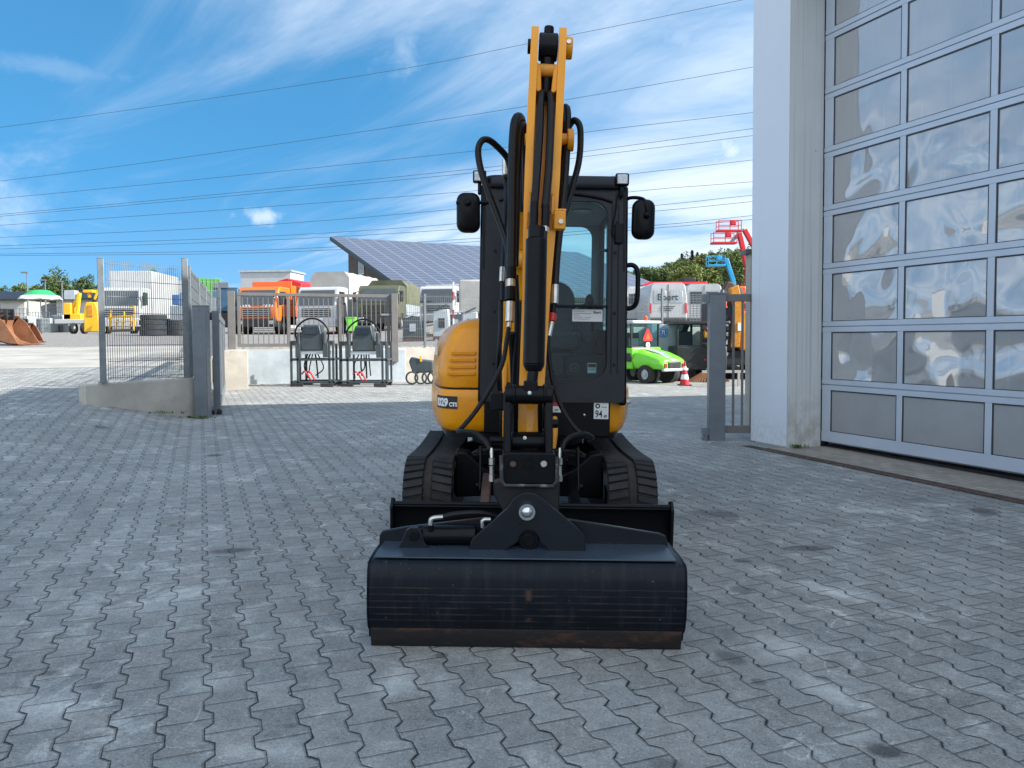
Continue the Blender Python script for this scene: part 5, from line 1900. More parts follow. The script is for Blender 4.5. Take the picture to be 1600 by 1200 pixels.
def truck(px, d, phi, paint, name, label, group, body='box', bodymat=None, W_=2.45, ch=2.75, bh=3.7, L_=7.0, stripes=False, bcol=None):
    t = root(name, label, 'truck', px, d, phi, group)
    hw_ = W_ / 2
    y0 = 0.0
    m_ = MB()
    # cab: rounded profile, front at y=0
    prof_ = [(0.02, 0.95), (0.0, 1.2), (0.02, 1.75), (0.10, 2.0), (0.36, ch - 0.12), (0.55, ch), (1.75, ch), (1.85, ch - 0.1), (1.85, 0.75), (1.4, 0.75), (1.35, 1.0), (0.7, 1.0), (0.6, 0.75), (0.05, 0.75)]
    m_.prism([(-hw_, y, z) for y, z in prof_], (W_, 0, 0))
    cab = m_.build('cab', paint, t, 0.07, seg=3)
    m_ = MB().quad((-hw_ + 0.16, 0.04, 1.73), (hw_ - 0.16, 0.04, 1.73), (hw_ - 0.22, 0.33, ch - 0.28), (-hw_ + 0.22, 0.33, ch - 0.28))
    m_ = MB().loft([[Vector((-hw_ + i_, y_, z_)), Vector((hw_ - i_, y_, z_)), Vector((hw_ - i_, y_ + 0.06, z_)), Vector((-hw_ + i_, y_ + 0.06, z_))] for i_, y_, z_ in ((0.12, -0.005, 1.66), (0.14, 0.06, 2.0), (0.20, 0.29, ch - 0.20))])
    m_.build('windscreen', M_TGLS, cab, 0.01)
    MB().bb(-hw_ + 0.35, hw_ - 0.35, -0.03, 0.03, 1.02, 1.50).build('grille', M_DARK, cab, 0.02)
    m_ = MB()
    for k in range(4):
        m_.bb(-hw_ + 0.38, hw_ - 0.38, -0.045, -0.03, 1.08 + k * 0.11, 1.11 + k * 0.11)
    m_.build('grille_bars', M_SILV if paint is not M_TG else M_TG, cab)
    b_ = MB().bb(-hw_ + 0.02, hw_ - 0.02, -0.12, 0.45, 0.42, 0.92).build('bumper', paint if paint is M_TW else M_DARK, t, 0.05)
    for s_ in (-1, 1):
        MB().bb(s_ * (hw_ - 0.42), s_ * (hw_ - 0.10), -0.14, -0.1, 0.58, 0.78).build('headlight', M_LENS, b_, 0.01)
        MB().bb(s_ * (hw_ + 0.08), s_ * (hw_ + 0.26), 0.05, 0.16, 1.65, 2.2).bar((s_ * (hw_ - 0.05), 0.2, 2.25), (s_ * (hw_ + 0.16), 0.10, 2.2), 0.04, 0.04).build('mirror', M_DARK, t, 0.02)
        MB().bb(s_ * (hw_ - 0.02), s_ * (hw_ + 0.006), 0.45, 1.25, 1.72, ch - 0.28).build('side_window', M_TGLS, cab)
    if stripes:
        m_ = MB()
        for s_ in (-1, 1):
            for k in range(4):
                x_ = s_ * (0.35 + k * 0.19)
                m_.prism([(x_, -0.01, 1.56), (x_ + s_ * 0.09, -0.01, 1.56), (x_ + s_ * 0.15, -0.01, 1.70), (x_ + s_ * 0.06, -0.01, 1.70)], (0, -0.012, 0))
        m_.build('warning_stripes', M_WHT, cab, smooth=False)
    for y in (1.0, L_ - 1.4):
        for s_ in (-1, 1):
            wheel(t, s_ * (hw_ - 0.16), y, 0.50)
    MB().bb(-0.45, 0.45, 0.5, L_, 0.62, 0.88).build('chassis', M_DARK, t)
    bm_ = bodymat or paint
    if body == 'box':
        bd = MB().bb(-hw_ - 0.03, hw_ + 0.03, 2.0, L_ + 0.3, 1.0, bh).build('cargo_box', bm_, t, 0.03)
        m_ = MB()
        for k in range(9):
            for s_ in (-1, 1):
                y = 2.3 + k * (L_ - 2.2) / 8.5
                m_.bb(s_ * (hw_ + 0.03), s_ * (hw_ + 0.05), y, y + 0.05, 1.05, bh - 0.05)
        m_.build('box_ribs', bm_, bd)
    elif body == 'tarp':
        MB().bb(-hw_, hw_, 2.0, L_, 0.95, 1.6).build('drop_sides', M_SILV, t, 0.02)
        m_ = MB()
        rg = []
        for k in range(9):
            y = 2.0 + (L_ - 2.0) * k / 8
            sag = 0.04 * (k % 2)
            rg.append([Vector((-hw_ + 0.02, y, 1.6)), Vector((-hw_ + sag, y, bh - 0.35)), Vector((-hw_ + 0.3, y, bh - sag)), Vector((hw_ - 0.3, y, bh - sag)), Vector((hw_ - sag, y, bh - 0.35)), Vector((hw_ - 0.02, y, 1.6))])
        m_.loft(rg)
        m_.build('tarpaulin', bm_, t, ang=50)
    elif body == 'tipper':
        m_ = MB().prism([(-hw_, 2.0, 1.15), (hw_, 2.0, 1.15), (hw_ + 0.02, 1.95, bh), (-hw_ - 0.02, 1.95, bh)], (0, 0.08, 0))
        for s_ in (-1, 1):
            m_.bb(s_ * hw_, s_ * (hw_ - 0.07), 2.0, L_, 1.15, bh - 0.25)
        m_.bb(-hw_, hw_, 2.0, L_, 1.05, 1.18)
        m_.build('tipper_body', bm_, t, 0.02)
    return t


g_tr = 'trucks parked in the raised yard'
truck(187, 45, -6, M_TW, 'box_truck', 'white box truck parked behind the mesh fence panel at left', g_tr, 'box', M_TW, L_=6.6, bh=3.85)
truck(402, 44, 9, M_TO, 'tipper_truck', 'orange tipper truck with chevrons on its cab behind the yard gate', g_tr, 'tipper', M_TO, stripes=True, bh=3.15, L_=6.5)
truck(495, 44, 10, M_TW, 'tarpaulin_truck', 'white truck with a pale tarpaulin body behind the yard gate', g_tr, 'tarp', M_TARP, bh=3.75, L_=7.5)
truck(591, 43, 6, M_TG, 'army_truck', 'olive green truck with a canvas top behind the yard gate', g_tr, 'tarp', M_TCAN, bh=3.0, L_=5.5, W_=2.35, ch=2.6)
truck(683, 50, 8, M_TW, 'semi_truck', 'white truck behind the mesh fence left of the excavator', g_tr, 'box', M_TW, bh=2.95, L_=8)
# box on wheels behind the first truck, with a small blue-topped machine
t = root('swap_body', 'white swap body with a grey cab front beside the box truck', 'container', 272, 53, -20)
MB().bb(-1.25, 1.25, 0.4, 4.4, 1.1, 3.75).build('box', M_TW, t, 0.03)
MB().bb(-1.2, 1.2, 0.1, 1.6, 0.9, 2.7).build('cab_front', M_SILV, t, 0.08)
MB().bb(-1.0, -0.1, 0.06, 0.12, 1.8, 2.5).bb(0.1, 1.0, 0.06, 0.12, 1.8, 2.5).build('window', M_TGLS, t)
for s_ in (-1, 1):
    wheel(t, s_ * 1.0, 1.0, 0.5)
    wheel(t, s_ * 1.0, 3.8, 0.5)
t = root('blue_machine', 'small machine with a bright blue top standing over the tyre stacks', 'machine', 283, 41, 10)
MB().bb(-0.45, 0.45, 0, 0.8, 1.55, 2.1).build('hood', M_BLUE, t, 0.04)
MB().bb(-0.6, 0.5, 0, 0.9, 0.7, 1.5).bb(-0.5, -0.4, 0, 0.1, 0, 0.8).bb(0.4, 0.5, 0, 0.1, 0, 0.8).build('frame', M_SILV, t, 0.02)
# tyre stacks
first = None
labs = ['lowest', 'second', 'third', 'topmost']
for si, (px_, d_) in enumerate(((241, 38), (282, 38.6))):
    p = on(px_, d_)
    for k in range(4 if si == 0 else 3):
        z = p.z + 0.13 + k * 0.255
        lab = '%s worn tyre in the %s stack before the white box truck' % (labs[k], 'left' if si == 0 else 'right')
        jx = 0.03 * math.sin(k * 2.3 + si)
        if first is None:
            first = MB().ring((0, 0, 0), (0, 0, 1), 0.34, 0.62, 0.25, 26).build('tyre', M_TYRE)
            first.location = (p.x + jx, p.y, z)
            tag(first, lab, 'tyre', 'tyre stacks in the raised yard')
        else:
            o = first.copy()
            COL.objects.link(o)
            o.location = (p.x + jx, p.y, z)
            o['label'] = lab
# green container
t = root('roll_container', 'tall bright green container behind the receding mesh fence', 'container', 330, 52, -25)
MB().bb(-0.7, 0.7, 0, 3, 1.4, 3.75).build('container_body', M_CGR, t, 0.03)
m_ = MB()
for k in range(6):
    m_.bb(-0.66 + k * 0.24, -0.60 + k * 0.24, -0.05, 0, 1.45, 3.7)
m_.build('container_ribs', M_CGR, t)
MB().bb(-0.65, 0.65, 0.1, 2.8, 0.3, 1.35).build('skid', M_DARK, t)
t = root('blue_tanker', 'blue and grey tank unit in the gap left of the yard gate', 'tanker', 354, 46, -5)
MB().bb(-0.75, 0.75, 0, 2.5, 1.3, 2.7).build('tank_housing', mat('tanker_blue', (0.03, 0.09, 0.16), 0.45, 0, 0.2, 2, dirt=0.3), t, 0.06)
MB().bb(-0.8, 0.8, -0.1, 2.6, 0.4, 1.25).build('chassis', M_DARK, t, 0.03)
MB().bb(-0.7, 0.2, -0.06, 0.0, 2.72, 3.05).bb(-0.75, 0.75, 0.0, 0.06, 2.7, 2.76).build('rail', M_GALV, t, 0.01)
for s_ in (-1, 1):
    wheel(t, s_ * 0.6, 0.5, 0.45)
# red tarpaulin body and white container behind the orange truck
t = root('red_trailer', 'trailer with a red tarpaulin between the orange and the white truck', 'trailer', 445, 49, 8)
MB().prism([(-1.2, 0, 0.9), (1.2, 0, 0.9), (1.2, 0, 3.2), (0.2, 0, 3.5), (-1.2, 0, 3.1)], (0, 6, 0)).build('tarpaulin', M_TRED, t, 0.05)
MB().bb(-1.2, 1.2, 0, 6, 0.6, 0.9).build('bed', M_DARK, t)
t = root('site_cabin', 'long white flat-roofed cabin showing above the orange truck', 'cabin', 434, 62, 5)
MB().bb(-3.0, 1.2, 0, 3, 0.2, 4.75).build('wall', M_TW, t, 0.03)
MB().bb(-3.1, 1.3, -0.1, 3.1, 4.75, 4.9).build('roof', M_SILV, t)
# yellow machines
t = root('lift_trailer', 'yellow folded lift on a low white trailer beside the green parasol', 'trailer lift', 112, 42, 0)
MB().bb(-0.9, 0.9, 0, 1.6, 0.55, 0.8).build('trailer_bed', M_TW, t, 0.03)
for s_ in (-0.15, 0.45):
    wheel(t, s_ + 0.3, 0.0, 0.3, 0.2)
MB().bb(-0.5, -0.1, 0.2, 0.8, 0.8, 1.7).bb(-0.5, 0.45, 0.2, 0.7, 0.8, 1.1).build('base_unit', M_MYEL, t, 0.03)
MB().bar((0.1, 0.4, 0.9), (0.3, 0.4, 2.25), 0.16, 0.2, up=(0, 1, 0)).bar((0.3, 0.4, 2.25), (-0.2, 0.5, 1.3), 0.12, 0.16, up=(0, 1, 0)).build('folded_arm', M_MYEL, t, 0.02)
MB().bb(-0.5, 0.1, 0.3, 0.7, 1.9, 2.4).build('basket', M_SILV, t, 0.02)
t = root('yellow_press', 'upright yellow machine with a lattice head left of the fence post', 'machine', 144, 40, 0)
MB().prism([(-0.40, 0, 0.1), (0.40, 0, 0.1), (0.35, 0, 1.3), (0.22, 0, 1.65), (-0.26, 0, 1.65), (-0.38, 0, 1.3)], (0, 0.7, 0)).build('housing', M_MYEL, t, 0.05)
MB().bb(-0.18, 0.10, -0.03, 0.1, 0.9, 1.5).build('panel_recess', M_YELW, t, 0.02)
MB().bar((-0.2, 0.3, 1.9), (-0.25, 0.3, 2.25), 0.14, 0.14, up=(0, 1, 0)).bb(-0.45, 0.05, 0.1, 0.5, 2.15, 2.30).bar((0.1, 0.2, 1.8), (0.3, 0.2, 2.3), 0.1, 0.1, up=(0, 1, 0)).build('mast', M_MYEL, t, 0.02)
t = root('snow_plough_frame', 'yellow barred plough frame standing before the white box truck', 'plough', 190, 39.5, 10)
m_ = MB()
for x_ in (-0.65, -0.3, 0.1, 0.5, 0.72):
    m_.bar((x_, 0, 0.2), (x_ + 0.05, 0.1, 1.0 + 0.25 * math.sin(x_ * 7)), 0.07, 0.07, up=(0, 1, 0))
m_.bar((-0.75, 0, 0.85), (0.8, 0, 0.95), 0.09, 0.10).bar((-0.4, -0.05, 0.62), (0.75, -0.05, 0.68), 0.05, 0.06)
m_.bar((0.7, 0, 0.2), (0.82, 0, 1.45), 0.06, 0.06, up=(0, 1, 0)).bar((0.5, 0, 1.4), (0.82, 0, 1.45), 0.05, 0.05)
m_.build('frame', M_MYEL, t, 0.01)
MB().bar((-0.7, -0.1, 0.18), (0.75, -0.1, 0.2), 0.06, 0.12).build('scraper', M_BROWN, t, 0.01)
# parasol
t = root('parasol', 'green and white garden parasol open over galvanised crates at far left', 'parasol', 66, 44, 0)
m_ = MB()
n = 12
tip = Vector((0, 0, 2.55))
for mi_, (z_, r0, r1, zz0, zz1) in zip((0, 0, 1), ((0, 0.02, 0.5, 2.55, 2.50), (0, 0.5, 0.95, 2.50, 2.20), (0, 0.95, 1.12, 2.20, 2.02))):
    rg0 = [Vector((r0 * math.cos(2 * PI * k / n), r0 * math.sin(2 * PI * k / n), zz0)) for k in range(n)]
    rg1 = [Vector((r1 * math.cos(2 * PI * k / n), r1 * math.sin(2 * PI * k / n), zz1 - 0.05 * (k % 2))) for k in range(n)]
    m_.loft([rg0, rg1], mi_, False)
M_PGR = mat('parasol_green', (0.02, 0.30, 0.10), 0.7)
m_.build('canopy', [M_PGR, M_WHT], t)
MB().cyl((0, 0, 0), (0, 0, 2.5), 0.03).build('pole', M_SILV, t)
for k, (px_, w_, h_, lab) in enumerate(((22, 1.5, 1.35, 'galvanised mesh crate at the left edge beyond the rusty buckets'), (62, 1.2, 1.2, 'galvanised mesh crate under the parasol'), (88, 0.8, 1.5, 'tall galvanised crate between the parasol and the yellow lift'))):
    t = root('mesh_crate', lab, 'crate', px_, 41 + k, 0, 'galvanised crates in the raised yard')
    m_ = MB()
    for i in range(9):
        x_ = -w_ / 2 + w_ * i / 8
        m_.bb(x_ - 0.012, x_ + 0.012, -0.012, 0.012, 0.1, h_)
    for i in range(6):
        z_ = 0.1 + (h_ - 0.1) * i / 5
        m_.bb(-w_ / 2, w_ / 2, -0.02, 0.0, z_ - 0.012, z_ + 0.012)
    m_.build('mesh_side', M_GALV, t, smooth=False)
    MB().bb(-w_ / 2 + 0.05, w_ / 2 - 0.05, 0.15, 0.9, 0.1, h_ * 0.72).build('load', M_SILV, t, 0.03)
# rusty digging buckets
def dig_bucket(px, d, phi, w_, s_, label, matl):
    t = root('digging_bucket', label, 'bucket', px, d, phi, 'rusty digging buckets on the gravel')
    pr_ = [(0.55, 0.02), (0.20, 0.04), (-0.10, 0.14), (-0.30, 0.34), (-0.36, 0.60), (-0.28, 0.82), (-0.12, 0.92)]
    pr_ = [(a * s_, b_ * s_) for a, b_ in pr_]
    m_ = MB()
    ol = pr_ + [(a + 0.03, b_ + 0.03) for a, b_ in reversed(pr_)]
    m_.prism([(a, 0, b_) for a, b_ in ol], (0, w_, 0))
    sh = m_.build('shell', matl, t, 0.006)
    for y in (0, w_):
        MB().prism([(a, y, b_) for a, b_ in pr_ + [(0.1 * s_, 0.75 * s_)]], (0, 0.03, 0)).build('cheek', matl, t, 0.005)
    for k in range(4):
        y = 0.05 + (w_ - 0.15) * k / 3
        MB().prism([(0.50 * s_, y, 0.0), (0.50 * s_, y, 0.07), (0.78 * s_, y, 0.02)], (0, 0.09, 0)).build('tooth', matl, t)
    MB().bb(-0.30 * s_, 0.0, w_ * 0.3, w_ * 0.35, 0.8 * s_, 1.15 * s_).bb(-0.30 * s_, 0.0, w_ * 0.6, w_ * 0.65, 0.8 * s_, 1.15 * s_).cyl((-0.15 * s_, w_ * 0.2, 1.05 * s_), (-0.15 * s_, w_ * 0.75, 1.05 * s_), 0.05).build('hanger', M_DARK, t)
    return t


dig_bucket(2, 26.2, 0, 1.2, 1.10, 'large rust-brown digging bucket lying nearest at the left edge', M_RBKT)
dig_bucket(26, 28.6, 18, 0.8, 0.78, 'smaller rusty digging bucket lying behind the large one at left', M_RBKT)
dig_bucket(-14, 30.5, -10, 1.4, 1.3, 'dark rusty digging bucket cut by the left edge', M_BROWN)

# ---------------- yard retaining wall, gate and fence above it
wz = 1.0
W0 = on(350, 17.2)
m_ = MB().prism([(W0.x, W0.y, -0.2), (W0.x + 0.47, W0.y + 0.19, -0.2), (W0.x + 0.47, W0.y + 0.19, 0.98), (W0.x, W0.y, 0.98)], (-1.0, 2.6, 0))
tag(m_.build('wall_block', M_CONC, None, 0.015), 'upright pale concrete block at the end of the yard wall', 'wall')
pA, pB = P(362, 560, 19.27), P(640, 560, 20.98)
dW = Vector((pB.x - pA.x, pB.y - pA.y, 0)).normalized()
nW = Vector((-dW.y, dW.x, 0))
Wend = Vector((pA.x, pA.y, 0)) + dW * 15.4


def wall_piece(a_, b_, z1, name, label, material, off=0.0, th=0.25):
    p0 = Vector((pA.x, pA.y, 0)) + dW * a_ + nW * off
    p1 = Vector((pA.x, pA.y, 0)) + dW * b_ + nW * off
    m_ = MB().prism([(p0.x, p0.y, -0.4), (p1.x, p1.y, -0.4), (p1.x, p1.y, z1), (p0.x, p0.y, z1)], nW * th)
    o = m_.build(name, material, None, 0.01)
    return tag(o, label, 'wall')


LA = (pB - pA).length
wall_piece(-0.8, 9.2, 0.985, 'yard_wall', 'pale concrete retaining wall of the raised yard behind the lifting frames', M_CONC, 0.0)
wall_piece(9.2, 22, 1.56, 'yard_wall', 'higher concrete retaining wall behind the sweepers', M_CONC, 0.8)
wall_piece(0.36, 4.45, 0.95, 'sheet_panel', 'grey zinc sheet panel covering the yard wall behind the lifting frames', M_SILV, -0.03, 0.025)
gt_ = thing('yard_gate', 'closed taupe barred gate on the wall of the raised yard', 'gate', (pA.x, pA.y, 1.0), math.atan2(dW.y, dW.x))
m_ = MB()
GW = (P(617, 500, 20.83) - P(370, 500, 19.31)).length
m_.bb(0.15, GW, -0.04, 0.04, 1.33, 1.41).bb(0.15, GW, -0.04, 0.04, 0.04, 0.12)
for k in (0.19, GW * 0.345, GW * 0.67, GW - 0.04):
    m_.bb(k - 0.04, k + 0.04, -0.035, 0.035, 0.12, 1.33)
m_.build('gate_frame', M_GATE, gt_, 0.005)
m_ = MB()
n = int(GW / 0.13)
for i in range(1, n):
    x_ = 0.15 + (GW - 0.15) * i / n
    m_.bb(x_ - 0.011, x_ + 0.011, -0.011, 0.011, 0.12, 1.33)
m_.build('gate_bars', M_GATE, gt_, smooth=False)
MB().bb(GW + 0.02, GW + 0.20, -0.12, 0.02, -0.40, 1.44).build('gate_post', M_GATE, gt_, 0.01)
MB().bb(-0.08, 0.10, -0.1, 0.04, -0.05, 1.44).build('gate_post', M_GATE, gt_, 0.01)
MB().bb(GW - 0.25, GW + 0.10, -0.07, -0.04, 0.85, 0.90).build('latch', M_GALV, gt_)
fz = thing('mesh_fence', 'galvanised mesh fence on the yard wall right of the yard gate', 'fence', (pA.x, pA.y, 1.0), math.atan2(dW.y, dW.x))
m_ = MB()
rod_mesh(m_, (GW + 0.22, 0, 0), (9.1, 0, 0), 0.03, 1.4, 0.055, 0.2, 0.006)
m_.build('mesh_panel', M_GALV, fz, smooth=False)
for x_ in (GW + 0.95, GW + 3.4):
    MB().bb(x_, x_ + 0.06, -0.03, 0.03, 0, 1.45).build('post', M_GALV, fz)
fz = thing('mesh_fence', 'galvanised mesh fence on the high wall before the white vans', 'fence', (pA.x + nW.x * 0.9, pA.y + nW.y * 0.9, 1.56), math.atan2(dW.y, dW.x))
m_ = MB()
rod_mesh(m_, (9.2, 0, 0), (16.5, 0, 0), 0.02, 1.2, 0.06, 0.2, 0.006)
m_.build('mesh_panel', M_GALV, fz, smooth=False)
for x_ in (10.8, 13.2, 15.6):
    MB().bb(x_, x_ + 0.06, -0.03, 0.03, 0, 1.25).build('post', M_GALV, fz)
# receding fence panel left of the yard gate
fz = thing('mesh_fence', 'tall galvanised mesh fence corner left of the yard gate', 'fence', (pA.x - 0.3, pA.y - 0.4, 0.9))
m_ = MB()
rod_mesh(m_, (-0.55, -0.6, 0), (0.1, 0.1, 0), 0.05, 1.75, 0.05, 0.2, 0.007)
m_.build('mesh_panel', M_GALV, fz, smooth=False)
MB().bb(0.1, 0.16, 0.07, 0.13, -0.1, 1.6).build('post', M_GALV, fz)

# ---------------- lifting frames (attachments) before the wall
def lift_frame(px0, px1, d, label):
    t = root('lifting_frame', label, 'attachment', (px0 + px1) / 2, d, 0, 'lifting frames standing before the yard wall')
    w_ = (px1 - px0) / F * d
    hw_ = w_ / 2
    dp = 0.75
    m_ = MB()
    tb = 0.05
    for y in (0, dp):
        for x_ in (-hw_ + tb / 2, -hw_ + 0.18, hw_ - 0.12, hw_ - tb / 2):
            m_.bb(x_ - tb / 2, x_ + tb / 2, y, y + tb, 0.06, 1.02 if abs(x_) < hw_ - 0.05 else 1.08)
        for z in (0.08, 0.62):
            m_.bb(-hw_, hw_, y, y + tb, z, z + tb)
    for x_ in (-hw_, hw_ - tb):
        for z in (0.09, 0.63):
            m_.bb(x_, x_ + tb, tb, dp, z, z + tb * 0.9)
    fr = m_.build('frame', M_DGRN, t, 0.004)
    for x_ in (-hw_ + 0.17, hw_ - 0.17):
        MB().bb(x_ - 0.15, x_ + 0.15, -0.08, -0.02, -0.02, 0.08).bb(x_ - 0.15, x_ + 0.15, dp + 0.02, dp + 0.1, -0.02, 0.08).build('foot', M_DARK, t, 0.006)
    # quick coupler head
    m_ = MB().prism([(-0.27, -0.02, 0.86), (0.27, -0.02, 0.86), (0.24, -0.05, 1.18), (0.19, -0.02, 1.48), (-0.19, -0.02, 1.48), (-0.26, -0.05, 1.18)], (0, 0.42, 0))
    hd_ = m_.build('coupler_head', M_DGRN, t, 0.03)
    MB().bb(-0.17, 0.17, -0.06, -0.035, 1.26, 1.42).build('opening', M_TGLS, hd_)
    MB().bb(-0.36, 0.36, 0.0, 0.4, 0.78, 0.86).build('head_plate', M_SILV, t, 0.006)
    MB().tube([(-0.36, 0.1, 1.0), (-0.40, 0.05, 1.35), (-0.15, 0.05, 1.60), (0.15, 0.05, 1.60), (0.38, 0.05, 1.35), (0.34, 0.1, 0.95)], 0.022, 8).build('hose', M_HOSE, t)
    m_ = MB()
    for k in range(5):
        m_.tube([(-0.15 + k * 0.06, 0.2, 0.78), (-0.25 + k * 0.11 + 0.06 * math.sin(k * 5 + px0), 0.1, 0.5 + 0.1 * math.sin(k * 3)), (-0.22 + k * 0.08 + 0.08 * math.cos(k * 4 + px1), 0.15, 0.2 + 0.06 * (k % 3))], 0.016 + 0.004 * (k % 2), 6)
    m_.build('hose_bundle', M_HOSE, t)
    m_ = MB()
    for k in range(2):
        m_.tube([(-0.28 + k * 0.1, 0.12, 0.30 - k * 0.02), (-0.18 + k * 0.1, 0.05, 0.36), (-0.06 + k * 0.1, 0.10, 0.14)], 0.02, 6)
    m_.build('red_strap', M_TRED, t)
    for s_ in (-1, 1):
        m_ = MB()
        m_.bb(s_ * 0.25, s_ * (hw_ - 0.01), 0.02, 0.14, 1.0, 1.10)
        m_.cyl((s_ * (hw_ - 0.22), 0.0, 1.02), (s_ * (hw_ - 0.22), 0.0, 1.30), 0.05)
        m_.bb(s_ * (hw_ - 0.14), s_ * (hw_ - 0.26), -0.04, 0.05, 0.70, 1.05)
        m_.build('cross_arm', M_DGRN, t, 0.008)
    return t


lift_frame(453, 522, 18.35, 'dark green lifting frame with coupler, the left one before the yard wall')
lift_frame(531, 605, 18.55, 'dark green lifting frame with coupler, the right one before the yard wall')
t = root('hitch_attachment', 'small dark tined attachment standing by the wall left of the excavator', 'attachment', 657, 19.4)
m_ = MB().prism([(-0.20, 0, 0.30), (0.30, 0, 0.34), (0.32, 0, 0.62), (-0.02, 0, 0.66), (-0.24, 0, 0.72), (-0.30, 0, 0.60)], (0, 0.3, 0))
m_.build('body', M_DGRN, t, 0.03)
for k, x_ in enumerate((-0.22, 0.0, 0.18, 0.32)):
    MB().ring((x_, 0.0 + k * 0.03, 0.19), (0.15, 1, 0), 0.13, 0.17, 0.04, 20).build('tine_ring', M_DGRN, t)
MB().bar((0.02, 0, 0.6), (0.0, 0, 0.74), 0.05, 0.05, up=(0, 1, 0)).build('lever', M_MYEL, t)
# yard clutter behind the mesh fence
rng = random.Random(7)
cl_specs = [(645, 27, 0.7, 0.9, M_DGRN, 'grey-green machine block behind the mesh fence'), (668, 30, 1.1, 0.5, M_CONC, 'low pile of stone slabs behind the mesh fence'),
            (690, 27, 0.6, 1.1, M_SILV, 'upright zinc bin behind the mesh fence'), (712, 32, 1.2, 0.8, M_DGRN, 'wide green hopper behind the mesh fence'), (735, 28, 0.6, 0.9, M_SILV, 'galvanised box nearest the excavator behind the mesh fence')]
for px_, d_, w_, h_, mm, lab in cl_specs:
    t = root('stored_equipment', lab, 'equipment', px_, d_)
    MB().prism([(-w_ / 2, 0, 0.12), (w_ / 2, 0, 0.12), (w_ * 0.42, 0, h_), (-w_ * 0.46, 0, h_ * 0.92)], (0, w_, 0)).build('body', mm, t, 0.03)
    MB().bb(-w_ / 2, w_ / 2, -0.02, w_, 0, 0.12).build('pallet', M_BROWN, t)
    MB().bar((-w_ * 0.3, -0.02, h_ * 0.95), (w_ * 0.35, 0.0, h_ * 1.15), 0.05, 0.05).bb(-0.1, 0.12, -0.05, 0, h_ * 0.4, h_ * 0.7).build('fittings', M_SILV if mm is not M_SILV else M_DARK, t)
t = root('marker_pole', 'red and white marker pole standing behind the mesh fence', 'pole', 709, 30)
for k in range(5):
    MB().cyl((0, 0, 0.3 + k * 0.35), (0, 0, 0.65 + k * 0.35), 0.035).build('band', M_LRED if k % 2 else M_WHT, t)
MB().cyl((0, 0, 0), (0, 0, 0.3), 0.15, 0.05).build('foot', M_DARK, t)
t = root('tank_trailer', 'grey and brown tank body showing beside the cab of the excavator', 'trailer', 742, 44, 5)
MB().bb(-0.9, 1.2, 0, 5, 0.9, 2.8).build('tank', M_TARP, t, 0.1)
MB().bb(-0.8, 1.2, 0.1, 5, 0.4, 0.9).build('chassis', M_DARK, t)
wheel(t, -0.6, 0.8, 0.5)
t = root('green_bin', 'small bright green bin between the white and the olive truck', 'bin', 549, 38)
MB().prism([(-0.18, 0, 0.25), (0.18, 0, 0.25), (0.24, 0, 0.9), (-0.24, 0, 0.9)], (0, 0.4, 0)).build('tub', M_BRGR, t, 0.02)
MB().bb(-0.25, 0.25, -0.02, 0.44, 0.9, 0.95).build('lid', M_BRGR, t, 0.01)

# ---------------- the building with the solar roof
TL = P(518, 370, 90)
EL = P(640, 457, 70)
rake = EL - TL
dirr = Vector((-rake.y, rake.x, 0)).normalized()
if dirr.x < 0:
    dirr = -dirr
RL = 35.0


def solar_mat():
    m_, T, b = base_mat('solar_panels')
    uv = T.new('ShaderNodeTexCoord').outputs['Object']
    x, y, z = T.sep(uv)
    fx = T.m('FRACT', T.m('DIVIDE', x, 1.65))
    fy = T.m('FRACT', T.m('DIVIDE', y, 1.0))
    ex_ = T.m('MINIMUM', fx, T.m('SUBTRACT', 1, fx))
    ey_ = T.m('MINIMUM', fy, T.m('SUBTRACT', 1, fy))
    ln = T.m('MAXIMUM', T.ss(ex_, 0.045, 0.02), T.ss(ey_, 0.075, 0.04))
    n = T.noise(uv, 0.4, 3)
    c = T.mix(n, (0.055, 0.062, 0.095), (0.078, 0.086, 0.125))
    c = T.mix(ln, c, (0.20, 0.215, 0.24))
    T.put(b.inputs['Base Color'], c)
    b.inputs['Roughness'].default_value = 0.30
    b.inputs['Specular IOR Level'].default_value = 0.6
    return m_


M_SOL = solar_mat()
M_WOOD = mat('weathered_boards', (0.10, 0.075, 0.055), 0.8, 0, 0.3, 1.2)
sb = bpy.data.objects.new('solar_hall', None)
COL.objects.link(sb)
nz = (-rake).normalized()                       # up the slope
XA = dirr
ZA = XA.cross(nz).normalized()
if ZA.z < 0:
    ZA = -ZA
YA = ZA.cross(XA).normalized()
sb.matrix_world = Matrix(((XA.x, YA.x, ZA.x, EL.x), (XA.y, YA.y, ZA.y, EL.y), (XA.z, YA.z, ZA.z, EL.z), (0, 0, 0, 1)))
tag(sb, 'brown boarded hall with a huge sloping roof of solar panels beyond the trucks', 'building')
rl = rake.length
sgn = 1 if YA.dot(nz) > 0 else -1
MB().bb(0, RL, 0, sgn * rl, -0.05, 0.0).build('solar_array', M_SOL, sb, smooth=False)
MB().bb(-0.15, RL + 0.2, -0.1 * sgn, sgn * (rl + 0.15), -0.45, -0.055).build('roof_slab', M_DARK, sb)
SI = sb.matrix_world.inverted()
q0 = EL + XA * 1.6 + nz * 3.0
q1 = TL + XA * 1.6 - nz * 1.2
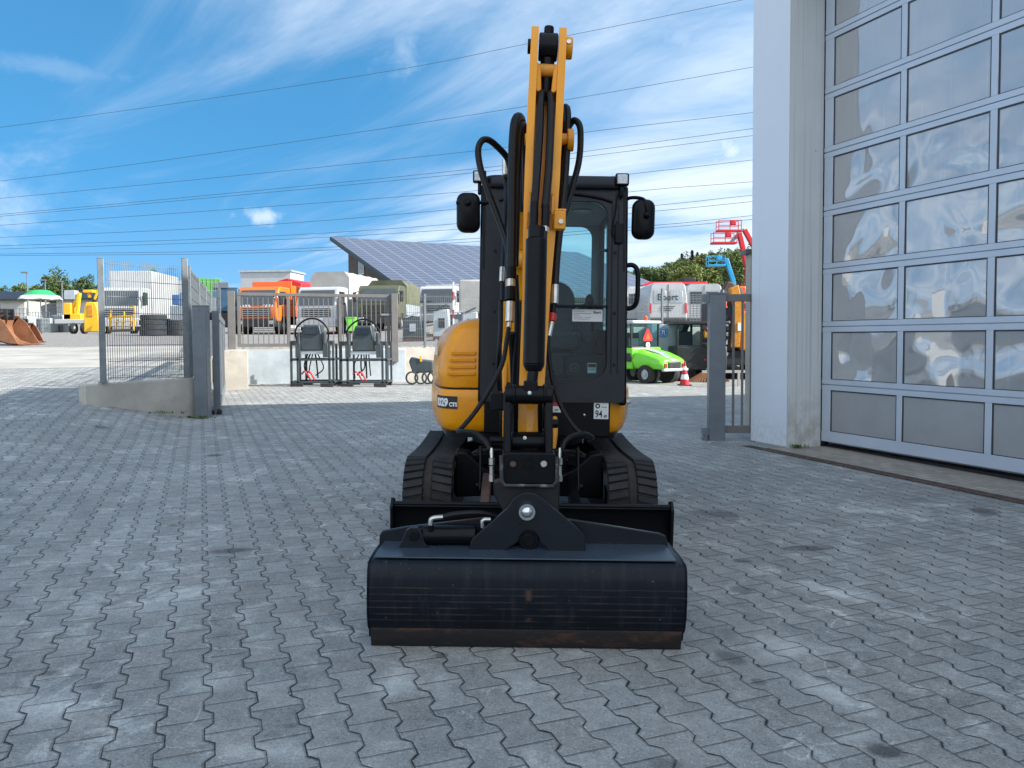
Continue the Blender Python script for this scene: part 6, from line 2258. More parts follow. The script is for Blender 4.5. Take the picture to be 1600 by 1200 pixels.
m_ = MB().add([(q0.x, q0.y, 1), (q1.x, q1.y, 1), (q1.x, q1.y, q1.z - 0.6), (q0.x, q0.y, q0.z - 0.6),
               (q0.x + XA.x * 30, q0.y + XA.y * 30, 1), (q1.x + XA.x * 30, q1.y + XA.y * 30, 1), (q1.x + XA.x * 30, q1.y + XA.y * 30, q1.z - 0.6), (q0.x + XA.x * 30, q0.y + XA.y * 30, q0.z - 0.6)],
              [(0, 1, 2, 3), (4, 7, 6, 5), (0, 3, 7, 4), (1, 5, 6, 2), (3, 2, 6, 7), (0, 4, 5, 1)])
wl = m_.build('wall', M_WOOD, sb, inv=SI)
dg = (q1 - q0)
dg.z = 0
dg.normalize()
ng = Vector((dg.y, -dg.x, 0))
if ng.dot(Vector((0, -1, 0))) < 0:
    ng = -ng
ng = -XA
for s_, z_, w_, h_ in ((14.5, 9.2, 1.8, 1.7), (9.5, 6.6, 1.4, 1.4), (14.5, 5.6, 1.8, 1.6)):
    c = Vector((q0.x, q0.y, 0)) + dg * s_ - XA * 0.05
    m_ = MB().add([Vector((c.x, c.y, z_)) + dg * a_ * w_ / 2 + Vector((0, 0, b_ * h_ / 2)) - XA * e_ for e_ in (0, 0.06) for a_, b_ in ((-1, -1), (1, -1), (1, 1), (-1, 1))], [(0, 1, 2, 3), (4, 7, 6, 5), (0, 4, 5, 1), (1, 5, 6, 2), (2, 6, 7, 3), (3, 7, 4, 0)])
    wf = m_.build('window', M_WHT, sb, inv=SI)
    m_ = MB().add([Vector((c.x, c.y, z_)) + dg * a_ * w_ * 0.42 + Vector((0, 0, b_ * h_ * 0.42)) - XA * e_ for e_ in (0.06, 0.08) for a_, b_ in ((-1, -1), (1, -1), (1, 1), (-1, 1))], [(0, 1, 2, 3), (4, 7, 6, 5), (0, 4, 5, 1), (1, 5, 6, 2), (2, 6, 7, 3), (3, 7, 4, 0)])
    m_.build('pane', M_TGLS, wf, inv=SI)
# low far buildings at left
for px0, px1, yt, d_, lab, mm in ((-60, 38, 456, 85, 'low grey shed with a dark roof at the far left', M_DARK), (88, 165, 455, 88, 'low shed with a dark roof behind the yellow machines', M_DARK)):
    a_, b_ = P(px0, 470, d_), P(px1, 470, d_)
    zt = P((px0 + px1) / 2, yt, d_).z
    t = thing('far_shed', lab, 'shed', (a_.x, a_.y, 1.0))
    MB().bb(0, b_.x - a_.x, 0, 9, 0, zt - 2.0).build('wall', M_TARP, t)
    MB().prism([(-0.4, -0.5, zt - 2.0), (b_.x - a_.x + 0.4, -0.5, zt - 2.0), (b_.x - a_.x + 0.4, 4, zt - 0.9), (-0.4, 4, zt - 0.9)], (0, 0, 0.2)).build('roof', mm, t)
for px_, yt, d_, lab in ((46, 426, 70, 'thin street lamp standing left of the tall dark tree'), (74, 438, 80, 'thin street lamp before the tall dark tree'), (100, 440, 75, 'short street lamp above the yellow lift')):
    p = on(px_, d_)
    zt = P(px_, yt, d_).z - p.z
    t = thing('street_lamp', lab, 'lamp', p, 0, 'street lamps beyond the yard')
    MB().cyl((0, 0, 0), (0, 0, zt), 0.09, 0.05, 8).build('mast', M_GALV, t)
    MB().bb(-0.5, 0.1, -0.1, 0.1, zt - 0.05, zt + 0.08).build('lamp_head', M_GALV, t)
# ================================================================ right side of the yard
t = root('sweeper', 'bright green street sweeper with an orange triangle on its cab', 'sweeper', 1053, 21.5, -38)
# local: rear faces the camera, x to the right
m_ = MB()
m_.loft([[Vector((x * s_, y, 0.40 + (z - 0.40) * kz)) for x, z in ((-0.52, 0.42), (0.52, 0.42), (0.60, 0.62), (0.54, 0.82), (0.36, 0.92), (0.16, 0.88), (-0.16, 0.88), (-0.36, 0.92), (-0.54, 0.82), (-0.60, 0.62))] for y, s_, kz in ((-0.02, 0.80, 0.55), (0.08, 0.92, 0.68), (0.45, 1.0, 0.92), (1.0, 1.04, 1.12))])
hood_ = m_.build('engine_hood', M_BRGR, t, 0.03, ang=50)
MB().prism([(-0.15, -0.03, 0.66), (0.15, -0.03, 0.66), (0.17, 0.45, 0.86), (0.17, 0.95, 0.96), (-0.17, 0.95, 0.96), (-0.17, 0.45, 0.86)], (0, 0, 0.02)).build('hood_grille', M_SILV, hood_, 0.01)
MB().bb(-0.26, 0.26, -0.05, 0.0, 0.44, 0.62).build('rear_grille', M_DARK, hood_, 0.02)
for s_ in (-1, 1):
    MB().bb(s_ * 0.32, s_ * 0.42, -0.05, 0.0, 0.46, 0.58).build('rear_light', M_LRED, hood_, 0.01)
MB().bb(-0.52, 0.52, -0.10, 0.0, 0.36, 0.44).build('bumper', M_SILV, t, 0.02)
for s_ in (-1, 1):
    MB().cyl((s_ * 0.30, 0.55, 0.32), (s_ * 0.40, 0.55, 0.32), 0.33, n=22).build('wheel_arch', M_DARK, t)
    MB().cyl((s_ * 0.64, 1.62, 0.78), (s_ * 0.675, 1.62, 0.78), 0.085, n=16).bb(s_ * 0.60, s_ * 0.672, 1.02, 1.30, 0.62, 0.86).build('side_vent', M_DARK, t, 0.02)
    MB().bb(s_ * 0.655, s_ * 0.67, 1.35, 1.60, 0.52, 0.60).build('side_label', M_MYEL, t)
m_ = MB().prism([(-0.62, 1.0, 0.40), (0.62, 1.0, 0.40), (0.62, 1.0, 1.02), (-0.62, 1.0, 1.02)], (0, 0.9, 0))
m_.prism([(-0.66, 1.3, 0.42), (-0.66, 2.3, 0.35), (-0.66, 2.2, 0.75), (-0.66, 1.6, 1.05)], (1.32, 0, 0))
m_.build('body', M_BRGR, t, 0.04)
m_ = MB()
for (x_, y) in ((-0.60, 1.05), (0.56, 1.05), (-0.60, 2.35), (0.56, 2.35)):
    m_.bb(x_, x_ + 0.05, y, y + 0.06, 0.9, 1.72)
m_.bb(-0.60, 0.61, 1.05, 2.4, 0.95, 1.05)
cb_ = m_.build('cab_frame', M_DARK, t, 0.01)
MB().bb(-0.62, 0.63, 0.98, 2.45, 1.70, 1.80).build('cab_roof', M_TW, t, 0.04)
for q_ in (((-0.58, 1.08, 1.05), (0.58, 1.08, 1.05), (0.58, 1.08, 1.7), (-0.58, 1.08, 1.7)), ((-0.59, 1.1, 1.05), (-0.59, 2.35, 1.05), (-0.59, 2.35, 1.7), (-0.59, 1.1, 1.7)), ((0.6, 1.1, 1.05), (0.6, 2.35, 1.05), (0.6, 2.35, 1.7), (0.6, 1.1, 1.7))):
    MB().quad(*q_).build('cab_window', M_GLASS, t, smooth=False)
MB().bb(-0.25, 0.25, 1.5, 1.95, 0.95, 1.45).build('seat', M_SEAT, t, 0.05)
MB().cyl((0.0, 1.05, 1.80), (0.0, 1.05, 1.86), 0.05).sphere((0.0, 1.05, 1.89), 0.05).build('beacon', M_ORNG, t)
m_ = MB().prism([(-0.12, 1.02, 1.20), (0.22, 1.02, 1.20), (0.26, 1.02, 1.26), (0.09, 1.02, 1.56), (0.01, 1.02, 1.56), (-0.16, 1.02, 1.26)], (0, -0.012, 0))
tri_ = m_.build('warning_triangle', M_LRED, t, 0.003)
MB().prism([(-0.06, 1.008, 1.25), (0.16, 1.008, 1.25), (0.05, 1.008, 1.46)], (0, -0.006, 0)).build('triangle_centre', M_ORNG, tri_)
ls_ = MB().cyl((0.05, 1.02, 1.09), (0.05, 1.0, 1.09), 0.085, n=20).build('speed_sign', M_WHT, t)
m_ = MB()
letters(m_, '20', (0.005, 0.998, 1.06), (1, 0, 0), (0, 0, 1), 0.09, 0.002, width=0.09)
m_.build('speed_number', M_INK, ls_, smooth=False)
for (x_, y, r_) in ((-0.52, 0.55, 0.27), (0.52, 0.55, 0.27), (-0.55, 2.0, 0.27), (0.55, 2.0, 0.27)):
    wheel(t, x_, y, r_, 0.2)
for s_ in (-1, 1):
    MB().bb(s_ * 0.72, s_ * 0.84, 2.3, 2.34, 1.35, 1.65).bar((s_ * 0.6, 2.35, 1.62), (s_ * 0.78, 2.32, 1.6), 0.025, 0.025).build('mirror', M_DARK, t, 0.01)
    MB().bar((s_ * 0.5, 2.2, 0.8), (s_ * 0.85, 2.2, 0.25), 0.06, 0.06, up=(0, 1, 0)).bar((s_ * 0.8, 2.2, 1.1), (s_ * 0.82, 2.2, 0.3), 0.03, 0.03, up=(0, 1, 0)).build('brush_arm', M_SILV, t)
    m_ = MB().cyl((s_ * 0.92, 2.15, 0.24), (s_ * 0.92, 2.15, 0.28), 0.2, n=20)
    nb = 46
    for k in range(nb):
        a = 2 * PI * k / nb
        c, s2_ = math.cos(a), math.sin(a)
        m_.bar((s_ * 0.92 + c * 0.17, 2.15 + s2_ * 0.17, 0.25), (s_ * 0.92 + c * 0.34, 2.15 + s2_ * 0.34, 0.02), 0.022, 0.022)
    m_.build('side_brush', M_BROWN, t, smooth=False)
sw_ = t
# dark sweeper beside it
t = root('sweeper', 'black tool carrier sweeper with an open engine side beside the grey container', 'sweeper', 1092, 22.6, 0)
MB().bb(-0.62, 0.9, 0.2, 1.6, 0.32, 1.05).build('body', M_DARK, t, 0.05)
m_ = MB()
for (x_, y) in ((-0.62, 0.2), (0.1, 0.2), (-0.62, 1.5), (0.1, 1.5)):
    m_.bb(x_, x_ + 0.07, y, y + 0.07, 1.0, 1.74)
m_.bb(-0.64, 0.95, 0.15, 1.65, 1.70, 1.78).bb(-0.62, 0.17, 0.22, 0.27, 1.0, 1.08)
m_.build('cab_frame', M_DARK, t, 0.02)
MB().quad((-0.56, 0.25, 1.08), (0.1, 0.25, 1.08), (0.1, 0.25, 1.7), (-0.56, 0.25, 1.7)).build('cab_window', M_GLASS, t, smooth=False)
MB().bb(-0.4, 0.0, 0.9, 1.3, 1.0, 1.5).build('seat', M_SEAT, t, 0.05)
m_ = MB()
rng = random.Random(11)
for k in range(60):
    c = Vector((rng.uniform(0.2, 0.85), 0.12 + rng.uniform(0, 0.06), rng.uniform(0.35, 1.6)))
    m_.box(c, (rng.uniform(0.03, 0.14), 0.08, rng.uniform(0.02, 0.10)), (rng.uniform(-0.5, 0.5), 0, rng.uniform(-0.8, 0.8)), rng.choice((0, 0, 1, 2)))
m_.build('engine_parts', [M_DARK, M_SILV, M_TRED], t, smooth=False)
MB().bb(0.2, 0.6, 0.1, 0.2, 1.3, 1.55).build('yellow_cover', M_YELW, t, 0.02)
MB().bb(0.62, 0.70, 0.05, 0.12, 0.9, 1.05).build('rear_light', M_LRED, t, 0.01)
for x_ in (-0.45, 0.6):
    wheel(t, x_, 0.5, 0.25, 0.2)
m_ = MB()
for k in range(46):
    a = 2 * PI * k / 46
    c, s2_ = math.cos(a), math.sin(a)
    m_.bar((0.3 + c * 0.2, 0.1 + s2_ * 0.2, 0.26), (0.3 + c * 0.62, 0.1 + s2_ * 0.4, 0.02), 0.03, 0.03)
m_.build('brush', M_RBKT, t, smooth=False)
# grey container with a blue sign
t = root('silver_hopper', 'silver sheet-metal hopper with a round blue sign between the sweepers', 'hopper', 1043, 24.0)
MB().prism([(-0.45, 0, 0.3), (0.5, 0, 0.3), (0.5, 0, 1.72), (-0.5, 0, 1.72), (-0.5, 0, 0.95)], (0, 0.8, 0)).build('sheet_body', M_SILV, t, 0.02)
s_ = MB().cyl((-0.13, -0.01, 1.47), (-0.13, 0.0, 1.47), 0.16, n=22).build('blue_sign', M_BLUE, t)
MB().ring((-0.13, -0.012, 1.47), (0, 1, 0), 0.115, 0.125, 0.004, 24).bb(-0.17, -0.15, -0.015, -0.01, 1.40, 1.53).bb(-0.11, -0.09, -0.015, -0.01, 1.40, 1.53).bb(-0.15, -0.11, -0.015, -0.01, 1.50, 1.53).build('sign_mark', M_WHT, s_)
m_ = MB().prism([(0.5, 0, 1.7), (0.72, 0, 1.75), (0.35, 0, 0.7), (0.1, 0, 0.75)], (0, 0.5, 0))
m_.build('chute', M_DARK, t, 0.03)
# traffic cone
t = root('traffic_cone', 'red and white traffic cone standing behind the green sweeper', 'cone', 1070, 20.9)
MB().bb(-0.17, 0.17, -0.17, 0.17, 0, 0.03).build('base', M_DARK, t, 0.01)
rr = [(0.03, 0.135), (0.17, 0.110), (0.30, 0.084), (0.42, 0.062), (0.52, 0.042), (0.66, 0.018)]
for k in range(5):
    MB().cyl((0, 0, rr[k][0]), (0, 0, rr[k + 1][0]), rr[k][1], rr[k + 1][1], 20).build('band', M_LRED if k % 2 == 0 else M_WHT, t)
# yellow excavator seen through the bars
t = root('yellow_digger', 'yellow and black digger half hidden behind the barred panel', 'excavator', 1152, 23.5)
MB().bb(-0.75, -0.10, 0, 1.5, 0.9, 2.4).bb(-0.9, 1.2, 0.1, 2.2, 0.45, 0.9).build('cab', M_DARK, t, 0.04)
MB().prism([(-0.22, -0.1, 1.0), (0.05, -0.1, 1.0), (0.12, -0.1, 2.4), (0.0, -0.1, 2.9), (-0.25, -0.1, 2.8), (-0.15, -0.1, 2.2)], (0, 0.25, 0)).build('boom', M_YELW, t, 0.02)
MB().bb(0.1, 1.2, 0, 1.8, 0.9, 2.1).build('engine_cover', M_YELW, t, 0.05)
MB().bb(-0.02, 0.10, -0.12, -0.05, 1.5, 1.75).build('decal', M_WHT, t)
MB().bb(-0.5, -0.35, -0.1, 0, 2.2, 2.4).build('lamp', M_ORNG, t, 0.02)
for s_ in (-0.7, 0.9):
    MB().bb(s_ - 0.2, s_ + 0.2, 0, 2.2, 0.0, 0.45).build('track', M_TRACK, t, 0.08)
rng = random.Random(5)
for k in range(26):
    MB().box((rng.uniform(-0.7, -0.25), -0.05, rng.uniform(0.6, 2.3)), (rng.uniform(0.03, 0.1), 0.06, rng.uniform(0.03, 0.16)), (0, rng.uniform(-0.6, 0.6), 0)).build('machine_fitting', rng.choice((M_SILV, M_DARK)), t, smooth=False)
t = root('timber_barrier', 'low pale timber barrier on legs behind the barred panel', 'barrier', 1150, 20.5)
MB().bb(-0.9, 0.8, -0.03, 0.03, 0.36, 0.43).build('rail', M_TARP, t)
for x_ in (-0.75, 0.05, 0.7):
    MB().bb(x_, x_ + 0.06, -0.03, 0.03, 0, 0.36).build('leg', M_TARP, t)
# excavator arm with a raised brown bucket
t = root('folded_arm', 'brown folded digger arm with orange hydraulics above the barred panel', 'excavator arm', 1143, 27)
MB().prism([(-0.55, 0, 1.0), (-0.25, 0, 0.6), (0.15, 0, 1.35), (0.1, 0, 1.75), (-0.15, 0, 1.8)], (0, 0.4, 0)).build('grab', M_BROWN, t, 0.05)
MB().tube([(-0.5, 0, 0.8), (-0.1, 0, 1.2), (0.15, 0, 1.55), (0.4, 0, 1.2)], 0.12, 10).build('arm', M_DARK, t)
MB().bb(0.12, 0.5, -0.05, 0.3, 1.35, 1.62).bb(0.3, 0.5, -0.05, 0.3, 1.0, 1.3).build('hydraulics', M_ORNG, t, 0.05)
MB().bb(-0.2, 0.1, 0.1, 0.4, -0.4, 1.1).build('post', M_YELW, t, 0.03)


# white vans seen from behind
def van(px, d, phi, label, text=None):
    t = root('van', label, 'van', px, d, phi, 'white vans on the raised yard')
    m_ = MB()
    m_.loft([[Vector((x * s_, y, z + dz_)) for x, z in ((-0.95, 0.45), (0.95, 0.45), (1.0, 1.1), (0.98, 1.6), (0.88, 2.25), (0.7, 2.38), (-0.7, 2.38), (-0.88, 2.25), (-0.98, 1.6), (-1.0, 1.1))] for y, s_, dz_ in ((0.0, 0.93, 0.0), (0.08, 0.99, 0), (0.3, 1.0, 0), (3.6, 1.0, 0.02), (4.3, 0.97, -0.1), (5.0, 0.9, -0.5))])
    bd = m_.build('body', M_TW, t, ang=50)
    for s_ in (-1, 1):
        MB().bb(s_ * 0.10, s_ * 0.74, -0.02, 0.03, 1.35, 1.98).build('rear_window', M_TGLS if not text else M_SILV, bd, 0.03)
        MB().bb(s_ * 0.84, s_ * 0.95, -0.03, 0.03, 0.85, 1.35).build('tail_light', M_LRED, bd, 0.01)
        wheel(t, s_ * 0.85, 1.0, 0.34, 0.22)
        wheel(t, s_ * 0.85, 3.9, 0.34, 0.22)
    MB().bb(-0.01, 0.01, -0.02, 0.0, 0.6, 2.3).build('door_gap', M_DARK, bd)
    MB().bb(-0.9, 0.9, -0.10, 0.05, 0.42, 0.62).build('bumper', M_DARK, t, 0.02)
    if text:
        m_ = MB()
        letters(m_, text, (-0.55, -0.045, 1.50), (1, 0, 0), (0, 0, 1), 0.46, 0.010, width=1.05)
        for k in range(3):
            m_.bb(-0.4, 0.35 - 0.1 * k, -0.03, -0.024, 1.16 - k * 0.1, 1.20 - k * 0.1)
        m_.build('lettering', M_INK, bd, smooth=False)
    return t


van(1044, 39, 0, 'white van with dark lettering on its rear doors behind the high wall', 'Ebert')
van(1003, 43, -8, 'white van half hidden by the cab of the excavator')
van(1100, 40, 5, 'white van at the right behind the high wall')
t = root('stacked_grilles', 'perforated metal ramps leaning before the lettered van', 'ramp', 1094, 31)
m_ = MB()
for i in range(7):
    m_.bb(-0.42 + i * 0.14, -0.40 + i * 0.14, 0, 0.03, 0.0, 1.5)
for j in range(16):
    m_.bb(-0.42, 0.44, 0.0, 0.03, 0.05 + j * 0.095, 0.075 + j * 0.095)
m_.build('grille', M_GALV, t, smooth=False)
t = root('red_coach', 'long low vehicle with a red roof and dark windows above the vans', 'coach', 1052, 52, 0)
MB().bb(-2.1, 2.3, 0, 2.5, 0.5, 2.9).build('body', M_TW, t, 0.06)
MB().prism([(-2.2, -0.02, 2.9), (2.35, -0.02, 2.9), (2.35, 0.3, 3.16), (-1.6, 0.3, 3.16)], (0, 2.2, 0)).build('roof', M_LRED, t, 0.04)
MB().bb(0.8, 2.3, -0.06, 0.0, 2.55, 3.0).build('destination_box', M_DARK, t, 0.02)
MB().bb(-2.0, 0.7, -0.04, 0.0, 1.7, 2.5).build('window_band', M_TGLS, t)
for x_ in (-1.2, 1.5):
    wheel(t, x_, 0.1, 0.45, 0.3)
MB().bb(0.75, 1.6, 0.4, 1.2, 3.16, 3.45).build('roof_unit', M_DARK, t, 0.05)


# aerial lifts
def lift(pts, basket, paint, d, label, bw=0.9):
    p0 = P(*pts[0], d)
    base = Vector((p0.x, d, gz(p0.x, d)))
    t = thing('aerial_lift', label, 'aerial lift', base, 0, 'aerial work platforms beyond the yard')
    inv_ = Matrix.Translation(-base)
    MB().box((0, 0, 0.9), (2.2, 3.5, 1.0)).build('base_unit', paint, t, 0.1)
    for x_ in (-0.95, 0.95):
        wheel(t, x_, -1.5, 0.45, 0.35)
        wheel(t, x_, 1.5, 0.45, 0.35)
    P3 = [Vector((0, 0, 1.2)) + base] + [P(a, b_, d) for a, b_ in pts]
    for i in range(len(P3) - 1):
        th = 0.42 if i < 2 else 0.28
        MB().bar(P3[i], P3[i + 1], th * 0.8, th, up=(0, 1, 0)).build('boom_section', paint if i != len(P3) - 2 else M_GALV, t, 0.03, inv=inv_)
    bp_ = P(*basket, d)
    m_ = MB()
    hw_, hh = bw, 0.80
    for (x_, y) in ((-hw_, -0.4), (0, -0.4), (hw_, -0.4), (-hw_, 0.4), (hw_, 0.4)):
        m_.bar(bp_ + Vector((x_, y, 0)), bp_ + Vector((x_, y, hh)), 0.05, 0.05, up=(0, 1, 0))
    for y in (-0.4, 0.4):
        for z in (0.4, hh):
            m_.bar(bp_ + Vector((-hw_, y, z)), bp_ + Vector((hw_, y, z)), 0.05, 0.05)
    rl_ = m_.build('basket_rails', paint, t, smooth=False, inv=inv_)
    MB().box(bp_, (2 * hw_ + 0.1, 0.9, 0.14)).build('basket_floor', paint, t, 0.02, inv=inv_)
    MB().box(bp_ + Vector((hw_ * 0.3, -0.3, 0.6)), (0.4, 0.3, 0.35)).build('control_box', paint, t, 0.03, inv=inv_)
    return t


lift([(1168, 420), (1155, 364), (1141, 380)], (1131, 380), M_LRED, 60, 'red aerial lift with the lower of the two red baskets')
lift([(1186, 400), (1163, 359), (1152, 362)], (1138.5, 361), M_LRED, 62, 'red aerial lift with the upper of the two red baskets')
lift([(1146, 440), (1134, 404), (1127, 410)], (1118, 415), M_LBLU, 66, 'blue aerial lift standing before the wooded hill', 0.7)

# ================================================================ power lines
M_WIRE = mat('power_cable', (0.04, 0.045, 0.05), 0.6)
wires = [
    ([(0, 199), (560, 119), (830, 67), (1150, 2)], 'topmost power line crossing the whole sky'),
    ([(0, 283), (400, 230), (810, 168), (1175, 105)], 'second power line from the top'),
    ([(0, 310), (740, 236), (905, 208), (1175, 176)], 'third power line from the top'),
    ([(0, 335), (740, 264), (905, 238), (1175, 201)], 'fourth power line, upper wire of the first close pair'),
    ([(0, 338), (740, 270), (905, 246), (1175, 212)], 'fifth power line, lower wire of the first close pair'),
    ([(0, 352), (720, 300), (1010, 269), (1175, 250)], 'sixth power line, single wire below the first close pair'),
    ([(0, 371), (400, 352), (720, 326), (1023, 296), (1175, 284)], 'seventh power line, single wire passing beside the left mirror'),
    ([(0, 384), (400, 370), (720, 349), (1023, 321), (1174, 305)], 'eighth power line, upper wire of the second close pair'),
    ([(0, 389), (400, 376), (760, 355), (1023, 330), (1174, 315)], 'ninth power line, lower wire of the second close pair'),
    ([(0, 397), (400, 391), (752, 372), (1023, 352), (1174, 337)], 'tenth power line, upper wire of the lowest pair'),
    ([(0, 399.5), (400, 395), (752, 377), (1023, 356.5), (1174, 343)], 'lowest power line above the solar roof'),
]
for pl, lab in wires:
    a, b_ = pl[0], pl[1]
    k = (b_[1] - a[1]) / (b_[0] - a[0])
    k0 = k * 0.85
    c, d_ = pl[-2], pl[-1]
    k1 = (d_[1] - c[1]) / (d_[0] - c[0]) * 1.05
    q = [(-700, a[1] - k0 * 700)] + pl + [(1900, d_[1] + k1 * (1900 - d_[0]))]
    pts = [P(x, y, 150 - 0.022 * x) for x, y in q]
    o = MB().tube(pts, 0.036, 5, 6).build('power_line', M_WIRE)
    tag(o, lab, 'power line', 'power lines crossing the sky')

# ================================================================ trees
def leaf_mat(name, c1, c2):
    m_, T, b = base_mat(name)
    info = T.new('ShaderNodeTexCoord').outputs['Object']
    n = T.noise(info, 0.55, 3, 0.6)
    n2 = T.noise(info, 3.5, 2, 0.6)
    c = T.mix(T.ss(T.m('ADD', T.m('MULTIPLY', n, 0.6), T.m('MULTIPLY', n2, 0.4)), 0.35, 0.65), c1, c2)
    T.put(b.inputs['Base Color'], c)
    b.inputs['Roughness'].default_value = 0.65
    b.inputs['Specular IOR Level'].default_value = 0.3
    return m_


LM = [leaf_mat('foliage_dark', (0.045, 0.075, 0.022), (0.085, 0.125, 0.036)),
      leaf_mat('foliage_mid', (0.075, 0.115, 0.028), (0.125, 0.165, 0.045)),
      leaf_mat('foliage_light', (0.125, 0.16, 0.038), (0.19, 0.215, 0.06)),
      leaf_mat('foliage_autumn', (0.12, 0.075, 0.025), (0.15, 0.12, 0.04)),
      leaf_mat('foliage_conifer', (0.018, 0.035, 0.018), (0.035, 0.055, 0.025))]
M_BARK = mat('bark', (0.09, 0.07, 0.05), 0.9)


def leaves(rs, n_clump, n_leaf, rx, rz, ls, cone=False, z0=0.0):
    """small leaf quads scattered in clumps through an uneven crown; returns numpy verts (4n,3)"""
    out = []
    for k in range(n_clump):
        if cone:
            h_ = rs.uniform(0, 1) ** 1.3
            rr = rx * (1 - h_) * rs.uniform(0.2, 1.0)
            a = rs.uniform(0, 2 * PI)
            c = np.array([rr * math.cos(a), rr * math.sin(a), z0 + h_ * rz * 2])
            cr = rx * (0.30 * (1 - h_) + 0.08)
        else:
            v = rs.normal(0, 1, 3)
            v /= np.linalg.norm(v)
            rad = rs.uniform(0.25, 0.85)
            c = np.array([v[0] * rx * rad, v[1] * rx * rad, z0 + rz + v[2] * rz * rad])
            cr = min(rx, rz) * rs.uniform(0.22, 0.42)
        p = rs.normal(0, 1, (n_leaf, 3))
        p /= np.linalg.norm(p, axis=1)[:, None]
        p = c + p * cr * rs.uniform(0.55, 1.05, (n_leaf, 1))
        u = rs.normal(0, 1, (n_leaf, 3))
        u /= np.linalg.norm(u, axis=1)[:, None]
        w = np.cross(u, rs.normal(0, 1, (n_leaf, 3)))
        w /= np.linalg.norm(w, axis=1)[:, None]
        s = ls * rs.uniform(0.6, 1.3, (n_leaf, 1))
        quad = np.stack([p - u * s, p + w * s * 0.6, p + u * s, p - w * s * 0.6], 1)
        out.append(quad.reshape(-1, 3))
    return np.concatenate(out)


def np_mesh(name, V, material, parent=None):
    me = bpy.data.meshes.new(name)
    n = len(V) // 4
    me.vertices.add(len(V))
    me.vertices.foreach_set('co', V.astype(np.float32).ravel())
    me.loops.add(n * 4)
    me.loops.foreach_set('vertex_index', np.arange(n * 4, dtype=np.int32))
    me.polygons.add(n)
    me.polygons.foreach_set('loop_start', np.arange(0, n * 4, 4, dtype=np.int32))
    me.polygons.foreach_set('loop_total', np.full(n, 4, dtype=np.int32))
    me.materials.append(material)
    me.update()
    me.validate()
    o = bpy.data.objects.new(name, me)
    COL.objects.link(o)
    if parent:
        o.parent = parent
    return o


def tree(px, ytop, wpx, d, mi_, label, seed, ybot=None, name='broadleaf_tree', cone=False, group='trees beyond the yard'):
    x = (px - 800) / F * d
    zb = 1.4 if ybot is None else P(px, ybot, d).z
    zt = P(px, ytop, d).z
    h_ = zt - zb
    rx = wpx / 2 / F * d
    t = thing(name, label, 'tree', (x, d, zb), 0, group)
    rs = np.random.RandomState(seed)
    crown0 = h_ * (0.12 if cone else 0.22)
    rz_ = (h_ - crown0) / 2
    V = leaves(rs, 64 if not cone else 50, 110, rx, rz_, 0.0014 * d, cone, crown0)
    np_mesh('crown', V, LM[mi_], t)
    m_ = MB().tube([(0, 0, -0.5), (0.1, 0, h_ * 0.3), (0, 0.1, h_ * 0.65)], rx * 0.07 + 0.05, 6)
    for k in range(4):
        a = k * 1.7
        m_.cyl((0, 0, h_ * (0.25 + 0.08 * k)), (rx * 0.55 * math.cos(a), rx * 0.55 * math.sin(a), h_ * (0.5 + 0.08 * k)), rx * 0.03 + 0.02, 0.02, 5)
    m_.build('trunk', M_BARK, t)
    return t


tree(6, 436, 34, 115, 0, 'round dark tree at the left edge of the horizon', 1)
tree(33, 440, 40, 120, 1, 'lower green tree right of the leftmost tree', 2)
tree(87, 417, 56, 110, 0, 'tallest dark tree left of the yellow machines', 3)
tree(135, 424, 40, 108, 0, 'dense dark tree directly left of the tall fence post', 4)
tree(60, 440, 30, 130, 1, 'small pale tree between the street lamps', 5)
tree(112, 438, 34, 125, 1, 'low tree filling the gap beside the tallest dark tree', 9)
tree(-14, 442, 40, 118, 1, 'tree crown cut by the left edge of the picture', 10)
tree(160, 436, 36, 120, 1, 'green tree directly behind the tall fence post', 11)
tree(249, 412, 38, 100, 1, 'tree rising over the roof of the white box truck', 6)
tree(292, 418, 26, 100, 0, 'small tree behind the receding mesh fence', 7)
tree(440, 420, 22, 95, 1, 'small tree top above the red tarpaulin', 8)
# hill and wood at right
hl = MB()
NX, NY = 44, 14
hx0, hx1, hy0, hy1 = 30, 420, 230, 520


def hillz(x, y):
    px_ = 800 + F * x / y
    a = sst(930, 1190, px_)
    return 1.4 + sst(800, 950, px_) * sst(235, 400, y) * (24 + 10 * a + 1.5 * math.sin(px_ * 0.03))


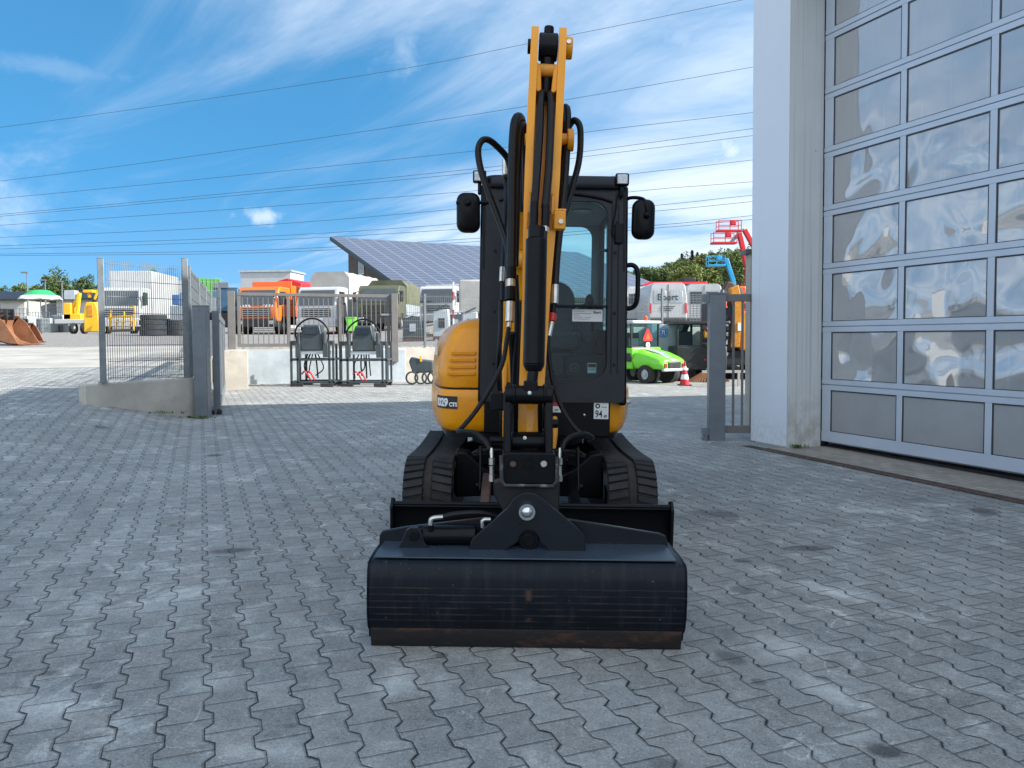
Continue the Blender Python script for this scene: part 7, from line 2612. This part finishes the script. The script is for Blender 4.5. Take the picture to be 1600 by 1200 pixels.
vs, fs = [], []
for j in range(NY + 1):
    y = hy0 + (hy1 - hy0) * j / NY
    for i in range(NX + 1):
        x = hx0 + (hx1 - hx0) * i / NX
        vs.append((x, y, hillz(x, y)))
for j in range(NY):
    for i in range(NX):
        o_ = j * (NX + 1) + i
        fs.append((o_, o_ + 1, o_ + NX + 2, o_ + NX + 1))
hl.add(vs, fs)
struct(hl.build('hill', M_FIELD))
rs = np.random.RandomState(21)
buckets = {0: [], 1: [], 2: [], 3: []}
rr_ = random.Random(3)
for k in range(560):
    y = rr_.uniform(250, 410)
    px_ = rr_.uniform(905, 1290)
    x = (px_ - 800) / F * y
    z = hillz(x, y)
    mi_ = rr_.choices((0, 1, 2, 3), (0.36, 0.34, 0.2, 0.10))[0]
    r_ = rr_.uniform(3.6, 6.2)
    h_ = rr_.uniform(4.2, 6.5)
    V = leaves(rs, 18, 50, r_, h_, 0.50, False, -1.0)
    V += np.array([x, y, z])
    buckets[mi_].append(V)
names = {0: 'dark', 1: 'green', 2: 'pale green', 3: 'autumn brown'}
for mi_, Vs in buckets.items():
    o = np_mesh('wood', np.concatenate(Vs), LM[mi_])
    tag(o, '%s trees massed on the wooded hill at right' % names[mi_], 'wood', None, 'stuff')
for k, (px_, yt, lab) in enumerate(((1065, 397, 'leftmost dark conifer on the crest of the wooded hill'), (1081, 392, 'tallest dark conifer on the crest of the wooded hill'), (1089, 395, 'conifer just right of the tallest one on the crest'),
                                    (1096, 396, 'third dark conifer of the group on the crest'), (1113, 396, 'dark conifer right of the gap on the crest'), (1121, 395, 'rightmost dark conifer on the crest'))):
    tree(px_, yt, 13, 395, 4, lab, 50 + k, ybot=430, name='conifer', cone=True, group='conifers on the hill')
for k, (px_, yt, w_, d_, mi_, lab) in enumerate(((1005, 418, 44, 180, 0, 'dark broad tree beside the grab handle of the cab'), (1038, 421, 40, 175, 0, 'deep green tree left of the pale willow'), (1072, 412, 58, 165, 2, 'large pale green willow-like tree before the hill'),
                                                 (1108, 420, 46, 170, 2, 'pale green tree right of the large willow-like one'), (1152, 388, 60, 150, 1, 'tall tree behind the red lift arms'), (1185, 380, 60, 150, 1, 'tall tree half hidden by the hall corner'))):
    tree(px_, yt, w_, d_, mi_, lab, 80 + k, ybot=462)

# pale hall added out of view at left to whiten the door pane reflections
t = thing('added_reflection_hall', 'long pale unseen hall added left of the yard to reflect in the door panes', 'building', (-31, -24, 0.5), R(8))
MB().bb(0, 9, 0, 34, -0.5, 3.6).build('wall', M_TW, t)
MB().bb(-0.3, 9.3, -0.3, 34.3, 3.6, 3.9).build('roof', M_GALV, t)
for k in range(4):
    MB().bb(8.95, 9.06, 2 + k * 6, 6 + k * 6, -0.4, 3.2).build('door', M_DARK if k % 2 else M_BLUE, t)
